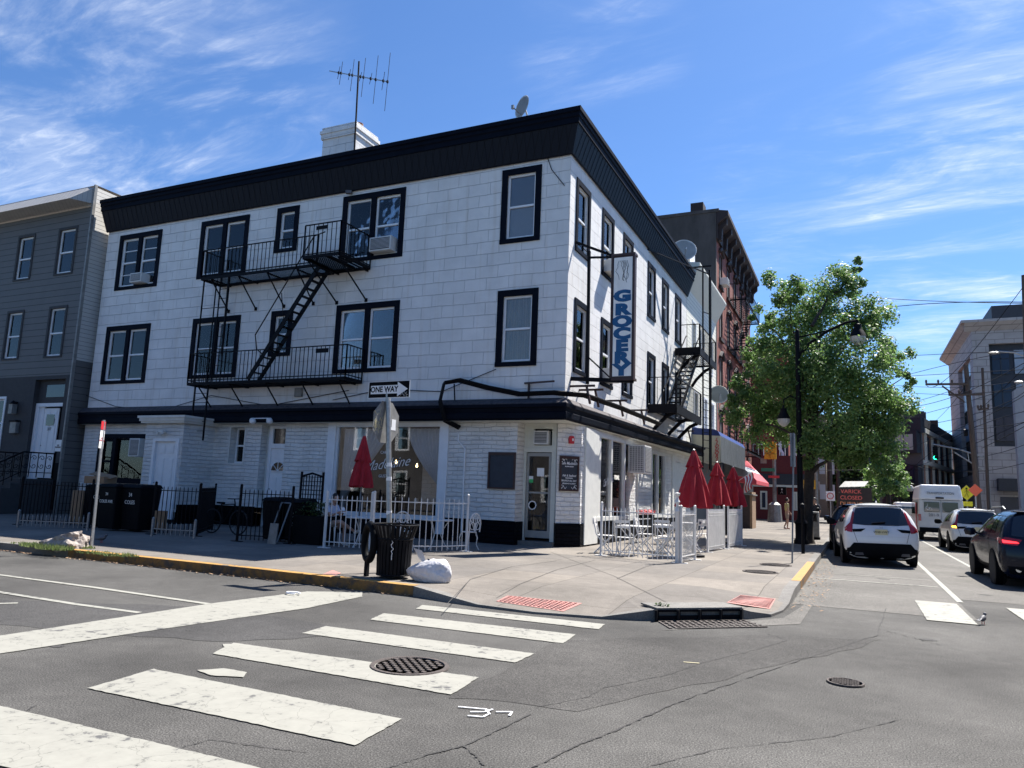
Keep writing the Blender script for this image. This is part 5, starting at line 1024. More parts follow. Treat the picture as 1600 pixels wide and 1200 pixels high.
for _ in range(420):
    q = Vector((px_.x + rd.uniform(-.42, .38), px_.y + rd.uniform(0, .6), .85 + rd.random() * .35)); a = Vector((rd.uniform(-1, 1), rd.uniform(-1, 1), rd.uniform(-.2, .6))).normalized(); bb = a.cross(Vector((0, 0, 1))).normalized(); mb.add([q - a * .05, q + bb * .02, q + a * .05, q - bb * .02], [(0, 1, 2, 3)])
mb.build('foliage', 'leafdark', t, norecalc=True)
def crate(name, label, c, s, m_, rz=0, flaps=False, cat='box'):
    t = thing(name, label, cat, c); mb = MB(); mb.obox(Vector(c) + Vector((0, 0, s[2] / 2)), s, rz); mb.build('box', m_, t, bevel=.01)
    if flaps: mb = MB(); mb.obox(Vector(c) + Vector((.1, 0, s[2] + .04)), (s[0] * 1.1, s[1] * .6, .01), rz, .3, .15); mb.build('flap', m_, t)
    return t
c = G(62, 822) + Vector((0, 1.0, 0)); crate('cardboard_sheet', 'tall tan cardboard panel standing behind the grey house fence', (c.x + .1, c.y, .2), (.5, .06, 1.0), 'cardboard', cat='cardboard')
cart('brown grey bin under the open cardboard box by the stoop', (c.x + .7, c.y + .3), .7, .6, 1.15)
crate('cardboard_box', 'open cardboard box on top of the bin beside the stoop', (c.x + .6, c.y + .3, 1.42), (.75, .5, .22), 'cardboard', .15, True)
c = G(213, 834) + Vector((-.1, .8, 0)); crate('paper_bag', 'crumpled brown paper between the 34 COLES bin and the vestibule', (c.x, c.y, .25), (.3, .2, .5), 'cardboard', .5, cat='bag')
t = thing('bicycle', 'dark bicycle leaning behind the vestibule fence', 'bicycle', (G(280, 836).x, -4.2, .15)); bx = G(276, 836).x; by = -3.5
for dx in (-.1, .9):
    mb = MB(); C_ = Vector((bx + dx, by, .5)); mb.tube([C_ + Vector((.33 * math.cos(a), 0, .33 * math.sin(a))) for a in [2 * PI * k / 24 for k in range(25)]], .02, 6, cap=False); w_ = mb.build('tyre', 'tyre', t)
    mb = MB(); [mb.bar(C_, C_ + Vector((.32 * math.cos(a), 0, .32 * math.sin(a))), .006) for a in [2 * PI * k / 12 for k in range(12)]]; mb.build('spokes', 'iron', w_)
mb = MB(); pts = {k: Vector((bx + x, by, z)) for k, (x, z) in dict(r=(-.1, .5), b=(.32, .45), s=(.2, .98), h=(.72, 1.0), f=(.9, .5), hh=(.68, 1.15)).items()}
for a, b in (('r', 'b'), ('r', 's'), ('b', 's'), ('s', 'h'), ('b', 'h'), ('h', 'f'), ('h', 'hh')): mb.tube([pts[a], pts[b]], .018, 6)
mb.build('frame', 'iron', t); mb = MB(); mb.bar(pts['hh'] + Vector((0, -.25, 0)), pts['hh'] + Vector((0, .25, 0)), .025); mb.build('handlebar', 'iron', t); mb = MB(); mb.obox(pts['s'] + Vector((-.03, 0, .04)), (.24, .12, .05)); mb.build('saddle', 'black', t, bevel=.02)
t = thing('hand_truck', 'pale hand truck standing among the bins below the narrow door', 'hand truck', (G(408, 850).x, -4.9, .15)); hx = G(404, 850).x
mb = MB(); [mb.tube([(hx + d, -5.0, .2), (hx + d + .12, -4.75, 1.15)], .02, 6) for d in (0, .3)]; mb.tube([(hx + .12, -4.75, 1.15), (hx + .42, -4.75, 1.15)], .02, 6); mb.build('frame', 'greypost', t); mb = MB(); mb.obox((hx + .2, -5.05, .4), (.25, .03, .5), 0, -.1); mb.build('plate', 'signback', t)
# ================================================================== umbrellas
def umbrella(label, x, y, h, top=.32, flare=.42, zb=1.35, group='closed red patio umbrellas', seed=1):
    t = thing('patio_umbrella', label, 'umbrella', (x, y, .15), group); rr = random.Random(seed)
    mb = MB(); mb.cyl((x, y, .15), (x, y, h), .022, 10); mb.build('pole', 'greypost', t)
    mb = MB(); mb.lathe((x, y, .15), [(0, 0), (.28, 0), (.28, .05), (.06, .09), (.04, .3), (0, .3)], 20); mb.build('base', 'iron', t, smooth=True)
    def cloth(z0, z1, r0, r1, folds, name, belly=0):
        mb = MB(); N = 56; K = 14; ph = rr.uniform(0, 6); base = []
        for j in range(K + 1):
            s = j / K; z = z1 + (z0 - z1) * s; R_ = r1 + (r0 - r1) * s ** .9 + belly * math.sin(PI * s)
            for k in range(N):
                a = 2 * PI * k / N; f = 1 + (.10 + .16 * s) * math.sin(folds * a + ph + 1.2 * s) + .05 * math.sin(3 * a + ph)
                mb.v.append((x + R_ * f * math.cos(a), y + R_ * f * math.sin(a), z + (.03 * math.sin(folds * a + ph) if j == K else 0)))
        for j in range(K):
            for k in range(N): mb.f.append((j * N + k, j * N + (k + 1) % N, (j + 1) * N + (k + 1) % N, (j + 1) * N + k)); mb.mi.append(0)
        return mb.build(name, 'red', t, smooth=True)
    ht = h - .02; c_ = cloth(zb, ht - top * 1.1, flare, .12, 8, 'canopy', .02); cloth(ht - top * 1.35, ht, .19, .035, 7, 'vent_flap')
    mb = MB(); mb.lathe((x, y, ht), [(.03, -.02), (.035, .02), (0, .05)], 10); mb.build('finial', 'steel', t, smooth=True)
umbrella('closed red umbrella in front of the cafe shop window', -4.42, -3.25, 2.98, top=.5, flare=.26, zb=1.62, seed=4)
umbrella('largest closed red umbrella nearest the corner on the side street', 3.55, .37, 2.92, flare=.40, zb=1.42, seed=2)
umbrella('middle closed red umbrella of the three on the side street', 3.38, 5.0, 2.84, flare=.40, zb=1.48, seed=5)
umbrella('farthest closed red umbrella of the three on the side street', 3.53, 7.4, 2.80, flare=.40, zb=1.45, seed=9)
# ================================================================== cafe furniture
def round_table(label, x, y, z=.15, r=.36, m_='whiteiron', group='white cafe tables'):
    t = thing('cafe_table', label, 'table', (x, y, z), group); mb = MB(); mb.lathe((x, y, z), [(0, .70), (r, .70), (r + .01, .715), (r, .73), (0, .73)], 28); mb.build('table_top', m_, t)
    for k in range(3):
        a = 2 * PI * k / 3 + .5; c_, s_ = math.cos(a), math.sin(a); mb = MB(); mb.tube([(x + c_ * r * d, y + s_ * r * d, z + h) for d, h in ((.7, .70), (.4, .5), (.25, .35), (.5, .12), (.8, .0))], .014, 6); mb.build('leg', m_, t)
def lace_chair(label, x, y, rz, group='white scrolled metal chairs'):
    t = thing('scroll_chair', label, 'chair', (x, y, .15), group); R = Matrix.Rotation(rz, 3, 'Z')
    q = lambda a, b, c: Vector((x, y, .15)) + R @ Vector((a, b, c))
    mb = MB(); n_ = 20; ring = [q(.21 * math.cos(a), .2 * math.sin(a), .44) for a in [2 * PI * k / n_ for k in range(n_)]]; mb.prism(ring, (0, 0, .018)); mb.build('seat', 'whiteiron', t)
    mb = MB(); P = lambda a, s=1, dz=0: q(.22 * s * math.cos(a), .2, .66 + dz + .26 * s * math.sin(a))
    mb.tube([q(-.2, .19, .45)] + [P(PI - PI * k / 10) for k in range(11)] + [q(.2, .19, .45)], .016, 6)
    for cx, cz, r_ in ((-.1, .60, .09), (.1, .60, .09), (0, .76, .10), (-.12, .76, .06), (.12, .76, .06), (0, .54, .06)):
        mb.tube([q(cx + r_ * math.cos(a), .2, cz + r_ * math.sin(a)) for a in [2 * PI * k / 12 for k in range(13)]], .010, 5)
    for k in range(5): a = PI * (k + 1) / 6; mb.bar(q(0, .2, .46), P(a), .012)
    mb.build('backrest', 'whiteiron', t)
    for sx_ in (-1, 1):
        for sy in (-1, 1): mb = MB(); mb.tube([q(sx_ * .13, sy * .12, .44), q(sx_ * .17, sy * .15, .3), q(sx_ * .15, sy * .14, .14), q(sx_ * .2, sy * .19, 0)], [.022, .016, .011, .014], 6); mb.build('leg', 'whiteiron', t)
def folding_chair(label, x, y, rz, group='white folding bistro chairs'):
    t = thing('folding_chair', label, 'chair', (x, y, .15), group); R = Matrix.Rotation(rz, 3, 'Z'); q = lambda a, b, c: Vector((x, y, .15)) + R @ Vector((a, b, c))
    mb = MB()
    for s in (-1, 1): mb.tube([q(s * .2, -.22, 0), q(s * .2, .0, .25), q(s * .2, .18, .5), q(s * .19, .27, .88)], .017, 6)
    mb.build('long_frame', 'whiteiron', t)
    mb = MB()
    for s in (-1, 1): mb.tube([q(s * .17, .24, 0), q(s * .17, .0, .25), q(s * .17, -.2, .45)], .017, 6)
    mb.bar(q(-.17, .2, .04), q(.17, .2, .04), .02); mb.build('short_frame', 'whiteiron', t)
    mb = MB(); [mb.bar(q(-.19, -.2 + .06 * k, .46), q(.19, -.2 + .06 * k, .46), .045, .014) for k in range(7)]; mb.build('seat', 'whiteiron', t)
    mb = MB(); mb.bar(q(-.19, .27, .86), q(.19, .27, .86), .02, .07); mb.bar(q(-.19, .24, .72), q(.19, .24, .72), .02, .05); mb.bar(q(-.19, .24, .7), q(.19, .27, .86), .015); mb.bar(q(.19, .24, .7), q(-.19, .27, .86), .015); mb.build('backrest', 'whiteiron', t)
c = G(555, 850); round_table('round white cafe table between the seated person and the fence', -3.75, -4.0, r=.42)
round_table('round white cafe table right of the scrolled chair behind the trash can', -1.85 - .35, -3.0, r=.42)
lace_chair('scrolled white chair with its back to the trash can', -2.55, -3.9, PI + .15); lace_chair('scrolled white chair seen from the side at the right end of the long fence', -1.5, -2.6, -PI / 2 - .2); lace_chair('scrolled white chair under the seated person', -4.75, -3.9, PI / 2 + .2)
def rect_table(label, x, y, w, d, z=.15):
    t = thing('bistro_table', label, 'table', (x, y, z), 'white side street bistro tables'); mb = MB(); [mb.obox((x - w / 2 + w * (k + .5) / 7, y, z + .73), (w / 7 - .012, d, .02)) for k in range(7)]; mb.build('table_top', 'whiteiron', t)
    for s in (-1, 1): mb = MB(); mb.bar((x - w * .4, y + s * d * .35, z), (x + w * .4, y + s * d * .35, z + .71), .022); mb.build('leg', 'whiteiron', t); mb = MB(); mb.bar((x + w * .4, y + s * d * .35, z), (x - w * .4, y + s * d * .35, z + .71), .022); mb.build('leg', 'whiteiron', t)
rect_table('white slatted bistro table nearest the corner on the side street', 2.15, -.35, .75, .7); rect_table('second white slatted bistro table from the corner on the side street', 2.6, 1.5, .7, .7); rect_table('white slatted bistro table beside the middle red umbrella', 2.5, 4.6, .7, .7)
folding_chair('white folding chair leaning out at the corner end of the side street fence', 1.42, -.55, PI / 2 + .15); folding_chair('white folding chair at the camera side of the nearest bistro table', 2.1, -1.0, PI); folding_chair('white folding chair on the street side of the nearest bistro table', 2.95, -.5, -PI / 2); folding_chair('white folding chair by the shop front at the second bistro table', 2.0, 1.4, PI / 2); folding_chair('white folding chair on the kerb side of the second bistro table', 3.25, 1.9, -PI / 2); folding_chair('white folding chair between the nearest umbrella and the fence gap', 2.7, .7, PI); folding_chair('white folding chair facing the table by the middle umbrella', 3.15, 3.6, -2.6)
for i, (y, z, w) in enumerate(((2.2, 1.0, .9),)):
    t = thing('flower_box', 'small red flower box behind the side street fence under the shop window', 'flower box', (1.0, 2.3, .9)); p = AT(1010, 798, 0, 1.1); mb = MB(); mb.box(.95, p.y - .5, .95, 1.15, p.y + .9, 1.06); mb.build('box', 'black', t)
    mb = MB()
    for _ in range(500): q = Vector((rd.uniform(.9, 1.2), p.y + rd.uniform(-.55, .95), 1.08 + rd.random() * .14)); a = Vector((rd.uniform(-1, 1), rd.uniform(-1, 1), rd.uniform(-.5, .5))).normalized(); bb = a.cross(Vector((0, 0, 1))).normalized(); mb.add([q - a * .03, q + bb * .025, q + a * .03, q - bb * .025], [(0, 1, 2, 3)])
    mb.build('flowers', 'signred', t, norecalc=True)
# ================================================================== street furniture
Z = Vector((0, 0, 1))
# stop / one way sign post
t = thing('stop_sign_post', 'steel post behind the trash can with a one way arrow and a stop sign back', 'sign', (-.05, -8.2, .15))
SP = Vector((-.05, -8.2, 0)); topz = AT(607, 597, 1, -8.2)
dv = (CP - SP); dv.z = 0; dv.normalize(); SX = Vector((-dv.y, dv.x, 0)).normalized()
if SX.x < 0: SX = -SX
tp = Vector((topz.x, -8.2, topz.z)); mb = MB(); mb.tube([(SP.x, SP.y, .15), tp - Z * .15], .048, 8); mb.build('post', 'steel', t)
# one-way blade
bc = AT(607.5, 608.5, 1, -8.24); BX = Vector((1, .35, .0)).normalized(); BX = (AT(641, 603, 1, -8.24) - AT(575, 611, 1, -8.24)); BX = Vector((BX.x, 0, 0)).normalized()
w2, h2 = .47, .158; N = Vector((0, -1, 0)); BX = Vector((math.cos(-.06), math.sin(-.06), 0)); N = Vector((BX.y, -BX.x, 0)); BY = Z
def plate(mb, c, X, Y, w, h, th, n=None):
    Nn = X.cross(Y); mb.prism([c - X * w - Y * h, c + X * w - Y * h, c + X * w + Y * h, c - X * w + Y * h], -Nn * th)
Nn = BX.cross(BY)
mb = MB(); plate(mb, bc, BX, BY, w2, h2, .006); ow = mb.build('one_way_sign', 'signwhite', t)
mb = MB(); plate(mb, bc + Nn * .002, BX, BY, w2 - .012, h2 - .012, .003); mb.build('black_field', 'signblack', ow)
mb = MB(); A_ = lambda x, y: bc + Nn * .004 + BX * x + BY * y
mb.prism([A_(-.41, -.078), A_(.20, -.078), A_(.20, -.135), A_(.43, 0), A_(.20, .135), A_(.20, .078), A_(-.41, .078)], Nn * .002); mb.build('arrow', 'signwhite', ow)
text('ONE WAY', .145, 'signblack', 'lettering', ow, bc + Nn * .008 + BX * -.10, BX, BY, ext=.001, bold=.004, sx=.92)
mb = MB(); rr = random.Random(2)
for k in range(26): a = A_(.24 + rr.uniform(-.02, .18), -.09 + rr.uniform(-.045, .03)) + Nn * .004; mb.bar(a, a + BX * rr.uniform(-.04, .04) + BY * rr.uniform(-.03, .03), .01, .002)
mb.build('sticker_remnant', 'ac', ow)
# back of octagonal stop sign, turned
oc = AT(603.5, 660, 1, -8.16); OX = Vector((math.cos(.9), math.sin(.9), 0)); OX = Vector((.06, 1, 0)).normalized(); ON = OX.cross(Z); R8 = .40
mb = MB(); mb.prism([oc + OX * (R8 * math.cos(PI / 8 + k * PI / 4)) + Z * (R8 * 1.02 * math.sin(PI / 8 + k * PI / 4)) for k in range(8)], ON * -.006); sb = mb.build('stop_sign', 'signback', t)
mb = MB(); mb.prism([oc - ON * .008 + OX * (R8 * .97 * math.cos(PI / 8 + k * PI / 4)) + Z * (R8 * .97 * math.sin(PI / 8 + k * PI / 4)) for k in range(8)], ON * -.002); mb.build('red_face', 'signred', sb)
bk = ON * .004
mb = MB(); 
for k in range(30): a = oc + bk + OX * (-.2 + rr.uniform(-.12, .10)) + Z * rr.uniform(-.18, .14); mb.bar(a, a + OX * rr.uniform(-.05, .05) + Z * rr.uniform(-.12, .12), .008, .002)
mb.build('scratched_sticker', 'bulb' if False else 'platey', sb)
for (dx, dz, w_, h_) in ((.22, .0, .06, .075), (.2, -.1, .085, .025), (.10, .03, .03, .05), (.10, -.18, .03, .05)):
    mb = MB(); plate(mb, oc + bk + OX * dx + Z * dz, OX, Z, w_, h_, .002); mb.build('sticker', 'signwhite', sb)
mb = MB()
for z in (1.15, 1.75, 2.0): mb.tube([(SP.x + (tp.x - SP.x) * (z / tp.z), SP.y, z), (SP.x + (tp.x - SP.x) * (z / tp.z), SP.y, z + .07)], .0495, 8)
mb.build('tape', 'signwhite', t)
# left sign post, seen edge on
lp = G(143, 855); lt = Vector((lp.x - .04, lp.y - .03, 2.84)); t = thing('parking_sign_post', 'slim weathered post with an edge on red and white sign by the yellow kerb', 'sign', lp)
mb = MB(); mb.bar(lp, lt, .05, .03); mb.build('post', 'steel', t)
LX = Vector((-.53, .85, 0)).normalized(); cc = lt - Z * .12 + Vector((.03, -.02, 0))
mb = MB(); plate(mb, cc, LX, Z, .11, .09, .006); mb.build('red_plate', 'signred', t); mb = MB(); plate(mb, cc - Z * .30, LX, Z, .11, .19, .006); mb.build('white_plate', 'signwhite', t)
text('NO\nSTOPPING', .05, 'signred', 'lettering', t, cc - Z * .3 + LX.cross(Z) * .003, LX, Z, ext=.001)
# right sign post
rp = Vector((5.93, .54, .15)); t = thing('sign_post', 'plain grey sign post at the kerb in front of the street lamp', 'sign', rp)
mb = MB(); mb.bar(rp, (6.02, .54, 3.38), .07, .035); mb.build('post', 'greypost', t); mb = MB(); plate(mb, Vector((6.0, .52, 2.95)), Vector((.35, 1, 0)).normalized(), Z, .15, .42, .01); mb.build('sign_plate', 'greypost', t)
# trash can
cc = Vector((.42, -8.80, .15)); t = thing('trash_can', 'black slatted steel street trash can standing at the corner', 'trash can', cc)
mb = MB()
for k in range(28):
    a = 2 * PI * k / 28; c_, s_ = math.cos(a), math.sin(a); tn = Vector((-s_, c_, 0)) * .024
    prof = [(.27, .05), (.285, .5), (.30, .66), (.37, .86)]
    for (r0, z0), (r1, z1_) in zip(prof, prof[1:]):
        p0 = cc + Vector((c_ * r0, s_ * r0, z0)); p1 = cc + Vector((c_ * r1, s_ * r1, z1_)); i_ = Vector((c_, s_, 0)) * .006
        mb.hexa([p0 - tn - i_, p0 + tn - i_, p0 + tn + i_, p0 - tn + i_, p1 - tn - i_, p1 + tn - i_, p1 + tn + i_, p1 - tn + i_])
mb.build('slats', 'iron', t)
mb = MB()
for r_, z_ in ((.375, .87), (.27, .06), (.30, .64)): mb.tube([cc + Vector((r_ * math.cos(a), r_ * math.sin(a), z_)) for a in [2 * PI * k / 32 for k in range(33)]], .016, 6, cap=False)
mb.build('rings', 'iron', t)
mb = MB(); mb.lathe(cc, [(0, .05), (.25, .05), (.262, .60), (.25, .60), (.24, .07)], 24); mb.build('liner', 'black', t)
mb = MB(); rr = random.Random(8); pts = []
for k in range(12): a = -1.12 + rr.uniform(-.07, .07); r_ = .30; pts.append(cc + Vector((r_ * math.cos(a), r_ * math.sin(a), .70 - k * .035)))
mb.tube(pts, .006, 4); mb.build('scrawl', 'signwhite', t)
c2 = Vector((-.03, -8.92, .15)); t = thing('bin_ring_stand', 'black ring shaped bag holder on a short post left of the slatted trash can', 'ring stand', c2)
mb = MB(); mb.bar(c2, c2 + Z * .32, .08, .05); mb.build('post', 'iron', t)
RN = Vector((-.55, -.83, .0)).normalized(); RU = RN.cross(Z).normalized(); C_ = c2 + Z * .56 + Vector((.02, 0, 0))
mb = MB(); mb.tube([C_ + RU * (.21 * math.cos(a)) + Z * (.29 * math.sin(a)) for a in [2 * PI * k / 32 for k in range(33)]], .062, 10, cap=False); mb.build('ring', 'black', t, smooth=True)
# plastic bag
bm = bmesh.new(); bmesh.ops.create_icosphere(bm, subdivisions=5, radius=1)
for v in bm.verts:
    c = v.co.copy(); k = 1 + .10 * NZ.noise(c * 1.5 + Vector((3, 1, 2))) + .075 * abs(NZ.noise(c * 3.2)) + .06 * abs(NZ.noise(Vector((c.x * 4, c.y * 4, c.z * 9)))); q = c * k
    hh = .5 + .5 * max(-1, min(1, q.x)); q.z *= .55 + .75 * hh; q = Vector((q.x * .36, q.y * .22, q.z * .24)); q.z = max(q.z, -.13); v.co = q
me = bpy.data.meshes.new('bag_body'); bm.to_mesh(me); bm.free(); bp = Vector((1.10, -8.78, .15)); t = thing('plastic_bag', 'full white plastic shopping bag lying beside the slatted trash can', 'bag', bp)
o = bpy.data.objects.new('bag_body', me); COL.objects.link(o); o.parent = t; o.location = (0, 0, .132); o.rotation_euler = (0, 0, .12); me.materials.append(M['bag']); me.polygons.foreach_set('use_smooth', [True] * len(me.polygons))
def ribbon(mb, pts, w0, w1, up):
    P = [Vector(p) for p in pts]; n_ = len(P); L_ = []
    for i, p in enumerate(P):
        tt = (P[min(i + 1, n_ - 1)] - P[max(0, i - 1)]).normalized(); s_ = tt.cross(Vector(up)).normalized() * (w0 + (w1 - w0) * math.sin(PI * i / (n_ - 1))); L_.append((p - s_, p + s_))
    for a, b in zip(L_, L_[1:]): mb.quad(a[0], a[1], b[1], b[0])
mb = MB(); ribbon(mb, [bp + Vector(p) for p in ((-.04, -.05, .24), (-.09, -.06, .35), (-.16, -.06, .45), (-.24, -.05, .50), (-.17, -.03, .38), (-.06, -.02, .24))], .015, .05, (0, 1, 0)); ribbon(mb, [bp + Vector(p) for p in ((.05, -.05, .27), (.03, -.05, .33), (.0, -.05, .36), (.02, -.04, .28))], .01, .025, (0, 1, 0)); mb.build('handles', 'bag', t, smooth=True)
# ================================================================== street lamp
def bell_lamp(mb1, mb2, c, s=1):
    mb1.lathe(c, [(.03 * s, .62 * s), (.05 * s, .5 * s), (.13 * s, .46 * s), (.14 * s, .3 * s), (.2 * s, .22 * s), (.29 * s, .02 * s), (.3 * s, 0)], 20); mb2.lathe(c, [(.27 * s, 0), (.26 * s, -.12 * s), (.19 * s, -.25 * s), (.07 * s, -.34 * s), (0, -.36 * s)], 20)
LB = Vector((5.54, 10.17, .15)); t = thing('street_lamp', 'black ornamental street lamp with a large bell lantern on a curved arm', 'street lamp', LB)
mb = MB(); mb.lathe(LB, [(.26, 0), (.26, .12), (.2, .2), (.2, .7), (.24, .76), (.14, .9), (.11, 1.2), (.095, 5.0), (.08, 8.0), (.05, 8.05), (0, 8.1)], 16); mb.build('post', 'iron', t, smooth=True)
mb = MB(); mb.tube([LB + Vector(p) for p in ((0, 0, 7.0), (.5, 0, 7.55), (1.1, 0, 7.95), (1.7, 0, 8.22), (2.1, 0, 8.28))], [.06, .055, .05, .045, .04], 8); mb.tube([LB + Vector(p) for p in ((0, 0, 7.75), (.6, 0, 7.85), (1.1, 0, 7.95))], .03, 6); mb.build('arm', 'iron', t, smooth=True)
a1, a2 = MB(), MB(); bell_lamp(a1, a2, LB + Vector((2.1, 0, 7.66)), 1.0); l1 = a1.build('lantern', 'iron', t, smooth=True); a2.build('globe', 'lampglass', l1, smooth=True)
mb = MB(); mb.tube([LB + Vector(p) for p in ((0, 0, 5.35), (-.3, 0, 5.5), (-.53, 0, 5.35), (-.54, 0, 5.2))], .03, 8); mb.build('small_arm', 'iron', t, smooth=True)
a1, a2 = MB(), MB(); bell_lamp(a1, a2, LB + Vector((-.54, 0, 4.62)), .85); l1 = a1.build('lantern', 'iron', t, smooth=True); a2.build('globe', 'lampglass', l1, smooth=True)
def bollard(label, p, h, r=.05):
    t = thing('bollard', label, 'bollard', p); mb = MB(); mb.lathe(p, [(r, 0), (r, h * .9), (r * 1.5, h * .92), (r * 1.3, h), (0, h + .04)], 10); mb.build('post', 'iron', t, smooth=True)
bollard('thin black meter post at the foot of the street lamp', G(1255, 865), 1.45); bollard('black meter post right of the grey newspaper box', G(1279, 842), 1.3)
p = G(1268, 843); t = thing('newspaper_box', 'grey newspaper box between the street lamp and the meter post', 'box', p); mb = MB(); mb.box(p.x - .27, p.y, p.z + .1, p.x + .3, p.y + .5, p.z + 1.15); mb.build('cabinet', 'signback', t, bevel=.03); mb = MB(); mb.box(p.x - .2, p.y - .01, p.z + .75, p.x + .22, p.y, p.z + 1.08); mb.build('window', 'carglass', t); mb = MB(); mb.box(p.x - .3, p.y, p.z, p.x + .33, p.y + .5, p.z + .1); mb.build('foot', 'iron', t)
# ================================================================== neighbours on the side street
nb = thing('siding_building', 'narrow cream clapboard building with a pale slanted cornice behind the side fire escape', 'building', (-3, 21, .15))
NH = [gwin(nb, FR, a, b, c, d, trim=.1, trimmat='whitetrim', recess=.08) for a, b, c, d in ((18.0, 19.0, 8.8, 10.8), (20.4, 21.4, 8.8, 10.8), (23.0, 24.0, 8.8, 10.8), (18.4, 19.4, 5.3, 7.2), (21.2, 22.2, 5.3, 7.2), (23.4, 24.4, 5.3, 7.2))]
mb = MB(); FR.wall(mb, 16.62, 25.2, 3.6, 12.3, NH, depth=.12); mb.build('wall', 'creamsiding', nb, norecalc=True)
mb = MB(); mb.box(-8, 16.62, .15, -.02, 25.2, 3.6); mb.quad((-8, 16.62, 13.45), (0, 16.62, 13.45), (0, 25.2, 13.45), (-8, 25.2, 13.45)); mb.quad((0, 16.64, 12.2), (0, 16.64, 13.45), (-8, 16.64, 13.45), (-8, 16.64, 12.2)); mb.build('shop_wall', 'greyfacade', nb)
mb = MB(); mb.prism([(0, 16.8, 12.15), (.62, 16.8, 13.3), (.62, 16.8, 13.42), (0, 16.8, 13.5)], (0, 8.4, 0)); mb.build('cornice', 'cream', nb)
mb = MB(); mb.box(-.5, 17.0, 13.5, .1, 18.2, 14.35); mb.build('parapet_block', 'whitetrim', nb)
bk = thing('brick_building', 'tall red brick tenement with heavy dark cornice and blank grey side wall', 'building', (-5, 33, .15))
BH = []
for fl in range(4):
    z0 = 4.9 + fl * 3.35
    for k in range(5):
        y0 = 26.4 + k * 3.05; BH.append(gwin(bk, FR, y0, y0 + 1.1, z0, z0 + 2.1, trim=.06, trimmat='brown', recess=.12, low=None))
        mb = MB(); mb.tube([FR.p(y0 - .15 + 1.4 * j / 8, .08, z0 + 2.1 + .38 * math.sin(PI * j / 8)) for j in range(9)], .11, 6); mb.build('window_hood', 'brown', bk); mb = MB(); mb.box(0, y0 - .1, z0 - .18, .14, y0 + 1.2, z0); mb.build('window_sill', 'brown', bk)
mb = MB(); FR.wall(mb, 25.2, 41.5, 4.2, 17.6, BH, depth=.15); mb.build('wall', 'brick', bk, norecalc=True)
mb = MB(); mb.box(-14, 25.21, .15, -.04, 41.45, 19.3); mb.box(-14, 25.15, 19.3, 0.2, 41.5, 19.5); mb.box(-.04, 25.18, 3.7, .02, 25.4, 19.3); mb.build('gable_wall', 'darkwall', bk)
mb = MB(); mb.box(.0, 25.22, 17.6, .12, 41.5, 19.1); mb.prism([(.1, 25.2, 18.5), (.75, 25.2, 19.05), (.75, 25.2, 19.3), (0, 25.2, 19.45)], (0, 16.4, 0))
mb.build('cornice', 'brown', bk)
for k in range(9):
    mb = MB(); y = 25.5 + k * 1.95; mb.prism([(.12, y, 17.5), (.3, y, 17.6), (.35, y, 18.3), (.62, y, 18.55), (.62, y, 18.9), (.12, y, 18.9)], (0, .35, 0)); mb.build('cornice_bracket', 'brown', bk)
mb = MB(); mb.box(0.01, 25.25, .15, .12, 41.4, 4.2); mb.build('shop_front', 'facadedark', bk)
mb = MB(); mb.box(-1.8, 26.5, 19.5, -1.0, 27.5, 20.6); mb.build('chimney', 'brown', bk)
f2 = thing('fire_escape', 'dark fire escape zigzagging up the red brick tenement', 'fire escape', (.6, 34, 4))
for i, z in enumerate((4.9, 8.2, 11.5, 14.9)):
    mb = MB(); platform(mb, .04, 1.15, 30.0, 37.5, z, axis='y'); mb.bar((1.15, 30, z - .05), (1.15, 37.5, z - .05), .05, .2); mb.build('platform', 'iron', f2)
    mb = MB(); rail(mb, (1.15, 30, z), (1.15, 37.5, z), 1.1, n=26); rail(mb, (.04, 30, z), (1.15, 30, z), 1.1, n=4); rail(mb, (.04, 37.5, z), (1.15, 37.5, z), 1.1, n=4); mb.build('railing', 'iron', f2)
    if i < 3:
        mb = MB(); [mb.bar((x, 31, z), (x, 35.4, z + 3.3), .04, .14) for x in (.35, .85)]; [mb.obox((.6, 31 + 4.4 * k / 12, z + 3.3 * k / 12), (.5, .18, .03)) for k in range(1, 12)]; mb.build('stair', 'iron', f2)
acbox('air_conditioner', FR, 26.5, 27.3, 15.0, 15.45, 0, .5, 'air conditioner on the top floor of the brick tenement beside its side wall')
# awnings
aw = thing('liquor_awning', 'cream box awning with a blue top and slanted red letters on the cream siding building', 'awning', (.7, 18, 3.5))
Pp = [(-.1, 3.62), (1.38, 3.45), (1.40, 4.78), (-.1, 4.86)]; mb = MB(); mb.prism([(x, 18.0, z) for x, z in Pp], (0, .04, 0)); mb.build('front_panel', 'awncream', aw)
mb = MB(); mb.prism([(x, 18.0, z) for x, z in ((-.1, 4.87), (1.40, 4.79), (1.28, 5.02), (1.1, 5.12), (-.1, 5.22))], (0, 9.0, 0)); mb.build('blue_top', 'awnblue', aw)
mb = MB(); mb.prism([(1.36, 18.05, 3.5), (1.40, 18.05, 3.5), (1.40, 18.05, 4.78), (1.36, 18.05, 4.78)], (0, 8.95, 0)); mb.build('side_panel', 'metal_awning', aw)
for k, ch in enumerate('LIQUORS'): text(ch, .23, 'signred', 'letter', aw, (1.20, 17.985, 4.60 - k * .165), (1, 0, 0), (0, 0, 1), ext=.004, shear=.4, bold=.004)
mb = MB(); [mb.bar((1.405, 18.1 + k * .3, 3.5), (1.405, 18.1 + k * .3, 4.76), .03, .02) for k in range(30)]; mb.build('panel_ribs', 'signback', aw)
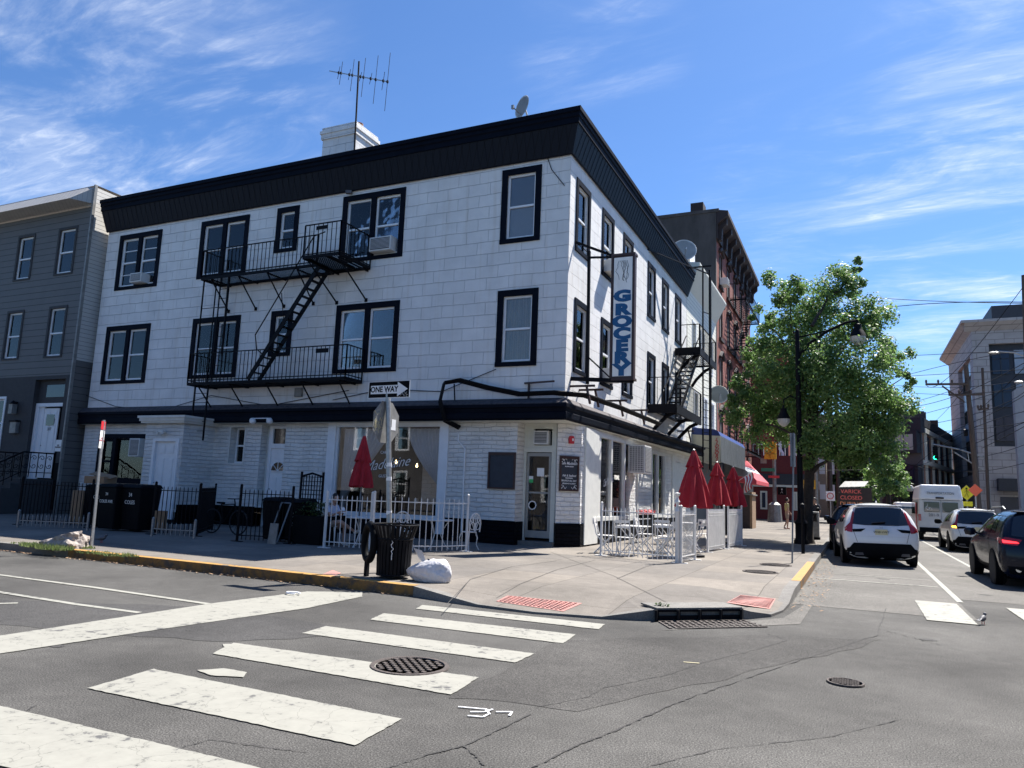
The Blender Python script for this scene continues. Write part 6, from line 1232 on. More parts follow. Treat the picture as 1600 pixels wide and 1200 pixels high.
aw2 = thing('grey_awning', 'small weathered grey awning between the liquor awning and the red awning', 'awning', (.7, 28, 3.2)); mb = MB(); mb.prism([(0, 27.3, 4.6), (1.5, 27.3, 3.4), (1.5, 27.3, 3.1), (0, 27.3, 3.3)], (0, 3.0, 0)); mb.build('cloth', 'metal_awning', aw2); mb = MB(); mb.box(0.02, 27.3, 4.62, .5, 30.3, 5.3); mb.build('fascia', 'whitetrim', aw2)
aw3 = thing('red_awning', 'bright red sloping awning with a pale lettered stripe on the brick tenement', 'awning', (.7, 33, 2.9)); mb = MB(); mb.prism([(.1, 30.8, 4.6), (1.6, 30.8, 3.0), (1.6, 30.8, 2.75), (.1, 30.8, 2.9)], (0, 7.5, 0)); mb.build('cloth', 'awnred', aw3)
mb = MB(); d_ = Vector((.0107, 0, .01)); mb.quad(Vector((.75, 31, 3.907)) + d_, Vector((.75, 38, 3.907)) + d_, Vector((1.02, 38, 3.619)) + d_, Vector((1.02, 31, 3.619)) + d_); mb.build('stripe', 'signwhite', aw3)
p = G(1172, 826); t = thing('kiosk', 'brown wooden sidewalk kiosk with a pale edge below the red awning', 'kiosk', p); mb = MB(); mb.box(p.x - 1.2, p.y, .15, p.x, p.y + 1.6, 2.1); mb.build('cabinet', 'sidebrown', t, bevel=.02); mb = MB(); mb.box(p.x, p.y, .15, p.x + .12, p.y + 1.65, 2.15); mb.build('edge', 'cardboard', t); mb = MB(); mb.prism([(p.x - 1.3, p.y - .1, 2.1), (p.x + .2, p.y - .1, 1.95), (p.x + .2, p.y - .1, 2.02), (p.x - 1.3, p.y - .1, 2.2)], (0, 1.9, 0)); mb.build('roof', 'signback', t)
t = thing('striped_flag', 'red and white striped flag hanging from a pole past the last umbrella', 'flag', (1.3, 15.0, 2)); f0 = AT(1176, 742, 0, 1.9); mb = MB(); mb.bar((.2, f0.y, 2.2), (f0.x, f0.y, f0.z + .2), .03); mb.build('pole', 'signwhite', t)
mb = MB(); mb2 = MB()
for k in range(7):
    for j in range(6):
        s = lambda a, b: Vector((f0.x - .55 * b + .06 * math.sin(a * 6), f0.y + .1 * math.sin(a * 5 + b * 4), f0.z + .15 - a * .95 - b * .35))
        (mb if k % 2 == 0 else mb2).quad(s((j) / 6, k / 7), s((j + 1) / 6, k / 7), s((j + 1) / 6, (k + 1) / 7), s(j / 6, (k + 1) / 7))
mb.build('red_stripes', 'awnred', t, norecalc=True); mb2.build('white_stripes', 'signwhite', t, norecalc=True)
p = G(1156, 838); t = thing('dark_cabinet', 'dark display stand behind the farthest white fence panel', 'stand', p + Vector((-.3, 1.2, 0))); mb = MB(); mb.box(p.x - .9, p.y + .8, .15, p.x - .2, p.y + 2.2, 1.85); mb.build('cabinet', 'black', t, bevel=.03)
# ================================================================== across the cross street
rs = thing('red_restaurant', 'dark red painted corner restaurant across the cross street with a pale band', 'building', (0, 51, .15)); Y = 49.5
X1 = AT(1262, 760, 1, Y).x; mb = MB(); mb.box(-14, Y, .1, X1, Y + 12, AT(1230, 712, 1, Y).z); mb.build('wall', 'darkred', rs)
z1_ = AT(1230, 757, 1, Y).z; mb = MB(); mb.box(-14, Y - .15, z1_, X1 + .1, Y, z1_ + .9); mb.build('sign_band', 'facadedark', rs); mb = MB(); mb.box(-14, Y - .3, z1_ - .25, X1 + .1, Y, z1_ - .05); mb.build('white_band', 'cream', rs)
for a, b in ((1188, 1199), (1240, 1246)):
    xa, xb = AT(a, 780, 1, Y).x, AT(b, 780, 1, Y).x; mb = MB(); mb.box(xa, Y - .1, 1.0, xb, Y, 2.6); w_ = mb.build('window', 'cream', rs); mb = MB(); mb.box(xa + .15, Y - .13, 1.15, xb - .15, Y - .1, 2.45); mb.build('pane', 'facadeglass', w_)
ztop = AT(1230, 712, 1, Y).z; mb = MB()
for k in range(11): mb.bar((X1 - 4.5 + k * .45, Y + .2, ztop), (X1 - 4.5 + k * .45, Y + .2, ztop + 1), .06)
mb.bar((X1 - 4.5, Y + .2, ztop + 1), (X1, Y + .2, ztop + 1), .08); mb.build('terrace_rail', 'whitetrim', rs)
r2 = thing('red_brick_house', 'bright red brick house rising behind the dark red restaurant with a white drainpipe', 'building', (-2, 56, .15)); xa, xb = AT(1218, 700, 1, 55).x, AT(1232, 700, 1, 55).x; mb = MB(); mb.box(-14, 55, .1, xb, 66, 17); mb.build('wall', 'redwall', r2)
mb = MB(); mb.tube([AT(1219, 690, 1, 54.9), AT(1219, 702, 1, 54.9), AT(1223, 708, 1, 54.9), AT(1223, 742, 1, 54.9)], .16, 6); mb.build('drainpipe', 'whitetrim', r2)
for x, z in ((1227, 700), (1227, 728)): q = AT(x, z, 1, 54.9); mb = MB(); mb.box(q.x - .25, 54.85, q.z - 1, q.x + .25, 55, q.z + 1); mb.build('window', 'facadedark', r2)
fh = thing('fire_escape_house', 'pale house with white balconies far behind the red brick house', 'building', (3, 70, .15)); xa, xb = AT(1236, 700, 1, 70).x, AT(1268, 700, 1, 70).x; mb = MB(); mb.box(xa, 70, .1, xb, 82, 13); mb.build('wall', 'greyfacade', fh)
for k in range(4): mb = MB(); mb.box(xa + .3, 69, 3 + k * 2.6, xb - .3, 69.95, 3.2 + k * 2.6); [mb.bar((xa + .4 + j * .5, 69.05, 3.2 + k * 2.6), (xa + .4 + j * .5, 69.05, 4.1 + k * 2.6), .06) for j in range(6)]; mb.build('balcony', 'whitetrim', fh)
th = thing('tan_house', 'tan rendered house beyond the street lamp with white windows', 'building', (6, 75, .15)); xa, xb = AT(1258, 700, 1, 74).x, AT(1290, 700, 1, 74).x; mb = MB(); mb.box(xa, 74, .1, xb, 90, 12); mb.build('wall', 'tan', th)
for j in range(3):
    for k in range(3): mb = MB(); mb.box(xa + .5 + j * 1.0, 73.9, 2.2 + k * 2.9, xa + 1.1 + j * 1.0, 74, 3.9 + k * 2.9); mb.build('window', 'whitetrim', th)
dk = thing('dark_far_building', 'very dark building at the end of the street behind the message board', 'building', (10, 110, .15)); mb = MB(); xa, xb = AT(1286, 700, 1, 110).x, AT(1400, 700, 1, 110).x; mb.box(xa, 110, .1, xb, 125, 16); mb.build('wall', 'facadedark', dk)
# rotated dark + brick building
rb = thing('brick_apartment_block', 'brick apartment block with dark glazed end and white horizontal trim far down the street', 'building', (13, 60, .15))
Ac = AT(1440, 655, 1, 60); Bc = AT(1498, 690, 1, 87); Bc.z = Ac.z; Cc = Vector((AT(1372, 655, 1, 64).x, 64, Ac.z)); Ht = Ac.z
a0 = Vector((Ac.x, Ac.y, 0)); b0 = Vector((Bc.x, Bc.y, 0)); c0 = Vector((Cc.x, Cc.y, 0)); d0 = c0 + (b0 - a0)
mb = MB(); mb.prism([a0, b0, d0, c0], (0, 0, Ht)); mb.build('wall', 'brickfar', rb)
FS = Fr(a0, (b0 - a0)); FE = Fr(c0, (a0 - c0)); LS = (b0 - a0).length; LE = (a0 - c0).length
mb = MB(); FE.box(mb, 0, LE, .0, .12, 0, Ht - 1.3); mb.build('end_wall', 'greyfacade', rb)
mb = MB(); FE.box(mb, -.1, LE + .2, -.1, .35, Ht - 1.3, Ht + .15); FS.box(mb, -.2, LS, -.1, .25, Ht - .7, Ht + .1); mb.build('cornice', 'facadedark', rb)
for z in (Ht - 3.2, Ht - 6.2):
    mb = MB(); FE.box(mb, LE * .45, LE - .1, .1, .6, z, z + 2.1 if z > Ht - 4 else z + 1.9); w_ = mb.build('glazed_bay', 'facadedark', rb)
    for k in (0, 1): mb = MB(); FE.box(mb, LE * .5 + k * 1.15, LE * .5 + 1.0 + k * 1.15, .6, .65, z + .3, z + 1.8); mb.build('pane', 'mulch' if z > Ht - 4 else 'facadeglass', w_)
for k in range(5): mb = MB(); FE.box(mb, .4 + k * 1.1, 1.0 + k * 1.1, .12, .2, 1.0, 3.4); mb.build('window', 'facadeglass', rb)
for z in (Ht - 1.3, Ht - 4.3): mb = MB(); FS.box(mb, 0, LS, .0, .3, z, z + .45); mb.build('white_belt', 'cream', rb)
for k in range(7):
    for z in (Ht - 3.8, Ht - 6.8): mb = MB(); FS.box(mb, 1.9 + k * 4.2, 3.2 + k * 4.2, 0, .1, z, z + 2.3); w_ = mb.build('window', 'facadedark', rb); mb = MB(); FS.box(mb, .9 + k * 4.2, 1.3 + k * 4.2, 0, .2, z - .3, z + 2.6); mb.build('trim', 'cream', w_)
for f in (.25, .55): q = a0.lerp(b0, f) + Vector((-1, 0, Ht)); mb = MB(); mb.box(q.x - .4, q.y - .4, Ht, q.x + .4, q.y + .4, Ht + 1.4); mb.build('chimney', 'darkwall', rb)
q = FE.p(LE * .4, -2, Ht); mb = MB(); mb.box(q.x - 1.5, q.y, Ht, q.x + 1.2, q.y + 3, Ht + 1.2); mb.build('roof_box', 'facadedark', rb)
# pale modern building at the right edge
mbld = thing('modern_building', 'pale limestone building with dark glazed bays at the right edge', 'building', (28, 60, .15)); Y = 60
XL = AT(1520, 560, 1, Y).x; HT = AT(1521, 505, 1, Y).z; SH = 19
FM = Fr((XL, Y, 0), (1, 0)); FMs = Fr((XL, Y, 0), (0, -1))
b1 = (AT(1546, 560, 1, Y).x - XL, AT(1583, 560, 1, Y).x - XL + 4.5); zt = AT(1550, 537, 1, Y).z; zb = AT(1550, 697, 1, Y).z; b1 = (AT(1546, 560, 1, Y).x - XL, AT(1583, 560, 1, Y).x - XL + 4.5)
mb = MB(); FM.wall(mb, 0, 30, 0, HT - .8, [(b1[0], b1[1], zb, zt), (b1[1] + 2, b1[1] + 9, zb, zt)], depth=.5); mb.build('front_wall', 'limestone', mbld, norecalc=True)
mb = MB(); Fs = Fr((XL, Y + SH, 0), (0, -1)); Fs.wall(mb, 0, SH, 0, HT - .8, [(SH * .42, SH * .90, 5, HT - 2.8)], depth=.4); mb.build('side_wall', 'limestone', mbld, norecalc=True)
mb = MB(); mb.box(XL + .6, Y + .6, 0, XL + 30, Y + SH, HT - 1); mb.build('core', 'facadedark', mbld)
mb = MB(); mb.prism([(XL - .9, Y - .9, HT - .1), (XL + 30, Y - .9, HT - .1), (XL + 30, Y + SH, HT - .1), (XL - .9, Y + SH, HT - .1)], (0, 0, .25)); mb.prism([(XL, Y, HT - .8), (XL, Y, HT - .1), (XL - .85, Y, HT - .1)], (0, SH, 0)); mb.prism([(XL - .6, Y - .02, HT - .8), (XL - .6, Y - .85, HT - .1), (XL - .6, Y - .02, HT - .1)], (30, 0, 0)); mb.build('cornice', 'limestone', mbld)
for k in range(4):
    z = zb + .5 + k * 3.1
    for j, (ua, ub) in enumerate(((b1[0] + .25, b1[0] + 1.6), (b1[0] + 2.0, b1[0] + 4.4), (b1[0] + 4.8, b1[1] - .3))):
        mb = MB(); FM.box(mb, ua, ub, -.5, -.42, z, z + 2.2); w_ = mb.build('window', 'paneblue' if j == 1 else 'facadeglass', mbld); mb = MB(); FM.box(mb, (ua + ub) / 2 - .04, (ua + ub) / 2 + .04, -.42, -.36, z, z + 2.2); FM.box(mb, ua, ub, -.42, -.36, z + 1.4, z + 1.48); mb.build('mullion', 'facadedark', w_)
    mb = MB(); Fs.box(mb, SH * .46, SH * .62, -.38, -.3, z + .6, z + 2.4); Fs.box(mb, SH * .68, SH * .86, -.38, -.3, z + .6, z + 2.4); mb.build('side_window', 'paneblue', mbld)
mb = MB(); FM.box(mb, b1[0], b1[1], .02, 1.1, 3.4, 4.5); mb.build('shop_awning', 'facadedark', mbld); mb = MB(); FM.box(mb, b1[0] + .2, b1[1], .02, .06, .2, 2.9); mb.build('shop_glass', 'facadeglass', mbld)
mb = MB(); q = AT(1550, 500, 1, Y + 4); q2 = AT(1600, 475, 1, Y + 4); mb.box(q.x, Y + 4, HT, q.x + 12, Y + 10, q2.z); mb.build('penthouse', 'facadedark', mbld)
mb = MB(); q = AT(1500, 512, 1, Y + 12); mb.box(XL, Y + 8, HT, XL + 2, Y + 14, HT + 1.5); mb.build('roof_hatch', 'facadedark', mbld)
tb = thing('concrete_building', 'beige rough building with sloping top at the extreme right edge', 'building', (26, 48, .15)); q = AT(1586, 640, 1, 46); mb = MB(); mb.prism([(q.x, 46, 0), (q.x + 20, 46, 0), (q.x + 20, 46, 13), (q.x + 3, 46, 12.5), (q.x, 46, AT(1586, 610, 1, 46).z)], (0, .8, 0)); mb.build('wall', 'concretewall', tb)
# ================================================================== signals, poles, wires
def sighead(mb, c, s=1.0, rz=0): 
    for k in range(3): mb.obox(c + Z * (.36 * (1 - k)) * s, (.36 * s, .22 * s, .34 * s), rz); mb.lathe(c + Z * (.36 * (1 - k)) * s + Vector((0, -.12 * s, 0)), [(.13 * s, 0), (.14 * s, .16 * s)], 12, tilt=Matrix.Rotation(PI / 2, 3, 'X'))
Yp = 41; pb = AT(1211, 818, 1, Yp); t = thing('signal_pole', 'traffic signal pole with yellow signal heads at the far corner of the block', 'traffic signal', (pb.x, Yp, .15))
pt_ = AT(1210, 690, 1, Yp); mb = MB(); mb.tube([(pb.x, Yp, .15), (pb.x, Yp, pt_.z)], .14, 8); mb.build('pole', 'signback', t); mb = MB(); mb.lathe((pb.x, Yp, .15), [(.55, 0), (.45, 1.3), (.2, 1.5)], 12); mb.build('base', 'signback', t)
for px in (1199, 1208): c = AT(px, 704, 1, Yp - .3); mb = MB(); sighead(mb, c, 1.25); mb.build('signal_head', 'signaly', t)
c = AT(1222, 767, 1, Yp - .2); mb = MB(); mb.obox(c, (.6, .3, .6)); h_ = mb.build('pedestrian_signal', 'signblack', t); mb = MB(); q = c - Vector((0, .17, 0)); mb.obox(q + Z * .12, (.07, .01, .07)); mb.bar(q + Z * .08, q - Z * .05, .06, .01); mb.bar(q - Z * .05, q + Vector((-.08, 0, -.18)), .04, .01); mb.bar(q - Z * .05, q + Vector((.07, 0, -.18)), .04, .01); mb.build('walking_figure', 'signwhite', h_)
c = AT(1200, 734, 1, Yp - .2); mb = MB(); mb.obox(c, (1.0, .03, .25)); mb.build('street_name_sign', mat('green_sign', (.02, .2, .12), .5), t)
c = AT(1193, 720, 1, Yp - .2); mb = MB(); mb.obox(c, (.45, .03, .4)); mb.build('sign_plate', 'signback', t)
c = AT(1209, 745, 1, Yp - .2); mb = MB(); mb.obox(c, (.8, .03, .18)); mb.build('sign_plate', 'signred', t)
Yq = 44; c = AT(1265, 757, 1, Yq); t = thing('pedestrian_signal', 'amber pedestrian signal box right of the street lamp', 'traffic signal', (c.x + .5, Yq, .15)); mb = MB(); mb.obox(c, (.9, .35, .7)); mb.build('housing', 'signaly', t); mb = MB(); mb.obox(c - Vector((.18, .19, 0)), (.28, .02, .4)); mb.obox(c + Vector((.2, -.19, 0)), (.28, .02, .4)); mb.build('displays', 'brown', t); mb = MB(); mb.tube([(c.x + .5, Yq, .15), (c.x + .5, Yq, c.z + 1)], .12, 8); mb.build('pole', 'signback', t)
# mast arm with green light
Ym = 50; q = AT(1541, 716, 1, Ym); e = AT(1457, 694, 1, Ym); e2 = AT(1498, 702, 1, Ym); lo = AT(1541, 738, 1, Ym); t = thing('mast_arm_signal', 'steel mast arm over the road with a signal showing green', 'traffic signal', (q.x, Ym, .15))
mb = MB(); mb.tube([(q.x, Ym, .15), (q.x, Ym, q.z + .3)], .15, 10); mb.build('pole', 'steel', t); mb = MB(); mb.tube([q, e2, e], .07, 6); mb.tube([lo, AT(1490, 706, 1, Ym)], .06, 6); mb.bar(AT(1512, 706, 1, Ym), AT(1514, 720, 1, Ym), .06); mb.build('arm', 'steel', t)
c = AT(1461.5, 708, 1, Ym - .2); mb = MB(); sighead(mb, c, 1.0); h_ = mb.build('signal_head', 'iron', t); mb = MB(); mb.lathe(AT(1461.5, 715, 1, Ym - .4), [(0, .02), (.14, .01), (.15, -.01)], 16, tilt=Matrix.Rotation(PI / 2, 3, 'X')); mb.build('green_lens', 'greenlit', h_)
for px, py in ((1205, 758),): pass
def upole(name, label, Yd, bx, by, tx, ty, r, arms=(), group=None):
    b_ = AT(bx, by, 1, Yd); b_.z = 0; tq = AT(tx, ty, 1, Yd); t = thing(name, label, 'utility pole', b_, group); mb = MB(); mb.tube([b_, tq], [r, r * .75], 10); mb.build('pole', 'pole', t)
    for (ax, ay, cx, cy) in arms: mb = MB(); a, b = AT(ax, ay, 1, Yd - .2), AT(cx, cy, 1, Yd - .2); mb.bar(a, b, .14, .14); [mb.lathe(a.lerp(b, f) + Z * .07, [(.04, 0), (.08, .1), (.05, .25), (0, .28)], 8) for f in (.02, .3, .62, .97)]; mb.build('crossarm', 'pole', t)
    return t
t = upole('utility_pole', 'leaning dark wooden utility pole with crossarms in front of the pale modern building', 40, 1531, 800, 1509, 570, .20, ((1446, 600.5, 1514, 600), (1482, 617, 1539, 616)))
mb = MB(); mb.bar(AT(1472, 603, 1, 39.8), AT(1507, 628, 1, 39.8), .1); mb.build('brace', 'pole', t); mb = MB(); mb.tube([AT(1512, 676, 1, 39.6), AT(1524, 790, 1, 39.6)], .42, 10) if False else mb.tube([AT(1506, 676, 1, 39.6), AT(1512, 676, 1, 39.6)], .25, 8); mb.build('transformer', 'iron', t)
upole('utility_pole', 'slim grey utility pole in front of the dark glazed bay', 44, 1545, 800, 1535, 575, .12, ((1528, 640, 1545, 638),))
upole('utility_pole', 'thick utility pole cut by the right edge of the frame', 26, 1612, 820, 1600, 430, .16)
upole('utility_pole', 'thick weathered pole just right of the street lamp', 52, 1274, 815, 1268, 600, .26)
upole('utility_pole', 'bare wooden pole behind the white no turn sign', 58, 1299, 812, 1293, 600, .22)
upole('utility_pole', 'bare wooden pole immediately left of the message board', 62, 1311, 812, 1306, 600, .2)
t = thing('cobra_street_light', 'curved silver street light arm entering from the right edge', 'street lamp', AT(1600, 800, 1, 30)); mb = MB(); mb.tube([AT(1612, 560, 1, 30), AT(1585, 551, 1, 30), AT(1560, 549, 1, 30)], .05, 6); mb.build('arm', 'steel', t); mb = MB(); c = AT(1553, 551, 1, 30); mb.lathe(c, [(0, -.1), (.12, -.06), (.14, 0), (.08, .06), (0, .08)], 14, sx=2.2); mb.build('lamp_head', 'signback', t, smooth=True)
t = thing('second_street_light', 'small silver street light head lower on the right edge', 'street lamp', AT(1600, 800, 1, 34)); mb = MB(); mb.tube([AT(1612, 630, 1, 34), AT(1597, 597, 1, 34)], .06, 6); mb.build('arm', 'steel', t); mb = MB(); mb.lathe(AT(1592, 597, 1, 34), [(0, -.12), (.13, -.06), (.15, 0), (.08, .08), (0, .1)], 14, sx=1.8); mb.build('lamp_head', 'steel', t, smooth=True)
W = [((1190, 445, 27), (1380, 466, 40), (1600, 474, 30)), ((1190, 520, 27), (1380, 481, 34), (1600, 472, 30)), ((1330, 610, 60), (1480, 570, 50), (1600, 548, 40)), ((1380, 590, 60), (1500, 583, 50), (1610, 577, 40)), ((1446, 600, 40), (1490, 582, 34), (1612, 430, 26)), ((1400, 602, 80), (1500, 605, 60), (1610, 590, 40)), ((1400, 612, 80), (1500, 616, 60), (1610, 600, 40)), ((1380, 640, 90), (1450, 622, 60), (1510, 600, 40)), ((1430, 635, 60), (1500, 616, 40), (1612, 560, 26)), ((1410, 655, 70), (1520, 625, 45), (1612, 590, 28)), ((1420, 668, 70), (1530, 645, 45), (1612, 600, 28)), ((1425, 676, 80), (1530, 670, 50), (1612, 655, 34)), ((1420, 700, 60), (1520, 660, 42), (1612, 610, 28)), ((1400, 757, 60), (1480, 690, 50), (1612, 640, 30)), ((1340, 700, 60), (1470, 735, 55), (1612, 720, 34)), ((1280, 735, 55), (1400, 734, 60), (1545, 736, 48)), ((1310, 770, 60), (1430, 730, 60), (1600, 660, 30)), ((1290, 700, 52), (1400, 760, 60), (1500, 757, 70)), ((1507, 604, 40), (1470, 650, 70), (1425, 690, 100)), ((1340, 560, 60), (1500, 552, 50), (1612, 548, 40)), ((1530, 640, 40), (1575, 600, 34), (1612, 560, 28)), ((1535, 700, 40), (1575, 680, 34), (1612, 660, 28)), ((1460, 720, 50), (1541, 712, 50), (1612, 690, 30))]
wt = thing('overhead_wires', 'tangle of overhead utility wires fanning across the sky on the right', 'wires', (14, 45, 8))
for a, b, c in W:
    P = [AT(x, y, 1, d) for x, y, d in (a, b, c)]; mb = MB(); pts = []
    for k in range(17):
        s = k / 16; pts.append(P[0] * (2 * (s - .5) * (s - 1)) + P[1] * (4 * s * (1 - s)) + P[2] * (2 * s * (s - .5)))
    mb.tube(pts, .022, 4); mb.build('wire', 'iron', wt)
# diamond signs
def diamond(label, px, py, Yd, s, m_, base=800, extra=None):
    c = AT(px, py, 1, Yd); t = thing('warning_sign', label, 'sign', (c.x, Yd, .15)); mb = MB(); mb.prism([c + Vector((x * s, 0, z * s)) for x, z in ((0, -1), (1, 0), (0, 1), (-1, 0))], (0, .02, 0)); mb.build('plate', m_, t); mb = MB(); mb.bar((c.x, Yd + .05, .15), (c.x, Yd + .05, c.z + s), .07); mb.build('post', 'steel', t); return t, c
t, c = diamond('yellow diamond pedestrian crossing sign right of the white bus', 1510.5, 770, 36, .48, 'signyellow'); q = c - Vector((0, .02, 0)); mb = MB(); mb.obox(q + Z * .26, (.1, .01, .1)); mb.bar(q + Z * .2, q - Z * .03, .1, .01); mb.bar(q - Z * .03, q + Vector((-.14, 0, -.28)), .06, .01); mb.bar(q - Z * .03, q + Vector((.1, 0, -.3)), .06, .01); mb.bar(q + Z * .15, q + Vector((.15, 0, 0)), .04, .01); mb.bar(q + Z * .15, q + Vector((-.14, 0, .02)), .04, .01); mb.build('walking_figure', 'signblack', t)
mb = MB(); mb.prism([c + Vector((x, 0, z)) for x, z in ((-.3, -.85), (.3, -.85), (.3, -.55), (-.3, -.55))], (0, .02, 0)); mb.build('lower_plate', 'signyellow', t)
diamond('orange diamond work sign in front of the leaning pole', 1524, 766, 33, .38, 'signorange')
c = AT(1297.5, 775, 1, 42); t = thing('no_turn_sign', 'small white sign with a red circle left of the message board', 'sign', (c.x, 42, .15)); mb = MB(); mb.box(c.x - .32, 42, c.z - .36, c.x + .32, 42.02, c.z + .36); mb.build('plate', 'signwhite', t); mb = MB(); mb.tube([c + Vector((.22 * math.cos(a), -.01, .22 * math.sin(a))) for a in [2 * PI * k / 20 for k in range(21)]], .03, 5); mb.bar(c + Vector((-.15, -.01, .15)), c + Vector((.15, -.01, -.15)), .05, .01); mb.build('red_circle', 'signred', t); mb = MB(); mb.bar((c.x, 42.05, .15), (c.x, 42.05, c.z + .3), .07); mb.build('post', 'steel', t)
# message board trailer
Yb = 30; b0_ = AT(1312, 764, 1, Yb); b1_ = AT(1362, 764, 1, Yb); t = thing('message_board', 'trailer mounted electronic message board reading VARICK CLOSED DURING behind the parked white car', 'message board', ((b0_.x + b1_.x) / 2, Yb, 0))
zt = AT(1330, 762, 1, Yb).z; zb_ = zt - 1.15; mb = MB(); mb.box(b0_.x, Yb, zb_, b1_.x, Yb + .2, zt); mb.build('screen', 'ledboard', t)
for k, s_ in enumerate(('VARICK', 'CLOSED', 'DURING')): text(s_, .33, 'ledred' if k < 2 else 'ledamber', 'message_line', t, (b0_.x + .62, Yb - .01, zt - .24 - .37 * k), (1, 0, 0), (0, 0, 1), ext=.003, sx=1.0)
mb = MB(); mb.box(b0_.x + .1, Yb + .3, .5, b1_.x - .1, Yb + 1.3, .9); mb.bar(((b0_.x + b1_.x) / 2, Yb + .5, .8), ((b0_.x + b1_.x) / 2, Yb + .5, zb_ + .2), .15); mb.build('trailer', 'signorange', t)
for s in (0, 1): x = b0_.x + .2 if s else b1_.x - .2; mb = MB(); mb.tube([(x - .1, Yb + .8, .32), (x + .1, Yb + .8, .32)], .32, 16); mb.build('wheel', 'tyre', t)
p0, p1, p2, p3 = AT(1311, 762, 1, Yb), AT(1351, 761, 1, Yb), AT(1357, 753, 1, Yb + .5), AT(1320, 753, 1, Yb + .5); mb = MB(); mb.prism([p0, p1, p2, p3], (0, 0, .04)); mb.build('solar_panel', 'signback', t)
# ================================================================== trees
def leaves(mb, blobs, per, size, rd, shell=.55, squash=1):
    for (c, r) in blobs:
        n_ = int(per * r * r); c = Vector(c)
        subs = []
        for _ in range(max(5, int(r * r * 20))):
            v = Vector((rd.gauss(0, 1), rd.gauss(0, 1), rd.gauss(0, 1))).normalized() * r * (rd.random() ** .4); subs.append((c + Vector((v.x, v.y, v.z * squash)), r * rd.uniform(.24, .48)))
        for _ in range(n_):
            sc_, sr = rd.choice(subs); v = Vector((rd.gauss(0, 1), rd.gauss(0, 1), rd.gauss(0, 1))).normalized(); q = sc_ + v * sr * rd.random() ** .5
            nrm = (v + Vector((rd.uniform(-1, 1), rd.uniform(-1, 1), rd.uniform(-.2, 1.4)))).normalized(); a = nrm.cross(Vector((rd.uniform(-1, 1), rd.uniform(-1, 1), rd.uniform(-1, 1)))).normalized(); b = nrm.cross(a); s = size * rd.uniform(.6, 1.3)
            mb.add([q - a * s, q - b * s * .62, q + a * s * .9, q + b * s * .62], [(0, 1, 2, 3)])
def limb(mb, a, b, r0, r1, rd, n=6, bend=.12):
    a = Vector(a); b = Vector(b); L_ = (b - a).length; pts = []
    for k in range(n + 1):
        s = k / n; o = Vector((rd.uniform(-1, 1), rd.uniform(-1, 1), rd.uniform(-.5, 1))) * bend * L_ * .25 * (1 if 0 < k < n else 0); pts.append(a.lerp(b, s) + o + Z * (math.sin(PI * s) * bend * L_ * .3))
    mb.tube(pts, [r0 + (r1 - r0) * k / n for k in range(n + 1)], 7); return pts
TB = Vector((5.72, 10.9, .1)); rt = random.Random(21)
tr = thing('street_tree', 'large leafy street tree rising behind the ornamental lamp', 'tree', TB)
mb = MB(); fork = TB + Vector((.15, .1, 3.3)); mb.tube([TB, TB + Vector((0, 0, .25)), TB + Vector((.03, 0, 1.5)), fork], [.30, .21, .18, .17], 12); mb.tube([fork, fork + Vector((.2, .7, 2.0)), fork + Vector((.1, 1.3, 3.8)), fork + Vector((.3, 1.6, 5.2))], [.17, .12, .08, .03], 9)
PXB = [(1225, 452, 1.0), (1325, 436, .95), (1285, 478, 1.5), (1232, 520, 1.4), (1352, 500, 1.2), (1392, 555, 1.05), (1188, 560, 1.0), (1165, 598, .8), (1165, 655, 1.1), (1250, 595, 1.8), (1330, 575, 1.7), (1385, 640, 1.25), (1418, 640, .55), (1300, 655, 1.9), (1225, 668, 1.2), (1370, 700, 1.1), (1325, 706, .75), (1275, 705, .8), (1412, 590, .5), (1210, 625, 1.2), (1375, 445 + 60, .6), (1195, 500, .7), (1335, 415, .4), (1150, 620, .5), (1375, 745, .7), (1390, 765, .6), (1280, 560, 1.6), (1350, 650, 1.5)]
blobs = []
for i, (px, py, r) in enumerate(PXB): y = 12.3 + rt.uniform(-1.5, 2.2); q = AT(px, py, 1, y); blobs.append((q, r * .92)); 
for (q, r) in blobs[:22]:
    s = rt.uniform(.1, .9); limb(mb, fork + Vector((.2 * s, .2 * s, max(0, min(5.5, (q.z - 4.2) * s)))), q, .07, .015, rt)
limb(mb, TB + Vector((.1, 0, 2.6)), AT(1312, 705, 1, 10.8), .09, .04, rt)
mb.build('trunk', 'bark', tr, smooth=True)
mb = MB(); leaves(mb, blobs, 2800, .064, rt); mb.build('crown', 'leaf', tr, norecalc=True)
def bgtree(name, label, px, py_top, py_bot, wpx, Yd, mt='leafdark', seed=1, per=230, size=.22, base=None, nb_=12):
    rd = random.Random(seed); tp_ = AT(px, py_top, 1, Yd); bt = AT(px, py_bot, 1, Yd); w = (AT(px + wpx / 2, py_top, 1, Yd) - AT(px - wpx / 2, py_top, 1, Yd)).length; b_ = Vector((tp_.x, Yd, 0)); t = thing(name, label, 'tree', b_, 'distant street trees')
    mb = MB(); mb.tube([b_, (b_.x, b_.y, bt.z + (tp_.z - bt.z) * .6)], [.22, .1], 8); mb.build('trunk', 'bark', t); mb = MB(); bl = []
    H = tp_.z - bt.z
    for k in range(nb_): f = rd.random(); bl.append((Vector((b_.x + (rd.random() - .5) * w * .75 * math.sin(PI * min(.95, .25 + f * .7)), Yd + rd.uniform(-1.5, 1.5), bt.z + H * (.12 + .76 * f))), max(.5, min(w, H) * rd.uniform(.16, .26))))
    leaves(mb, bl, per, size, rd); mb.build('crown', mt, t, norecalc=True)
bgtree('distant_tree', 'bushy sunlit tree right behind the message board', 1385, 705, 792, 80, 46, 'leaf', 3, 260, .15)
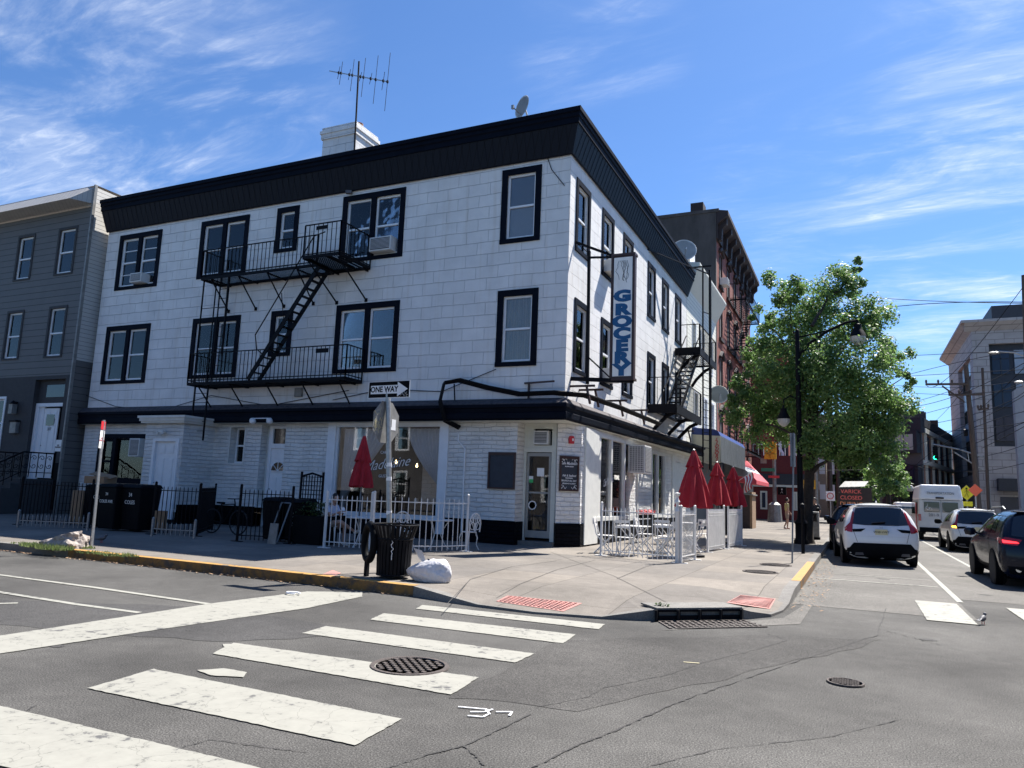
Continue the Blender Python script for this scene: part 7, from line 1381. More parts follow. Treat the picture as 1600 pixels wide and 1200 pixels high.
bgtree('distant_tree', 'dark tree mass behind the message board and poles', 1335, 660, 800, 120, 80, 'leafdark', 4, 90, .3, nb_=18)
bgtree('distant_tree', 'low round tree left of the white bus', 1405, 735, 795, 40, 60, 'leafdark', 6, 160, .2)
bgtree('distant_tree', 'dark tree between the street lamp and the message board', 1290, 640, 800, 70, 95, 'leafdark', 7, 80, .3, nb_=16)
c = AT(1422, 763, 1, 48); t = thing('globe_lamp', 'small white globe street lamp beside the distant trees', 'street lamp', (c.x, 48, 0)); mb = MB(); mb.lathe(c, [(0, -.28), (.2, -.2), (.28, 0), (.2, .2), (0, .28)], 14); mb.build('globe', 'lampglass', t, smooth=True); mb = MB(); mb.bar((c.x, 48, 0), (c.x, 48, c.z - .2), .1); mb.build('post', 'iron', t)

# buildings across the way, outside the frame but mirrored in the shop windows
def across(name, label, F, L_, h, m_, n, loc):
    t = thing(name, label, 'building', loc); H_ = []
    for k in range(n):
        for z in (1.0, 4.4, 7.6):
            if z + 2 < h: H_.append(gwin(t, F, 1.5 + k * L_ / n, 2.7 + k * L_ / n, z, z + 1.9, trim=.1, trimmat='whitetrim'))
    mb = MB(); F.wall(mb, 0, L_, .1, h, H_, depth=.15); a, b = F.p(0, 0, h), F.p(L_, 0, h); mb.quad(a, b, b - F.n * 8, a - F.n * 8); mb.build('wall', m_, t, norecalc=True)
across('row_house', 'pale stone row house across the street, mirrored in the cafe shop window', Fr((-2, -27, 0), (-1, 0)), 46, 9.5, 'darkwall', 12, (-25, -27, 0))
across('side_row_house', 'brick row house opposite the side street shop front, mirrored in its glass', Fr((19, 12, 0), (0, -1)), 34, 9.5, 'brick', 9, (19, -5, 0))
# ================================================================== vehicles
def subsurf_mesh(vs, fs, lv=2):
    me = bpy.data.meshes.new('tmp'); me.from_pydata(vs, [], fs); bm = bmesh.new(); bm.from_mesh(me); bmesh.ops.remove_doubles(bm, verts=bm.verts, dist=1e-4); bmesh.ops.recalc_face_normals(bm, faces=bm.faces); bm.to_mesh(me); bm.free()
    o = bpy.data.objects.new('tmp', me); COL.objects.link(o); m_ = o.modifiers.new('s', 'SUBSURF'); m_.levels = lv; dg = bpy.context.evaluated_depsgraph_get(); r = bpy.data.meshes.new_from_object(o.evaluated_get(dg)); bpy.data.objects.remove(o); bpy.data.meshes.remove(me)
    r.polygons.foreach_set('use_smooth', [True] * len(r.polygons)); return r
def addmesh(me, name, m, parent):
    me.name = name; o = bpy.data.objects.new(name, me); COL.objects.link(o); o.parent = parent; me.materials.clear(); me.materials.append(M[m]); ORG[o.name] = Vector(); return o
def drape_poly(tree, poly, mode, off, name, m, parent, th=0, lift=0):
    """lay a flat outline on the body: mode 'rear' polygon is (x,z); 'front' (x,z); 'left'/'right' polygon is (y,z)"""
    bm = bmesh.new(); D = {'rear': Vector((0, 1, 0)), 'front': Vector((0, -1, 0)), 'left': Vector((1, 0, 0)), 'right': Vector((-1, 0, 0))}[mode]
    to3 = {'rear': lambda a, b: Vector((a, -3, b)), 'front': lambda a, b: Vector((a, 9, b)), 'left': lambda a, b: Vector((-3, a, b)), 'right': lambda a, b: Vector((3, a, b))}[mode]
    f = bm.faces.new([bm.verts.new(to3(*p)) for p in poly]); bmesh.ops.triangulate(bm, faces=[f]); 
    for _ in range(4):
        L_ = [e for e in bm.edges if e.calc_length() > .10]
        if not L_: break
        bmesh.ops.subdivide_edges(bm, edges=L_, cuts=1, use_grid_fill=True); bmesh.ops.triangulate(bm, faces=[f for f in bm.faces if len(f.verts) > 3])
    for v in bm.verts:
        h = tree.ray_cast(v.co, D)
        if h[0]: v.co = h[0] - D * off
        else: v.co = v.co + D * (3.2 if mode == 'rear' else 2.2)
    bmesh.ops.recalc_face_normals(bm, faces=bm.faces); me = bpy.data.meshes.new(name); bm.to_mesh(me); bm.free(); me.polygons.foreach_set('use_smooth', [True] * len(me.polygons)); return addmesh(me, name, m, parent)
def wheel(parent, x, y, r, w, rim, side):
    t = bpy.data.objects.new('wheel', None); COL.objects.link(t); t.parent = parent; t.location = (0, 0, 0); ORG[t.name] = Vector(); x0, x1 = x - w / 2, x + w / 2
    R = Matrix.Rotation(PI / 2, 3, 'Y'); mb = MB(); mb.lathe((x, y, r), [(r * .66, -w / 2), (r * .93, -w / 2), (r, -w * .38), (r, w * .38), (r * .93, w / 2), (r * .66, w / 2)], 28, tilt=R); mb.build('tyre', 'tyre', t, smooth=True, local=True)
    mb = MB(); xo = x + side * w * .42; mb.lathe((xo, y, r), [(r * .60, 0), (r * .68, 0), (r * .68, side * .01), (r * .6, side * .01)], 28, tilt=R); mb.lathe((xo - side * .03, y, r), [(0, 0), (r * .6, 0)], 20, tilt=R)
    for k in range(10): a = 2 * PI * k / 10; mb.bar((xo, y, r), (xo, y + r * .64 * math.cos(a), r + r * .64 * math.sin(a)), .03, .035)
    mb.build('rim', rim, t, local=True); return t
def suv(name, label, paint, loc, yaw, w=.93, H=1.68, L=4.65, rim='darkrim', lamps='redlamp', plate=None, rails=False, roll=0, kind='crv', group='cars on the side street', lit=None):
    t = bpy.data.objects.new(name, None); COL.objects.link(t); t.location = loc; t.rotation_euler = (0, roll, yaw); ORG[t.name] = Vector(); tag(t, label, 'car', group)
    k = H / 1.68; wk = w / .93; lk = L / 4.65
    rows = [[(.84, .10, .17), (.915, .0, .48), (.93, .02, .90), (.885, .09, 1.085), (.68, .46, 1.60), (0, .38, 1.66)],
            [(.90, .26, .16), (.945, .20, .50), (.945, .22, .92), (.905, .28, 1.10), (.70, .60, 1.63), (0, .52, 1.68)],
            [(.86, .55, .20), (.93, .5, .62), (.935, .5, .94), (.89, .52, 1.10), (.68, .74, 1.64), (0, .68, 1.69)],
            [(.88, 1.4, .18), (.935, 1.4, .6), (.935, 1.4, .93), (.895, 1.4, 1.09), (.70, 1.45, 1.655), (0, 1.4, 1.71)],
            [(.88, 2.4, .18), (.935, 2.4, .6), (.935, 2.4, .92), (.89, 2.4, 1.07), (.69, 2.25, 1.63), (0, 2.25, 1.69)],
            [(.88, 3.1, .18), (.93, 3.1, .6), (.93, 3.1, .91), (.88, 3.12, 1.04), (.66, 2.80, 1.52), (0, 2.85, 1.58)],
            [(.86, 3.6, .18), (.93, 3.6, .6), (.92, 3.6, .89), (.86, 3.62, 1.0), (.72, 3.62, 1.05), (0, 3.68, 1.09)],
            [(.82, 4.3, .18), (.90, 4.25, .58), (.89, 4.3, .82), (.82, 4.3, .92), (.6, 4.32, .97), (0, 4.36, 1.0)],
            [(.70, 4.5, .22), (.82, 4.6, .52), (.80, 4.62, .72), (.74, 4.58, .82), (.5, 4.56, .88), (0, 4.6, .91)]]
    rows = [[(x * wk, y * lk, z * k) for x, y, z in r] for r in rows]
    vs = []; fs = []
    idx = {}
    def V(p):
        kx = tuple(round(c, 4) for c in p)
        if kx not in idx: idx[kx] = len(vs); vs.append(p)
        return idx[kx]
    for s in (1, -1):
        for a, b in zip(rows, rows[1:]):
            for j in range(5): fs.append([V((s * a[j][0], a[j][1], a[j][2])), V((s * b[j][0], b[j][1], b[j][2])), V((s * b[j + 1][0], b[j + 1][1], b[j + 1][2])), V((s * a[j + 1][0], a[j + 1][1], a[j + 1][2]))])
            fs.append([V((s * a[0][0], a[0][1], a[0][2])), V((s * b[0][0], b[0][1], b[0][2])), V((0, b[0][1], b[0][2])), V((0, a[0][1], a[0][2]))])
        for r, sg in ((rows[0], -1), (rows[-1], 1)):
            G_ = []
            for j in range(5):
                x, y, z = r[j]; bul = (.07, .10, .08, .06, .06)[j] * sg
                G_.append([V((s * x, y, z)), V((s * x * .87, y + bul * .45, z + (.012 if j == 4 else 0))), V((s * x * .5, y + bul * .85, z + (.035 if j == 4 else 0))), V((0, y + bul, z)) if 0 < j < 4 else (V(r[5]) if j == 4 else V((0, y, z)))])
            for a, b in zip(G_, G_[1:]):
                for q in range(3): fs.append([a[q], a[q + 1], b[q + 1], b[q]])
            # roof strip between roof edge point and mid
            fs.append(G_[4]); fs.append(G_[0])
    fs = [f for f in fs if len(set(f)) >= 3]; fs = [list(dict.fromkeys(f)) for f in fs]
    me = subsurf_mesh(vs, fs, 2); bm = bmesh.new(); bm.from_mesh(me); tree = BVHTree.FromBMesh(bm); bm.free()
    b_ = addmesh(me, 'body', paint, t); K = lambda P: [(x * wk, z * k) for x, z in P]; KS = lambda P: [(y * lk, z * k) for y, z in P]
    mir = lambda P: [(-x, z) for x, z in P]
    drape_poly(tree, K([(-.70, 1.10), (-.4, 1.075), (.4, 1.075), (.70, 1.10), (.66, 1.3), (.575, 1.53), (.3, 1.56), (-.3, 1.56), (-.575, 1.53), (-.66, 1.3)]), 'rear', .006, 'rear_window', 'carglass', t)
    for s, md in ((-1, 'left'), (1, 'right')):
        for P in ([(.78, 1.14), (1.25, 1.12), (1.25, 1.53), (1.05, 1.52)], [(1.33, 1.12), (2.2, 1.11), (2.2, 1.555), (1.33, 1.55)], [(2.3, 1.11), (3.22, 1.08), (3.05, 1.2), (2.78, 1.42), (2.5, 1.53), (2.3, 1.55)]): drape_poly(tree, KS(P), md, .006, 'side_window', 'carglass', t)
        drape_poly(tree, KS([(.25, .23), (4.3, .23), (4.3, .38), (.25, .40)]), md, .012, 'sill_cladding', 'black', t)
        for P in ([(1.29, .45), (1.30, .45), (1.30, 1.1), (1.29, 1.1)], [(2.25, .45), (2.26, .45), (2.26, 1.1), (2.25, 1.1)]): drape_poly(tree, KS(P), md, .004, 'door_gap', 'black', t)
        for P in ([(1.4, .98), (1.6, .98), (1.6, 1.01), (1.4, 1.01)], [(2.4, .97), (2.6, .97), (2.6, 1.0), (2.4, 1.0)]): drape_poly(tree, KS(P), md, .02, 'door_handle', paint, t)
    drape_poly(tree, K([(-.72, 1.08), (.72, 1.08), (.66, 1.45), (-.66, 1.45)]), 'front', .006, 'windshield', 'carglass', t)
    if kind == 'crv':
        drape_poly(tree, K([(-.84, .14), (.84, .14), (.93, .42), (.80, .47), (.70, .60), (-.70, .60), (-.80, .47), (-.93, .42)]), 'rear', .014, 'rear_bumper', 'black', t)
        for f in (lambda P: P, mir):
            drape_poly(tree, f(K([(.60, 1.52), (.645, 1.50), (.76, 1.14), (.90, 1.00), (.90, .90), (.72, .88), (.70, 1.06)])), 'rear', .010, 'tail_lamp', lamps, t)
            drape_poly(tree, f(K([(.71, .89), (.71, .965), (.38, .985), (.50, .90)])), 'rear', .010, 'lamp_bar', 'black', t)
            drape_poly(tree, f(K([(.60, .62), (.61, .62), (.69, .90), (.68, .90)])), 'rear', .004, 'hatch_gap', 'black', t)
            drape_poly(tree, f(K([(.45, .27), (.68, .26), (.66, .34), (.48, .34)])), 'rear', .02, 'exhaust_tip', 'grille', t)
        drape_poly(tree, K([(-.66, .775), (.66, .775), (.66, .782), (-.66, .782)]), 'rear', .004, 'hatch_crease', 'ac', t)
        mb = MB(); y = -.045; z = 1.025 * k
        for dx in (-.032, .032): mb.bar((dx * .8, y, z - .03), (dx, y, z + .03), .012, .006)
        mb.bar((-.03, y, z), (.03, y, z), .010, .006); mb.build('emblem', 'steel', t, local=True)
        pz = .90 * k; mb = MB(); mb.box(-.155, -.062, pz - .075, .155, -.052, pz + .075); pl = mb.build('licence_plate', 'platey', t, local=True)
        if plate: text(plate, .085, 'signblack', 'plate_number', pl, (0, -.064, pz - .002), (1, 0, 0), (0, 0, 1), ext=.001)
        mb = MB(); mb.bar((-.22, .03, 1.13 * k), (.12, .05, 1.17 * k), .05, .02); mb.build('rear_wiper', 'black', t, local=True)
    else:
        drape_poly(tree, K([(-.88, .30), (.88, .30), (.90, .46), (-.90, .46)]), 'rear', .014, 'rear_bumper', 'black', t)
        for f in (lambda P: P, mir):
            drape_poly(tree, f(K([(.52, 1.03), (.80, 1.07), (.90, 1.04), (.90, .92), (.62, .90)])), 'rear', .010, 'tail_lamp', lamps, t)
        for s, md in ((-1, 'left'), (1, 'right')): drape_poly(tree, KS([(.02, 1.04), (.28, 1.06), (.34, 1.02), (.12, .93), (.02, .92)]), md, .012, 'side_tail_lamp', lamps, t)
        for s in (-1, 1): mb = MB(); mb.tube([(s * .62 * wk, -.03, .40 * k), (s * .62 * wk, .1, .40 * k)], .055, 12); mb.build('exhaust_tip', 'chrome', t, local=True)
    if lit:
        drape_poly(tree, [(-x, z) for x, z in K([(.73, .91), (.885, .93), (.885, .99), (.76, 1.0)] if kind == 'crv' else [(.58, .95), (.87, .95), (.88, 1.01), (.62, .98)])], 'rear', .022, 'lit_lamp', lit, t)
    mb = MB(); mb.lathe((0, .75 * lk, 1.70 * k), [(.03, 0), (.012, .03), (0, .07)], 6, sy=2.5); mb.build('roof_antenna', paint, t, local=True)
    mb = MB(); mb.box(-.6 * wk, .33 * lk, 1.60 * k, .6 * wk, .55 * lk, 1.635 * k); mb.build('spoiler', paint, t, local=True, bevel=.02)
    if rails:
        for s in (-1, 1): mb = MB(); mb.tube([(s * .66 * wk, .75, 1.66 * k), (s * .66 * wk, 1.0, 1.72 * k), (s * .67 * wk, 2.1, 1.71 * k), (s * .66 * wk, 2.4, 1.64 * k)], .018, 6); mb.build('roof_rail', 'steel', t, local=True)
    for s in (-1, 1):
        mb = MB(); mb.lathe((s * 1.04 * wk, 3.05 * lk, 1.10 * k), [(0, -.11), (.07, -.09), (.09, 0), (.07, .08), (0, .1)], 12, sx=1.5); mb.bar((s * .88 * wk, 3.1 * lk, 1.06 * k), (s * 1.0 * wk, 3.05 * lk, 1.07 * k), .05); mb.build('wing_mirror', 'black' if paint == 'carwhite' else paint, t, local=True, smooth=True)
        for y in (.93 * lk, 3.66 * lk):
            mb = MB(); R = Matrix.Rotation(PI / 2, 3, 'Y'); mb.lathe((s * .80 * wk, y, .37), [(0, 0), (.415, 0), (.42, s * .142 * wk), (.375, s * .148 * wk), (0, s * .12)], 28, tilt=R); mb.build('wheel_arch', 'black', t, local=True)
            wheel(t, s * .835 * wk, y, .355, .23, rim, s)
    mb = MB(); mb.box(-.75 * wk, .4, .18, .75 * wk, 4.2 * lk, .34); mb.build('underbody', 'black', t, local=True)
    return t
suv('parked_car', 'white sport utility vehicle parked at the kerb with red upright tail lamps', 'carwhite', (8.02, 3.42, .03), math.radians(5.5), roll=math.radians(-1.0), plate='W48-VWT')
suv('parked_car', 'black vehicle parked ahead of the white one at the kerb by the street lamp', 'carblack', (7.45, 9.6, 0), math.radians(1), kind='maz')
suv('moving_car', 'white sport utility vehicle in traffic with its left amber turn signal lit', 'carwhite', (11.62, 14.0, 0), math.radians(1), lit='amberlit', rim='darkrim')
suv('moving_car', 'dark navy crossover with lit red tail lamps cut by the right edge', 'carnavy', (11.12, -.25, 0), math.radians(1.5), lit='redlit', kind='maz', rails=True, rim='rim', L=4.6)
suv('moving_car', 'dark car far ahead seen between the parked white vehicle and the bus', 'carblack', (10.3, 40, 0), 0, kind='maz')
# white van far ahead
def boxvan(label, loc, w, h, L, low=None):
    t = bpy.data.objects.new('white_van', None); COL.objects.link(t); t.location = loc; ORG[t.name] = Vector(); tag(t, label, 'van', 'vans on the side street')
    mb = MB(); mb.hexa([(-w, 0, .35), (w, 0, .35), (w, L, .35), (-w, L, .35), (-w * .86, .12, h), (w * .86, .12, h), (w * .86, L * .72, h), (-w * .86, L * .72, h)]); mb.build('body', 'vanpanel', t, local=True, bevel=.12)
    mb = MB(); mb.hexa([(-w * .80, .02, h * .58), (w * .80, .02, h * .58), (w * .8, .06, h * .58), (-w * .8, .06, h * .58), (-w * .74, .08, h * .86), (w * .74, .08, h * .86), (w * .74, .12, h * .86), (-w * .74, .12, h * .86)]); mb.build('rear_window', 'carglass', t, local=True)
    for s in (-1, 1):
        mb = MB(); mb.box(s * w * .97 - .05, -.02, h * .38, s * w * .97 + .03, .04, h * .58); mb.build('tail_lamp', 'redlamp', t, local=True)
        for y in (.9, L - .9): wheel(t, s * (w - .1), y, .34, .22, 'steel', s)
    return t
boxvan('small white van far down the lane seen over the white parked vehicle', (AT(1421, 800, 1, 34).x, 34, 0), .9, 1.95, 4.6)
# shuttle bus
bl_, br_ = AT(1434, 800, 1, 24.2), AT(1508, 800, 1, 24.2); tz = AT(1470, 757.5, 1, 24.2).z
bxw = (br_.x - bl_.x) / 2; t = bpy.data.objects.new('shuttle_bus', None); COL.objects.link(t); t.location = ((bl_.x + br_.x) / 2, 24.2, 0); ORG[t.name] = Vector(); tag(t, 'white raised roof shuttle bus with two rear windows and a wheelchair symbol in traffic', 'bus')
def bus(t, w, h, L=6.0):
    mid = h * .73
    mb = MB(); mb.hexa([(-w, 0, .45), (w, 0, .45), (w, L, .45), (-w, L, .45), (-w * .94, .02, mid), (w * .94, .02, mid), (w * .94, L * .8, mid), (-w * .94, L * .8, mid)]); b_ = mb.build('body', 'vanpanel', t, local=True, bevel=.06)
    mb = MB(); mb.hexa([(-w * .95, -.03, mid - .02), (w * .95, -.03, mid - .02), (w * .95, L * .8, mid - .02), (-w * .95, L * .8, mid - .02), (-w * .86, .15, h), (w * .86, .15, h), (w * .86, L * .7, h), (-w * .86, L * .7, h)]); mb.build('raised_roof', 'whitetrim', t, local=True, bevel=.1)
    for s in (-1, 1):
        mb = MB(); x0, x1 = (.06, .72) if s > 0 else (-.72, -.06); mb.box(x0 * w, -.025, mid - .62, x1 * w, .01, mid - .12); g = mb.build('rear_window', 'carglass', t, local=True, bevel=.01)
        mb = MB(); mb.box(s * w * .92 - .07, -.03, .98, s * w * .92 + .06, .02, 1.32); mb.build('tail_lamp', 'redlamp', t, local=True)
        for y in (.95, L - 1.2): wheel(t, s * (w - .14), y, .38, .28, 'steel', s)
        for k in range(4):
            mb = MB(); mb.box(s * w * .99, .6 + k * 1.1, mid - .75, s * (w * .96), 1.5 + k * 1.1, mid - .15); mb.build('side_window', 'carglass', t, local=True)
    mb = MB(); mb.box(-w * .95, -.12, .42, w * .95, .05, .66); mb.build('rear_bumper', 'black', t, local=True, bevel=.02)
    mb = MB(); mb.box(-.22, -.03, mid + .05, .14, .0, mid + .14); mb.build('high_brake_lamp', 'brown', t, local=True)
    mb = MB(); mb.box(-.006, -.012, .66, .006, .0, mid); mb.box(-w * .8, -.012, mid - .02, w * .8, .0, mid); mb.build('door_gap', 'grille', t, local=True)
    text('TRANSPORTATION', .17, 'signback', 'lettering', t, (0, .0, mid + .33), (1, 0, 0), (0, .12, 1), ext=.01, sx=.82)
    text('201-9', .2, 'grille', 'phone_number', t, (-w * .32, -.02, mid - .78), (1, 0, 0), (0, 0, 1), ext=.004)
    mb = MB(); c = Vector((-w * .56, -.032, mid - .42)); mb.tube([c + Vector((.09 * math.cos(a), 0, .09 * math.sin(a))) for a in [PI * .6 + 1.5 * PI * k / 12 for k in range(13)]], .014, 5); mb.bar(c + Vector((-.02, 0, .22)), c + Vector((0, 0, .02)), .03, .01); mb.bar(c + Vector((0, 0, .02)), c + Vector((.13, 0, .0)), .03, .01); mb.bar(c + Vector((.13, 0, 0)), c + Vector((.19, 0, -.1)), .03, .01); mb.build('wheelchair_symbol', 'signwhite', t, local=True)
    mb = MB(); mb.box(-w * 1.0, 1.0, .55, -w * 1.012, 1.4, 1.9); mb.build('side_graphic', 'signred', t, local=True)
bus(t, bxw, tz)
# ================================================================== people
def skinned(name, V_, E_, m, parent, sub=2):
    """V_: list of (co, radius) ; continuous surface grown on a joint skeleton"""
    me = bpy.data.meshes.new(name); me.from_pydata([tuple(v[0]) for v in V_], E_, []); o = bpy.data.objects.new(name, me); COL.objects.link(o); o.modifiers.new('skin', 'SKIN'); 
    bm = bmesh.new(); bm.from_mesh(me); ly = bm.verts.layers.skin.verify()
    for i, v in enumerate(bm.verts): r = V_[i][1]; r = r if isinstance(r, tuple) else (r, r); v[ly].radius = r; v[ly].use_root = (i == 0); v[ly].use_loose = False
    bm.to_mesh(me); bm.free(); s = o.modifiers.new('sub', 'SUBSURF'); s.levels = sub; dg = bpy.context.evaluated_depsgraph_get(); r = bpy.data.meshes.new_from_object(o.evaluated_get(dg)); bpy.data.objects.remove(o); r.polygons.foreach_set('use_smooth', [True] * len(r.polygons)); return addmesh(r, name, m, parent)
def hand(V_, E_, wi, wp, d, up):
    """palm + five fingers; wi index of wrist vertex"""
    wp = Vector(wp); d = Vector(d).normalized(); up = Vector(up); s = d.cross(up).normalized(); n0 = len(V_); V_.append((wp + d * .045, .026)); E_.append((wi, n0)); V_.append((wp + d * .08, .024)); E_.append((n0, n0 + 1))
    for k, (o, l) in enumerate(((-.03, .062), (-.01, .072), (.01, .068), (.028, .052))):
        a = len(V_); b = wp + d * .085 + s * o; cur = -up.normalized() * .02; V_.append((b, .010)); V_.append((b + d * l * .5 + cur * .3, .009)); V_.append((b + d * l * .9 + cur * 1.3, .008)); E_ += [(n0 + 1, a), (a, a + 1), (a + 1, a + 2)]
    a = len(V_); b = wp + d * .03 + s * -.035; V_.append((b, .011)); V_.append((b + (d * .6 - s).normalized() * .045, .010)); E_ += [(n0, a), (a, a + 1)]
def person(label, loc, yaw, J, cols, hair='short', cat='person', cap=False, scale=1):
    """J: joint positions in the body's frame (x right, y forward, z up)"""
    t = bpy.data.objects.new('person', None); COL.objects.link(t); t.location = loc; t.rotation_euler = (0, 0, yaw); t.scale = (scale,) * 3; ORG[t.name] = Vector(); tag(t, label, cat)
    P = {k: Vector(v) for k, v in J.items()}
    names = ['pelvis', 'waist', 'chest', 'neck', 'head']; V_ = [(P['pelvis'], (.125, .10)), (P['waist'], (.105, .085)), (P['chest'], (.135, .10)), (P['neck'], .05), (P['neck'].lerp(P['head'], .5), .048)]; E_ = [(0, 1), (1, 2), (2, 3), (3, 4)]
    for s in ('l', 'r'):
        a = len(V_); V_ += [(P['sh' + s], .055), (P['el' + s], .036), (P['wr' + s], .024)]; E_ += [(2, a), (a, a + 1), (a + 1, a + 2)]; hand(V_, E_, a + 2, P['wr' + s], P['wr' + s] - P['el' + s], (0, 0, 1) if abs((P['wr' + s] - P['el' + s]).normalized().z) < .8 else (1, 0, 0))
        a = len(V_); V_ += [(P['hip' + s], .085), (P['kn' + s], .056), (P['an' + s], .034), (P['toe' + s], .03)]; E_ += [(0, a), (a, a + 1), (a + 1, a + 2), (a + 2, a + 3)]
    skinned('body', V_, E_, 'skin', t)
    hd = P['head']; f = Vector((0, 1, 0)); bm = bmesh.new(); bmesh.ops.create_uvsphere(bm, u_segments=20, v_segments=14, radius=1)
    for v in bm.verts:
        c = v.co; x, y, z = c.x * .074, c.y * .094, c.z * .118
        if z < 0: x *= 1 + z * 2.2; y *= 1 + z * .8
        if c.y > .9 and abs(c.z + .1) < .2 and abs(c.x) < .25: y += .018
        v.co = Vector((x, y, z)) + hd
    me = bpy.data.meshes.new('head'); bm.to_mesh(me); bm.free(); me.polygons.foreach_set('use_smooth', [True] * len(me.polygons)); h_ = addmesh(me, 'head', 'skin', t)
    mb = MB()
    for s in (-1, 1): mb.lathe(hd + Vector((s * .027, .086, .012)), [(0, -.008), (.010, 0), (0, .008)], 8); 
    mb.bar(hd + Vector((-.02, .088, -.055)), hd + Vector((.02, .088, -.055)), .01, .006); mb.build('face_features', 'hair', h_, local=True)
    mb = MB(); [mb.lathe(hd + Vector((s * .075, .0, -.005)), [(0, -.03), (.012, 0), (0, .03)], 8) for s in (-1, 1)]; mb.build('ears', 'skin', h_, local=True, smooth=True)
    bm = bmesh.new(); bmesh.ops.create_uvsphere(bm, u_segments=20, v_segments=14, radius=1)
    for v in bm.verts:
        c = v.co.copy(); kk = 1 + .05 * NZ.noise(c * 4); z = c.z * .13; lim = -.01 if c.y > .1 else (-.16 if hair == 'long' else -.075)
        v.co = hd + Vector((c.x * .086 * kk, c.y * .102 * kk - .014, max(lim, z) + .012)) if not (c.y > .45 and c.z < .35) else hd + Vector((c.x * .06, .03, .06))
    me = bpy.data.meshes.new('hair'); bm.to_mesh(me); bm.free(); me.polygons.foreach_set('use_smooth', [True] * len(me.polygons)); addmesh(me, 'hair', 'hair', h_)
    if cap: mb = MB(); mb.lathe(hd + Vector((0, 0, .045)), [(.095, 0), (.09, .05), (.05, .085), (0, .092)], 16); mb.box(hd.x - .06, hd.y + .07, hd.z + .045, hd.x + .06, hd.y + .17, hd.z + .055); mb.build('cap', cols.get('cap', 'darkcloth'), h_, local=True, smooth=True)
    # shirt
    V_ = [(P['pelvis'] + Vector((0, 0, .03)), (.145, .12)), (P['waist'], (.135, .112)), (P['chest'], (.16, .122)), (P['chest'].lerp(P['neck'], .55), (.09, .08))]; E_ = [(0, 1), (1, 2), (2, 3)]
    for s in ('l', 'r'): a = len(V_); V_ += [(P['sh' + s], .072), (P['sh' + s].lerp(P['el' + s], .72), .056)]; E_ += [(2, a), (a, a + 1)]
    skinned('shirt', V_, E_, cols['shirt'], t)
    V_ = [(P['pelvis'] + Vector((0, 0, .02)), (.15, .125)), (P['pelvis'] + Vector((0, 0, -.05)), (.14, .12))]; E_ = [(0, 1)]
    for s in ('l', 'r'): a = len(V_); V_ += [(P['hip' + s], .105), (P['hip' + s].lerp(P['kn' + s], cols.get('leg', .75)), .088)]; E_ += [(1, a), (a, a + 1)]
    skinned('shorts' if cols.get('leg', .75) < 1 else 'trousers', V_, E_, cols['shorts'], t)
    for s in ('l', 'r'):
        a, b = P['an' + s], P['toe' + s]; d = (b - a); d.z = 0 if abs(d.z) < .09 else d.z; skinned('shoe', [(a + Vector((0, 0, -.03)) - d * .25, .042), (a.lerp(b, .5) + Vector((0, 0, -.025)), .044), (b + d * .15 + Vector((0, 0, -.005)), .034)], [(0, 1), (1, 2)], cols.get('shoe', 'shoe'), t, 1)
    return t
STAND = dict(pelvis=(0, 0, .95), waist=(0, 0, 1.12), chest=(0, .01, 1.33), neck=(0, 0, 1.49), head=(0, .03, 1.63), shl=(-.18, 0, 1.40), shr=(.18, 0, 1.40), ell=(-.23, -.04, 1.12), elr=(.23, -.02, 1.12), wrl=(-.22, .08, .90), wrr=(.22, .12, .92), hipl=(-.09, 0, .88), hipr=(.09, 0, .88), knl=(-.10, .08, .49), knr=(.10, -.02, .49), anl=(-.10, .04, .09), anr=(.10, -.20, .11), toel=(-.11, .19, .04), toer=(.11, -.06, .04))
pp = G(1230, 827); person('person in pale yellow top and tan shorts walking before the dark red restaurant', pp, -1.2, STAND, dict(shirt='yellowshirt', shorts='shorts', shoe='skin', leg=.85), hair='short', scale=1.0)
J2 = dict(STAND); J2.update(wrr=(.12, .22, 1.12), elr=(.25, .06, 1.12), anr=(.10, 0, .09), toer=(.11, .15, .04), knr=(.10, .02, .49))
q = AT(1258, 786, 1, 15.5); person('person in a dark top and light cap standing behind the grey newspaper box', (q.x + .05, 15.5, .15), PI + .3, J2, dict(shirt='darkcloth', shorts='darkcloth', leg=.98, cap='shorts', shoe='black'), cap=True)
q = AT(1273, 786, 1, 17); person('person in dark clothes with one arm raised near the meter post', (q.x, 17, .15), PI - .4, J2, dict(shirt='darkcloth', shorts='darkcloth', leg=.98, shoe='black'))
SEAT = dict(pelvis=(0, 0, .52), waist=(0, .02, .68), chest=(0, .06, .90), neck=(0, .10, 1.06), head=(0, .17, 1.18), shl=(-.17, .07, .97), shr=(.17, .07, .97), ell=(-.2, .2, .74), elr=(.2, .2, .74), wrl=(-.08, .40, .84), wrr=(.10, .40, .84), hipl=(-.09, .02, .50), hipr=(.09, .02, .50), knl=(-.10, .46, .52), knr=(.06, .45, .62), anl=(-.10, .44, .10), anr=(-.16, .74, .38), toel=(-.10, .58, .04), toer=(-.18, .88, .42))
sp_ = person('person in pale shirt sitting cross legged and reading behind the white cafe fence', (-4.83, -3.95, .12), -PI / 2 - .1, SEAT, dict(shirt='shirt', shorts='shorts', shoe='shoe', leg=.7), hair='short')
mb = MB(); mb.obox((0, 0, 0), (.11, .012, .16), 0, .5); bk_ = thing('book', 'small pale book held by the seated person behind the white fence', 'book', (0, 0, 0)); bk_.location = (-4.83 + .46, -3.99, 1.02); o = mb.build('pages', 'signwhite', bk_, local=True); bk_.rotation_euler = (0, 0, -PI / 2 - .1)
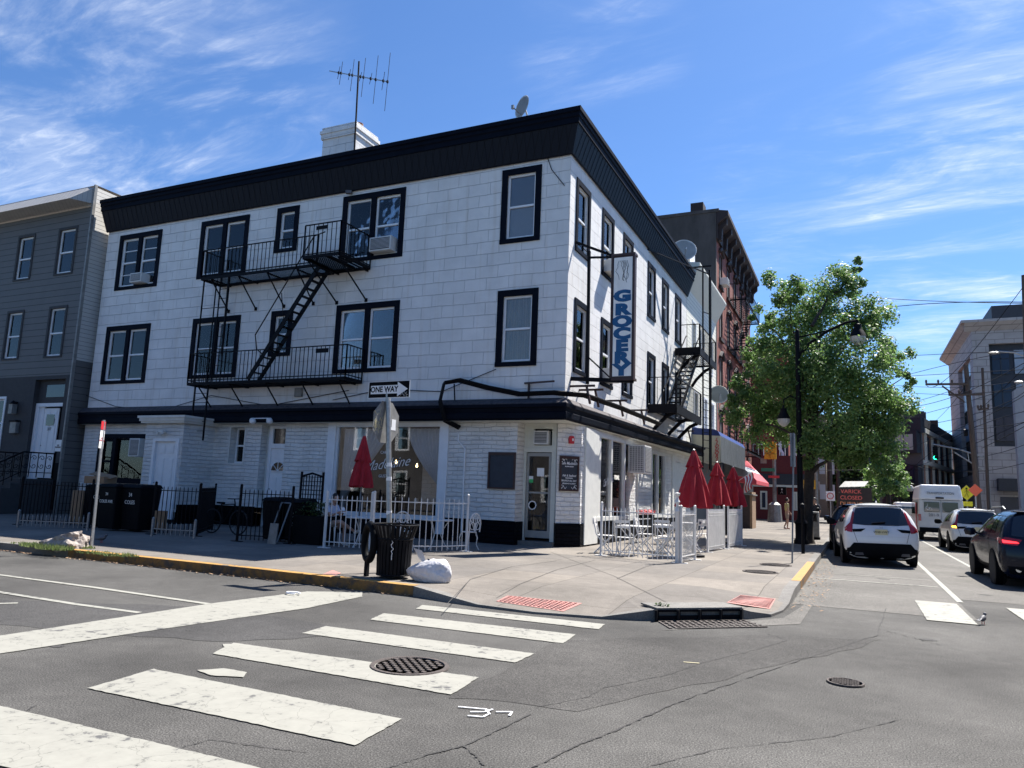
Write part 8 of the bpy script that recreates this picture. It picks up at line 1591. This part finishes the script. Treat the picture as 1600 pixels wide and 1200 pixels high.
# ================================================================== light, sky, render
SUN = Vector((.27, .62, 1)).normalized()
sd = bpy.data.lights.new('sun', 'SUN'); sd.energy = 5.0; sd.angle = math.radians(.5); sd.color = (1, .955, .89); so = bpy.data.objects.new('sun', sd); COL.objects.link(so); so.rotation_euler = (-SUN).to_track_quat('-Z', 'Y').to_euler()
w = bpy.data.worlds.new('World'); S.world = w; w.use_nodes = True; nt = w.node_tree; L = nt.links.new; bg = nt.nodes['Background']
sky = nt.nodes.new('ShaderNodeTexSky'); sky.sky_type = 'NISHITA'; sky.sun_disc = False; sky.sun_elevation = math.asin(SUN.z); sky.sun_rotation = math.atan2(SUN.x, SUN.y); sky.air_density = 1.0; sky.dust_density = .35; sky.ozone_density = 2.2
tc = nt.nodes.new('ShaderNodeTexCoord'); sp = nt.nodes.new('ShaderNodeSeparateXYZ'); L(tc.outputs['Generated'], sp.inputs[0])
zm = node(nt, 'ShaderNodeMath', operation='MAXIMUM'); L(sp.outputs[2], zm.inputs[0]); zm.inputs[1].default_value = .03
za = node(nt, 'ShaderNodeMath', operation='ADD'); L(zm.outputs[0], za.inputs[0]); za.inputs[1].default_value = .12
dx = node(nt, 'ShaderNodeMath', operation='DIVIDE'); L(sp.outputs[0], dx.inputs[0]); L(za.outputs[0], dx.inputs[1])
dy = node(nt, 'ShaderNodeMath', operation='DIVIDE'); L(sp.outputs[1], dy.inputs[0]); L(za.outputs[0], dy.inputs[1])
cb = nt.nodes.new('ShaderNodeCombineXYZ'); L(dx.outputs[0], cb.inputs[0]); L(dy.outputs[0], cb.inputs[1])
def cloudlayer(rot, sc, scale, lo, hi, loc=(0, 0, 0), warp=.6, detail=9, rough=.62):
    mp = nt.nodes.new('ShaderNodeMapping'); L(cb.outputs[0], mp.inputs[0]); mp.inputs['Rotation'].default_value = (0, 0, rot); mp.inputs['Scale'].default_value = sc; mp.inputs['Location'].default_value = loc
    n0 = nt.nodes.new('ShaderNodeTexNoise'); n0.inputs['Scale'].default_value = scale; n0.inputs['Detail'].default_value = detail; n0.inputs['Roughness'].default_value = rough; n0.inputs['Distortion'].default_value = warp; L(mp.outputs[0], n0.inputs['Vector'])
    mr = nt.nodes.new('ShaderNodeMapRange'); L(n0.outputs['Fac'], mr.inputs[0]); mr.inputs[1].default_value = lo; mr.inputs[2].default_value = hi; mr.inputs[3].default_value = 0; mr.inputs[4].default_value = 1; mr.interpolation_type = 'SMOOTHSTEP'; return mr.outputs[0]
def blob(px, py, r0, r1):
    d = (CR @ Vector((px - 800, 600 - py, -FP))).normalized(); dt = node(nt, 'ShaderNodeVectorMath', operation='DOT_PRODUCT'); L(tc.outputs['Generated'], dt.inputs[0]); dt.inputs[1].default_value = d
    mr = nt.nodes.new('ShaderNodeMapRange'); L(dt.outputs['Value'], mr.inputs[0]); mr.inputs[1].default_value = math.cos(math.radians(r1)); mr.inputs[2].default_value = math.cos(math.radians(r0)); mr.interpolation_type = 'SMOOTHSTEP'; return mr.outputs[0]
def op(o_, a, b):
    n_ = node(nt, 'ShaderNodeMath', operation=o_)
    for i, v in enumerate((a, b)):
        if isinstance(v, (int, float)): n_.inputs[i].default_value = v
        else: L(v, n_.inputs[i])
    return n_.outputs[0]
streak = cloudlayer(.9, (1, 2.3, 1), 1.9, .40, .80, (2.1, .4, 0))
fine = cloudlayer(.75, (1.2, 5.0, 1), 5.5, .40, .75, (0, 3, 0), 1.2)
tex = op('MULTIPLY', streak, op('ADD', op('MULTIPLY', fine, .7), .45))
m1 = op('MAXIMUM', op('MAXIMUM', blob(40, 100, 4, 22), blob(290, 230, 2, 12)), op('MAXIMUM', op('MULTIPLY', blob(1600, 110, 3, 11), .9), blob(1560, 340, 4, 15)))
m2 = op('MAXIMUM', op('MULTIPLY', blob(940, 70, 1, 7), .45), op('MULTIPLY', blob(1250, 290, 1, 9), .4))
cover_ = op('MINIMUM', op('ADD', op('MULTIPLY', tex, op('ADD', op('MULTIPLY', op('MAXIMUM', m1, m2), .68), .012)), op('MULTIPLY', op('MULTIPLY', m1, streak), .12)), 1.0)
mx = node(nt, 'ShaderNodeMix', data_type='RGBA'); L(cover_, mx.inputs[0]); tint = node(nt, 'ShaderNodeMix', data_type='RGBA', blend_type='MULTIPLY'); tint.inputs[0].default_value = 1; L(sky.outputs[0], tint.inputs[6]); tint.inputs[7].default_value = (.54, .76, 1.03, 1)
L(tint.outputs[2], mx.inputs[6]); mx.inputs[7].default_value = (7.2, 7.6, 8.2, 1); L(mx.outputs[2], bg.inputs[0]); bg.inputs[1].default_value = .07
S.view_settings.view_transform = 'Standard'; S.view_settings.look = 'None'; S.view_settings.exposure = 1.25; S.view_settings.gamma = 1
S.render.engine = 'CYCLES'; S.cycles.max_bounces = 6; S.cycles.transparent_max_bounces = 8; S.cycles.sample_clamp_indirect = 8
S.render.resolution_x = 1024; S.render.resolution_y = 768
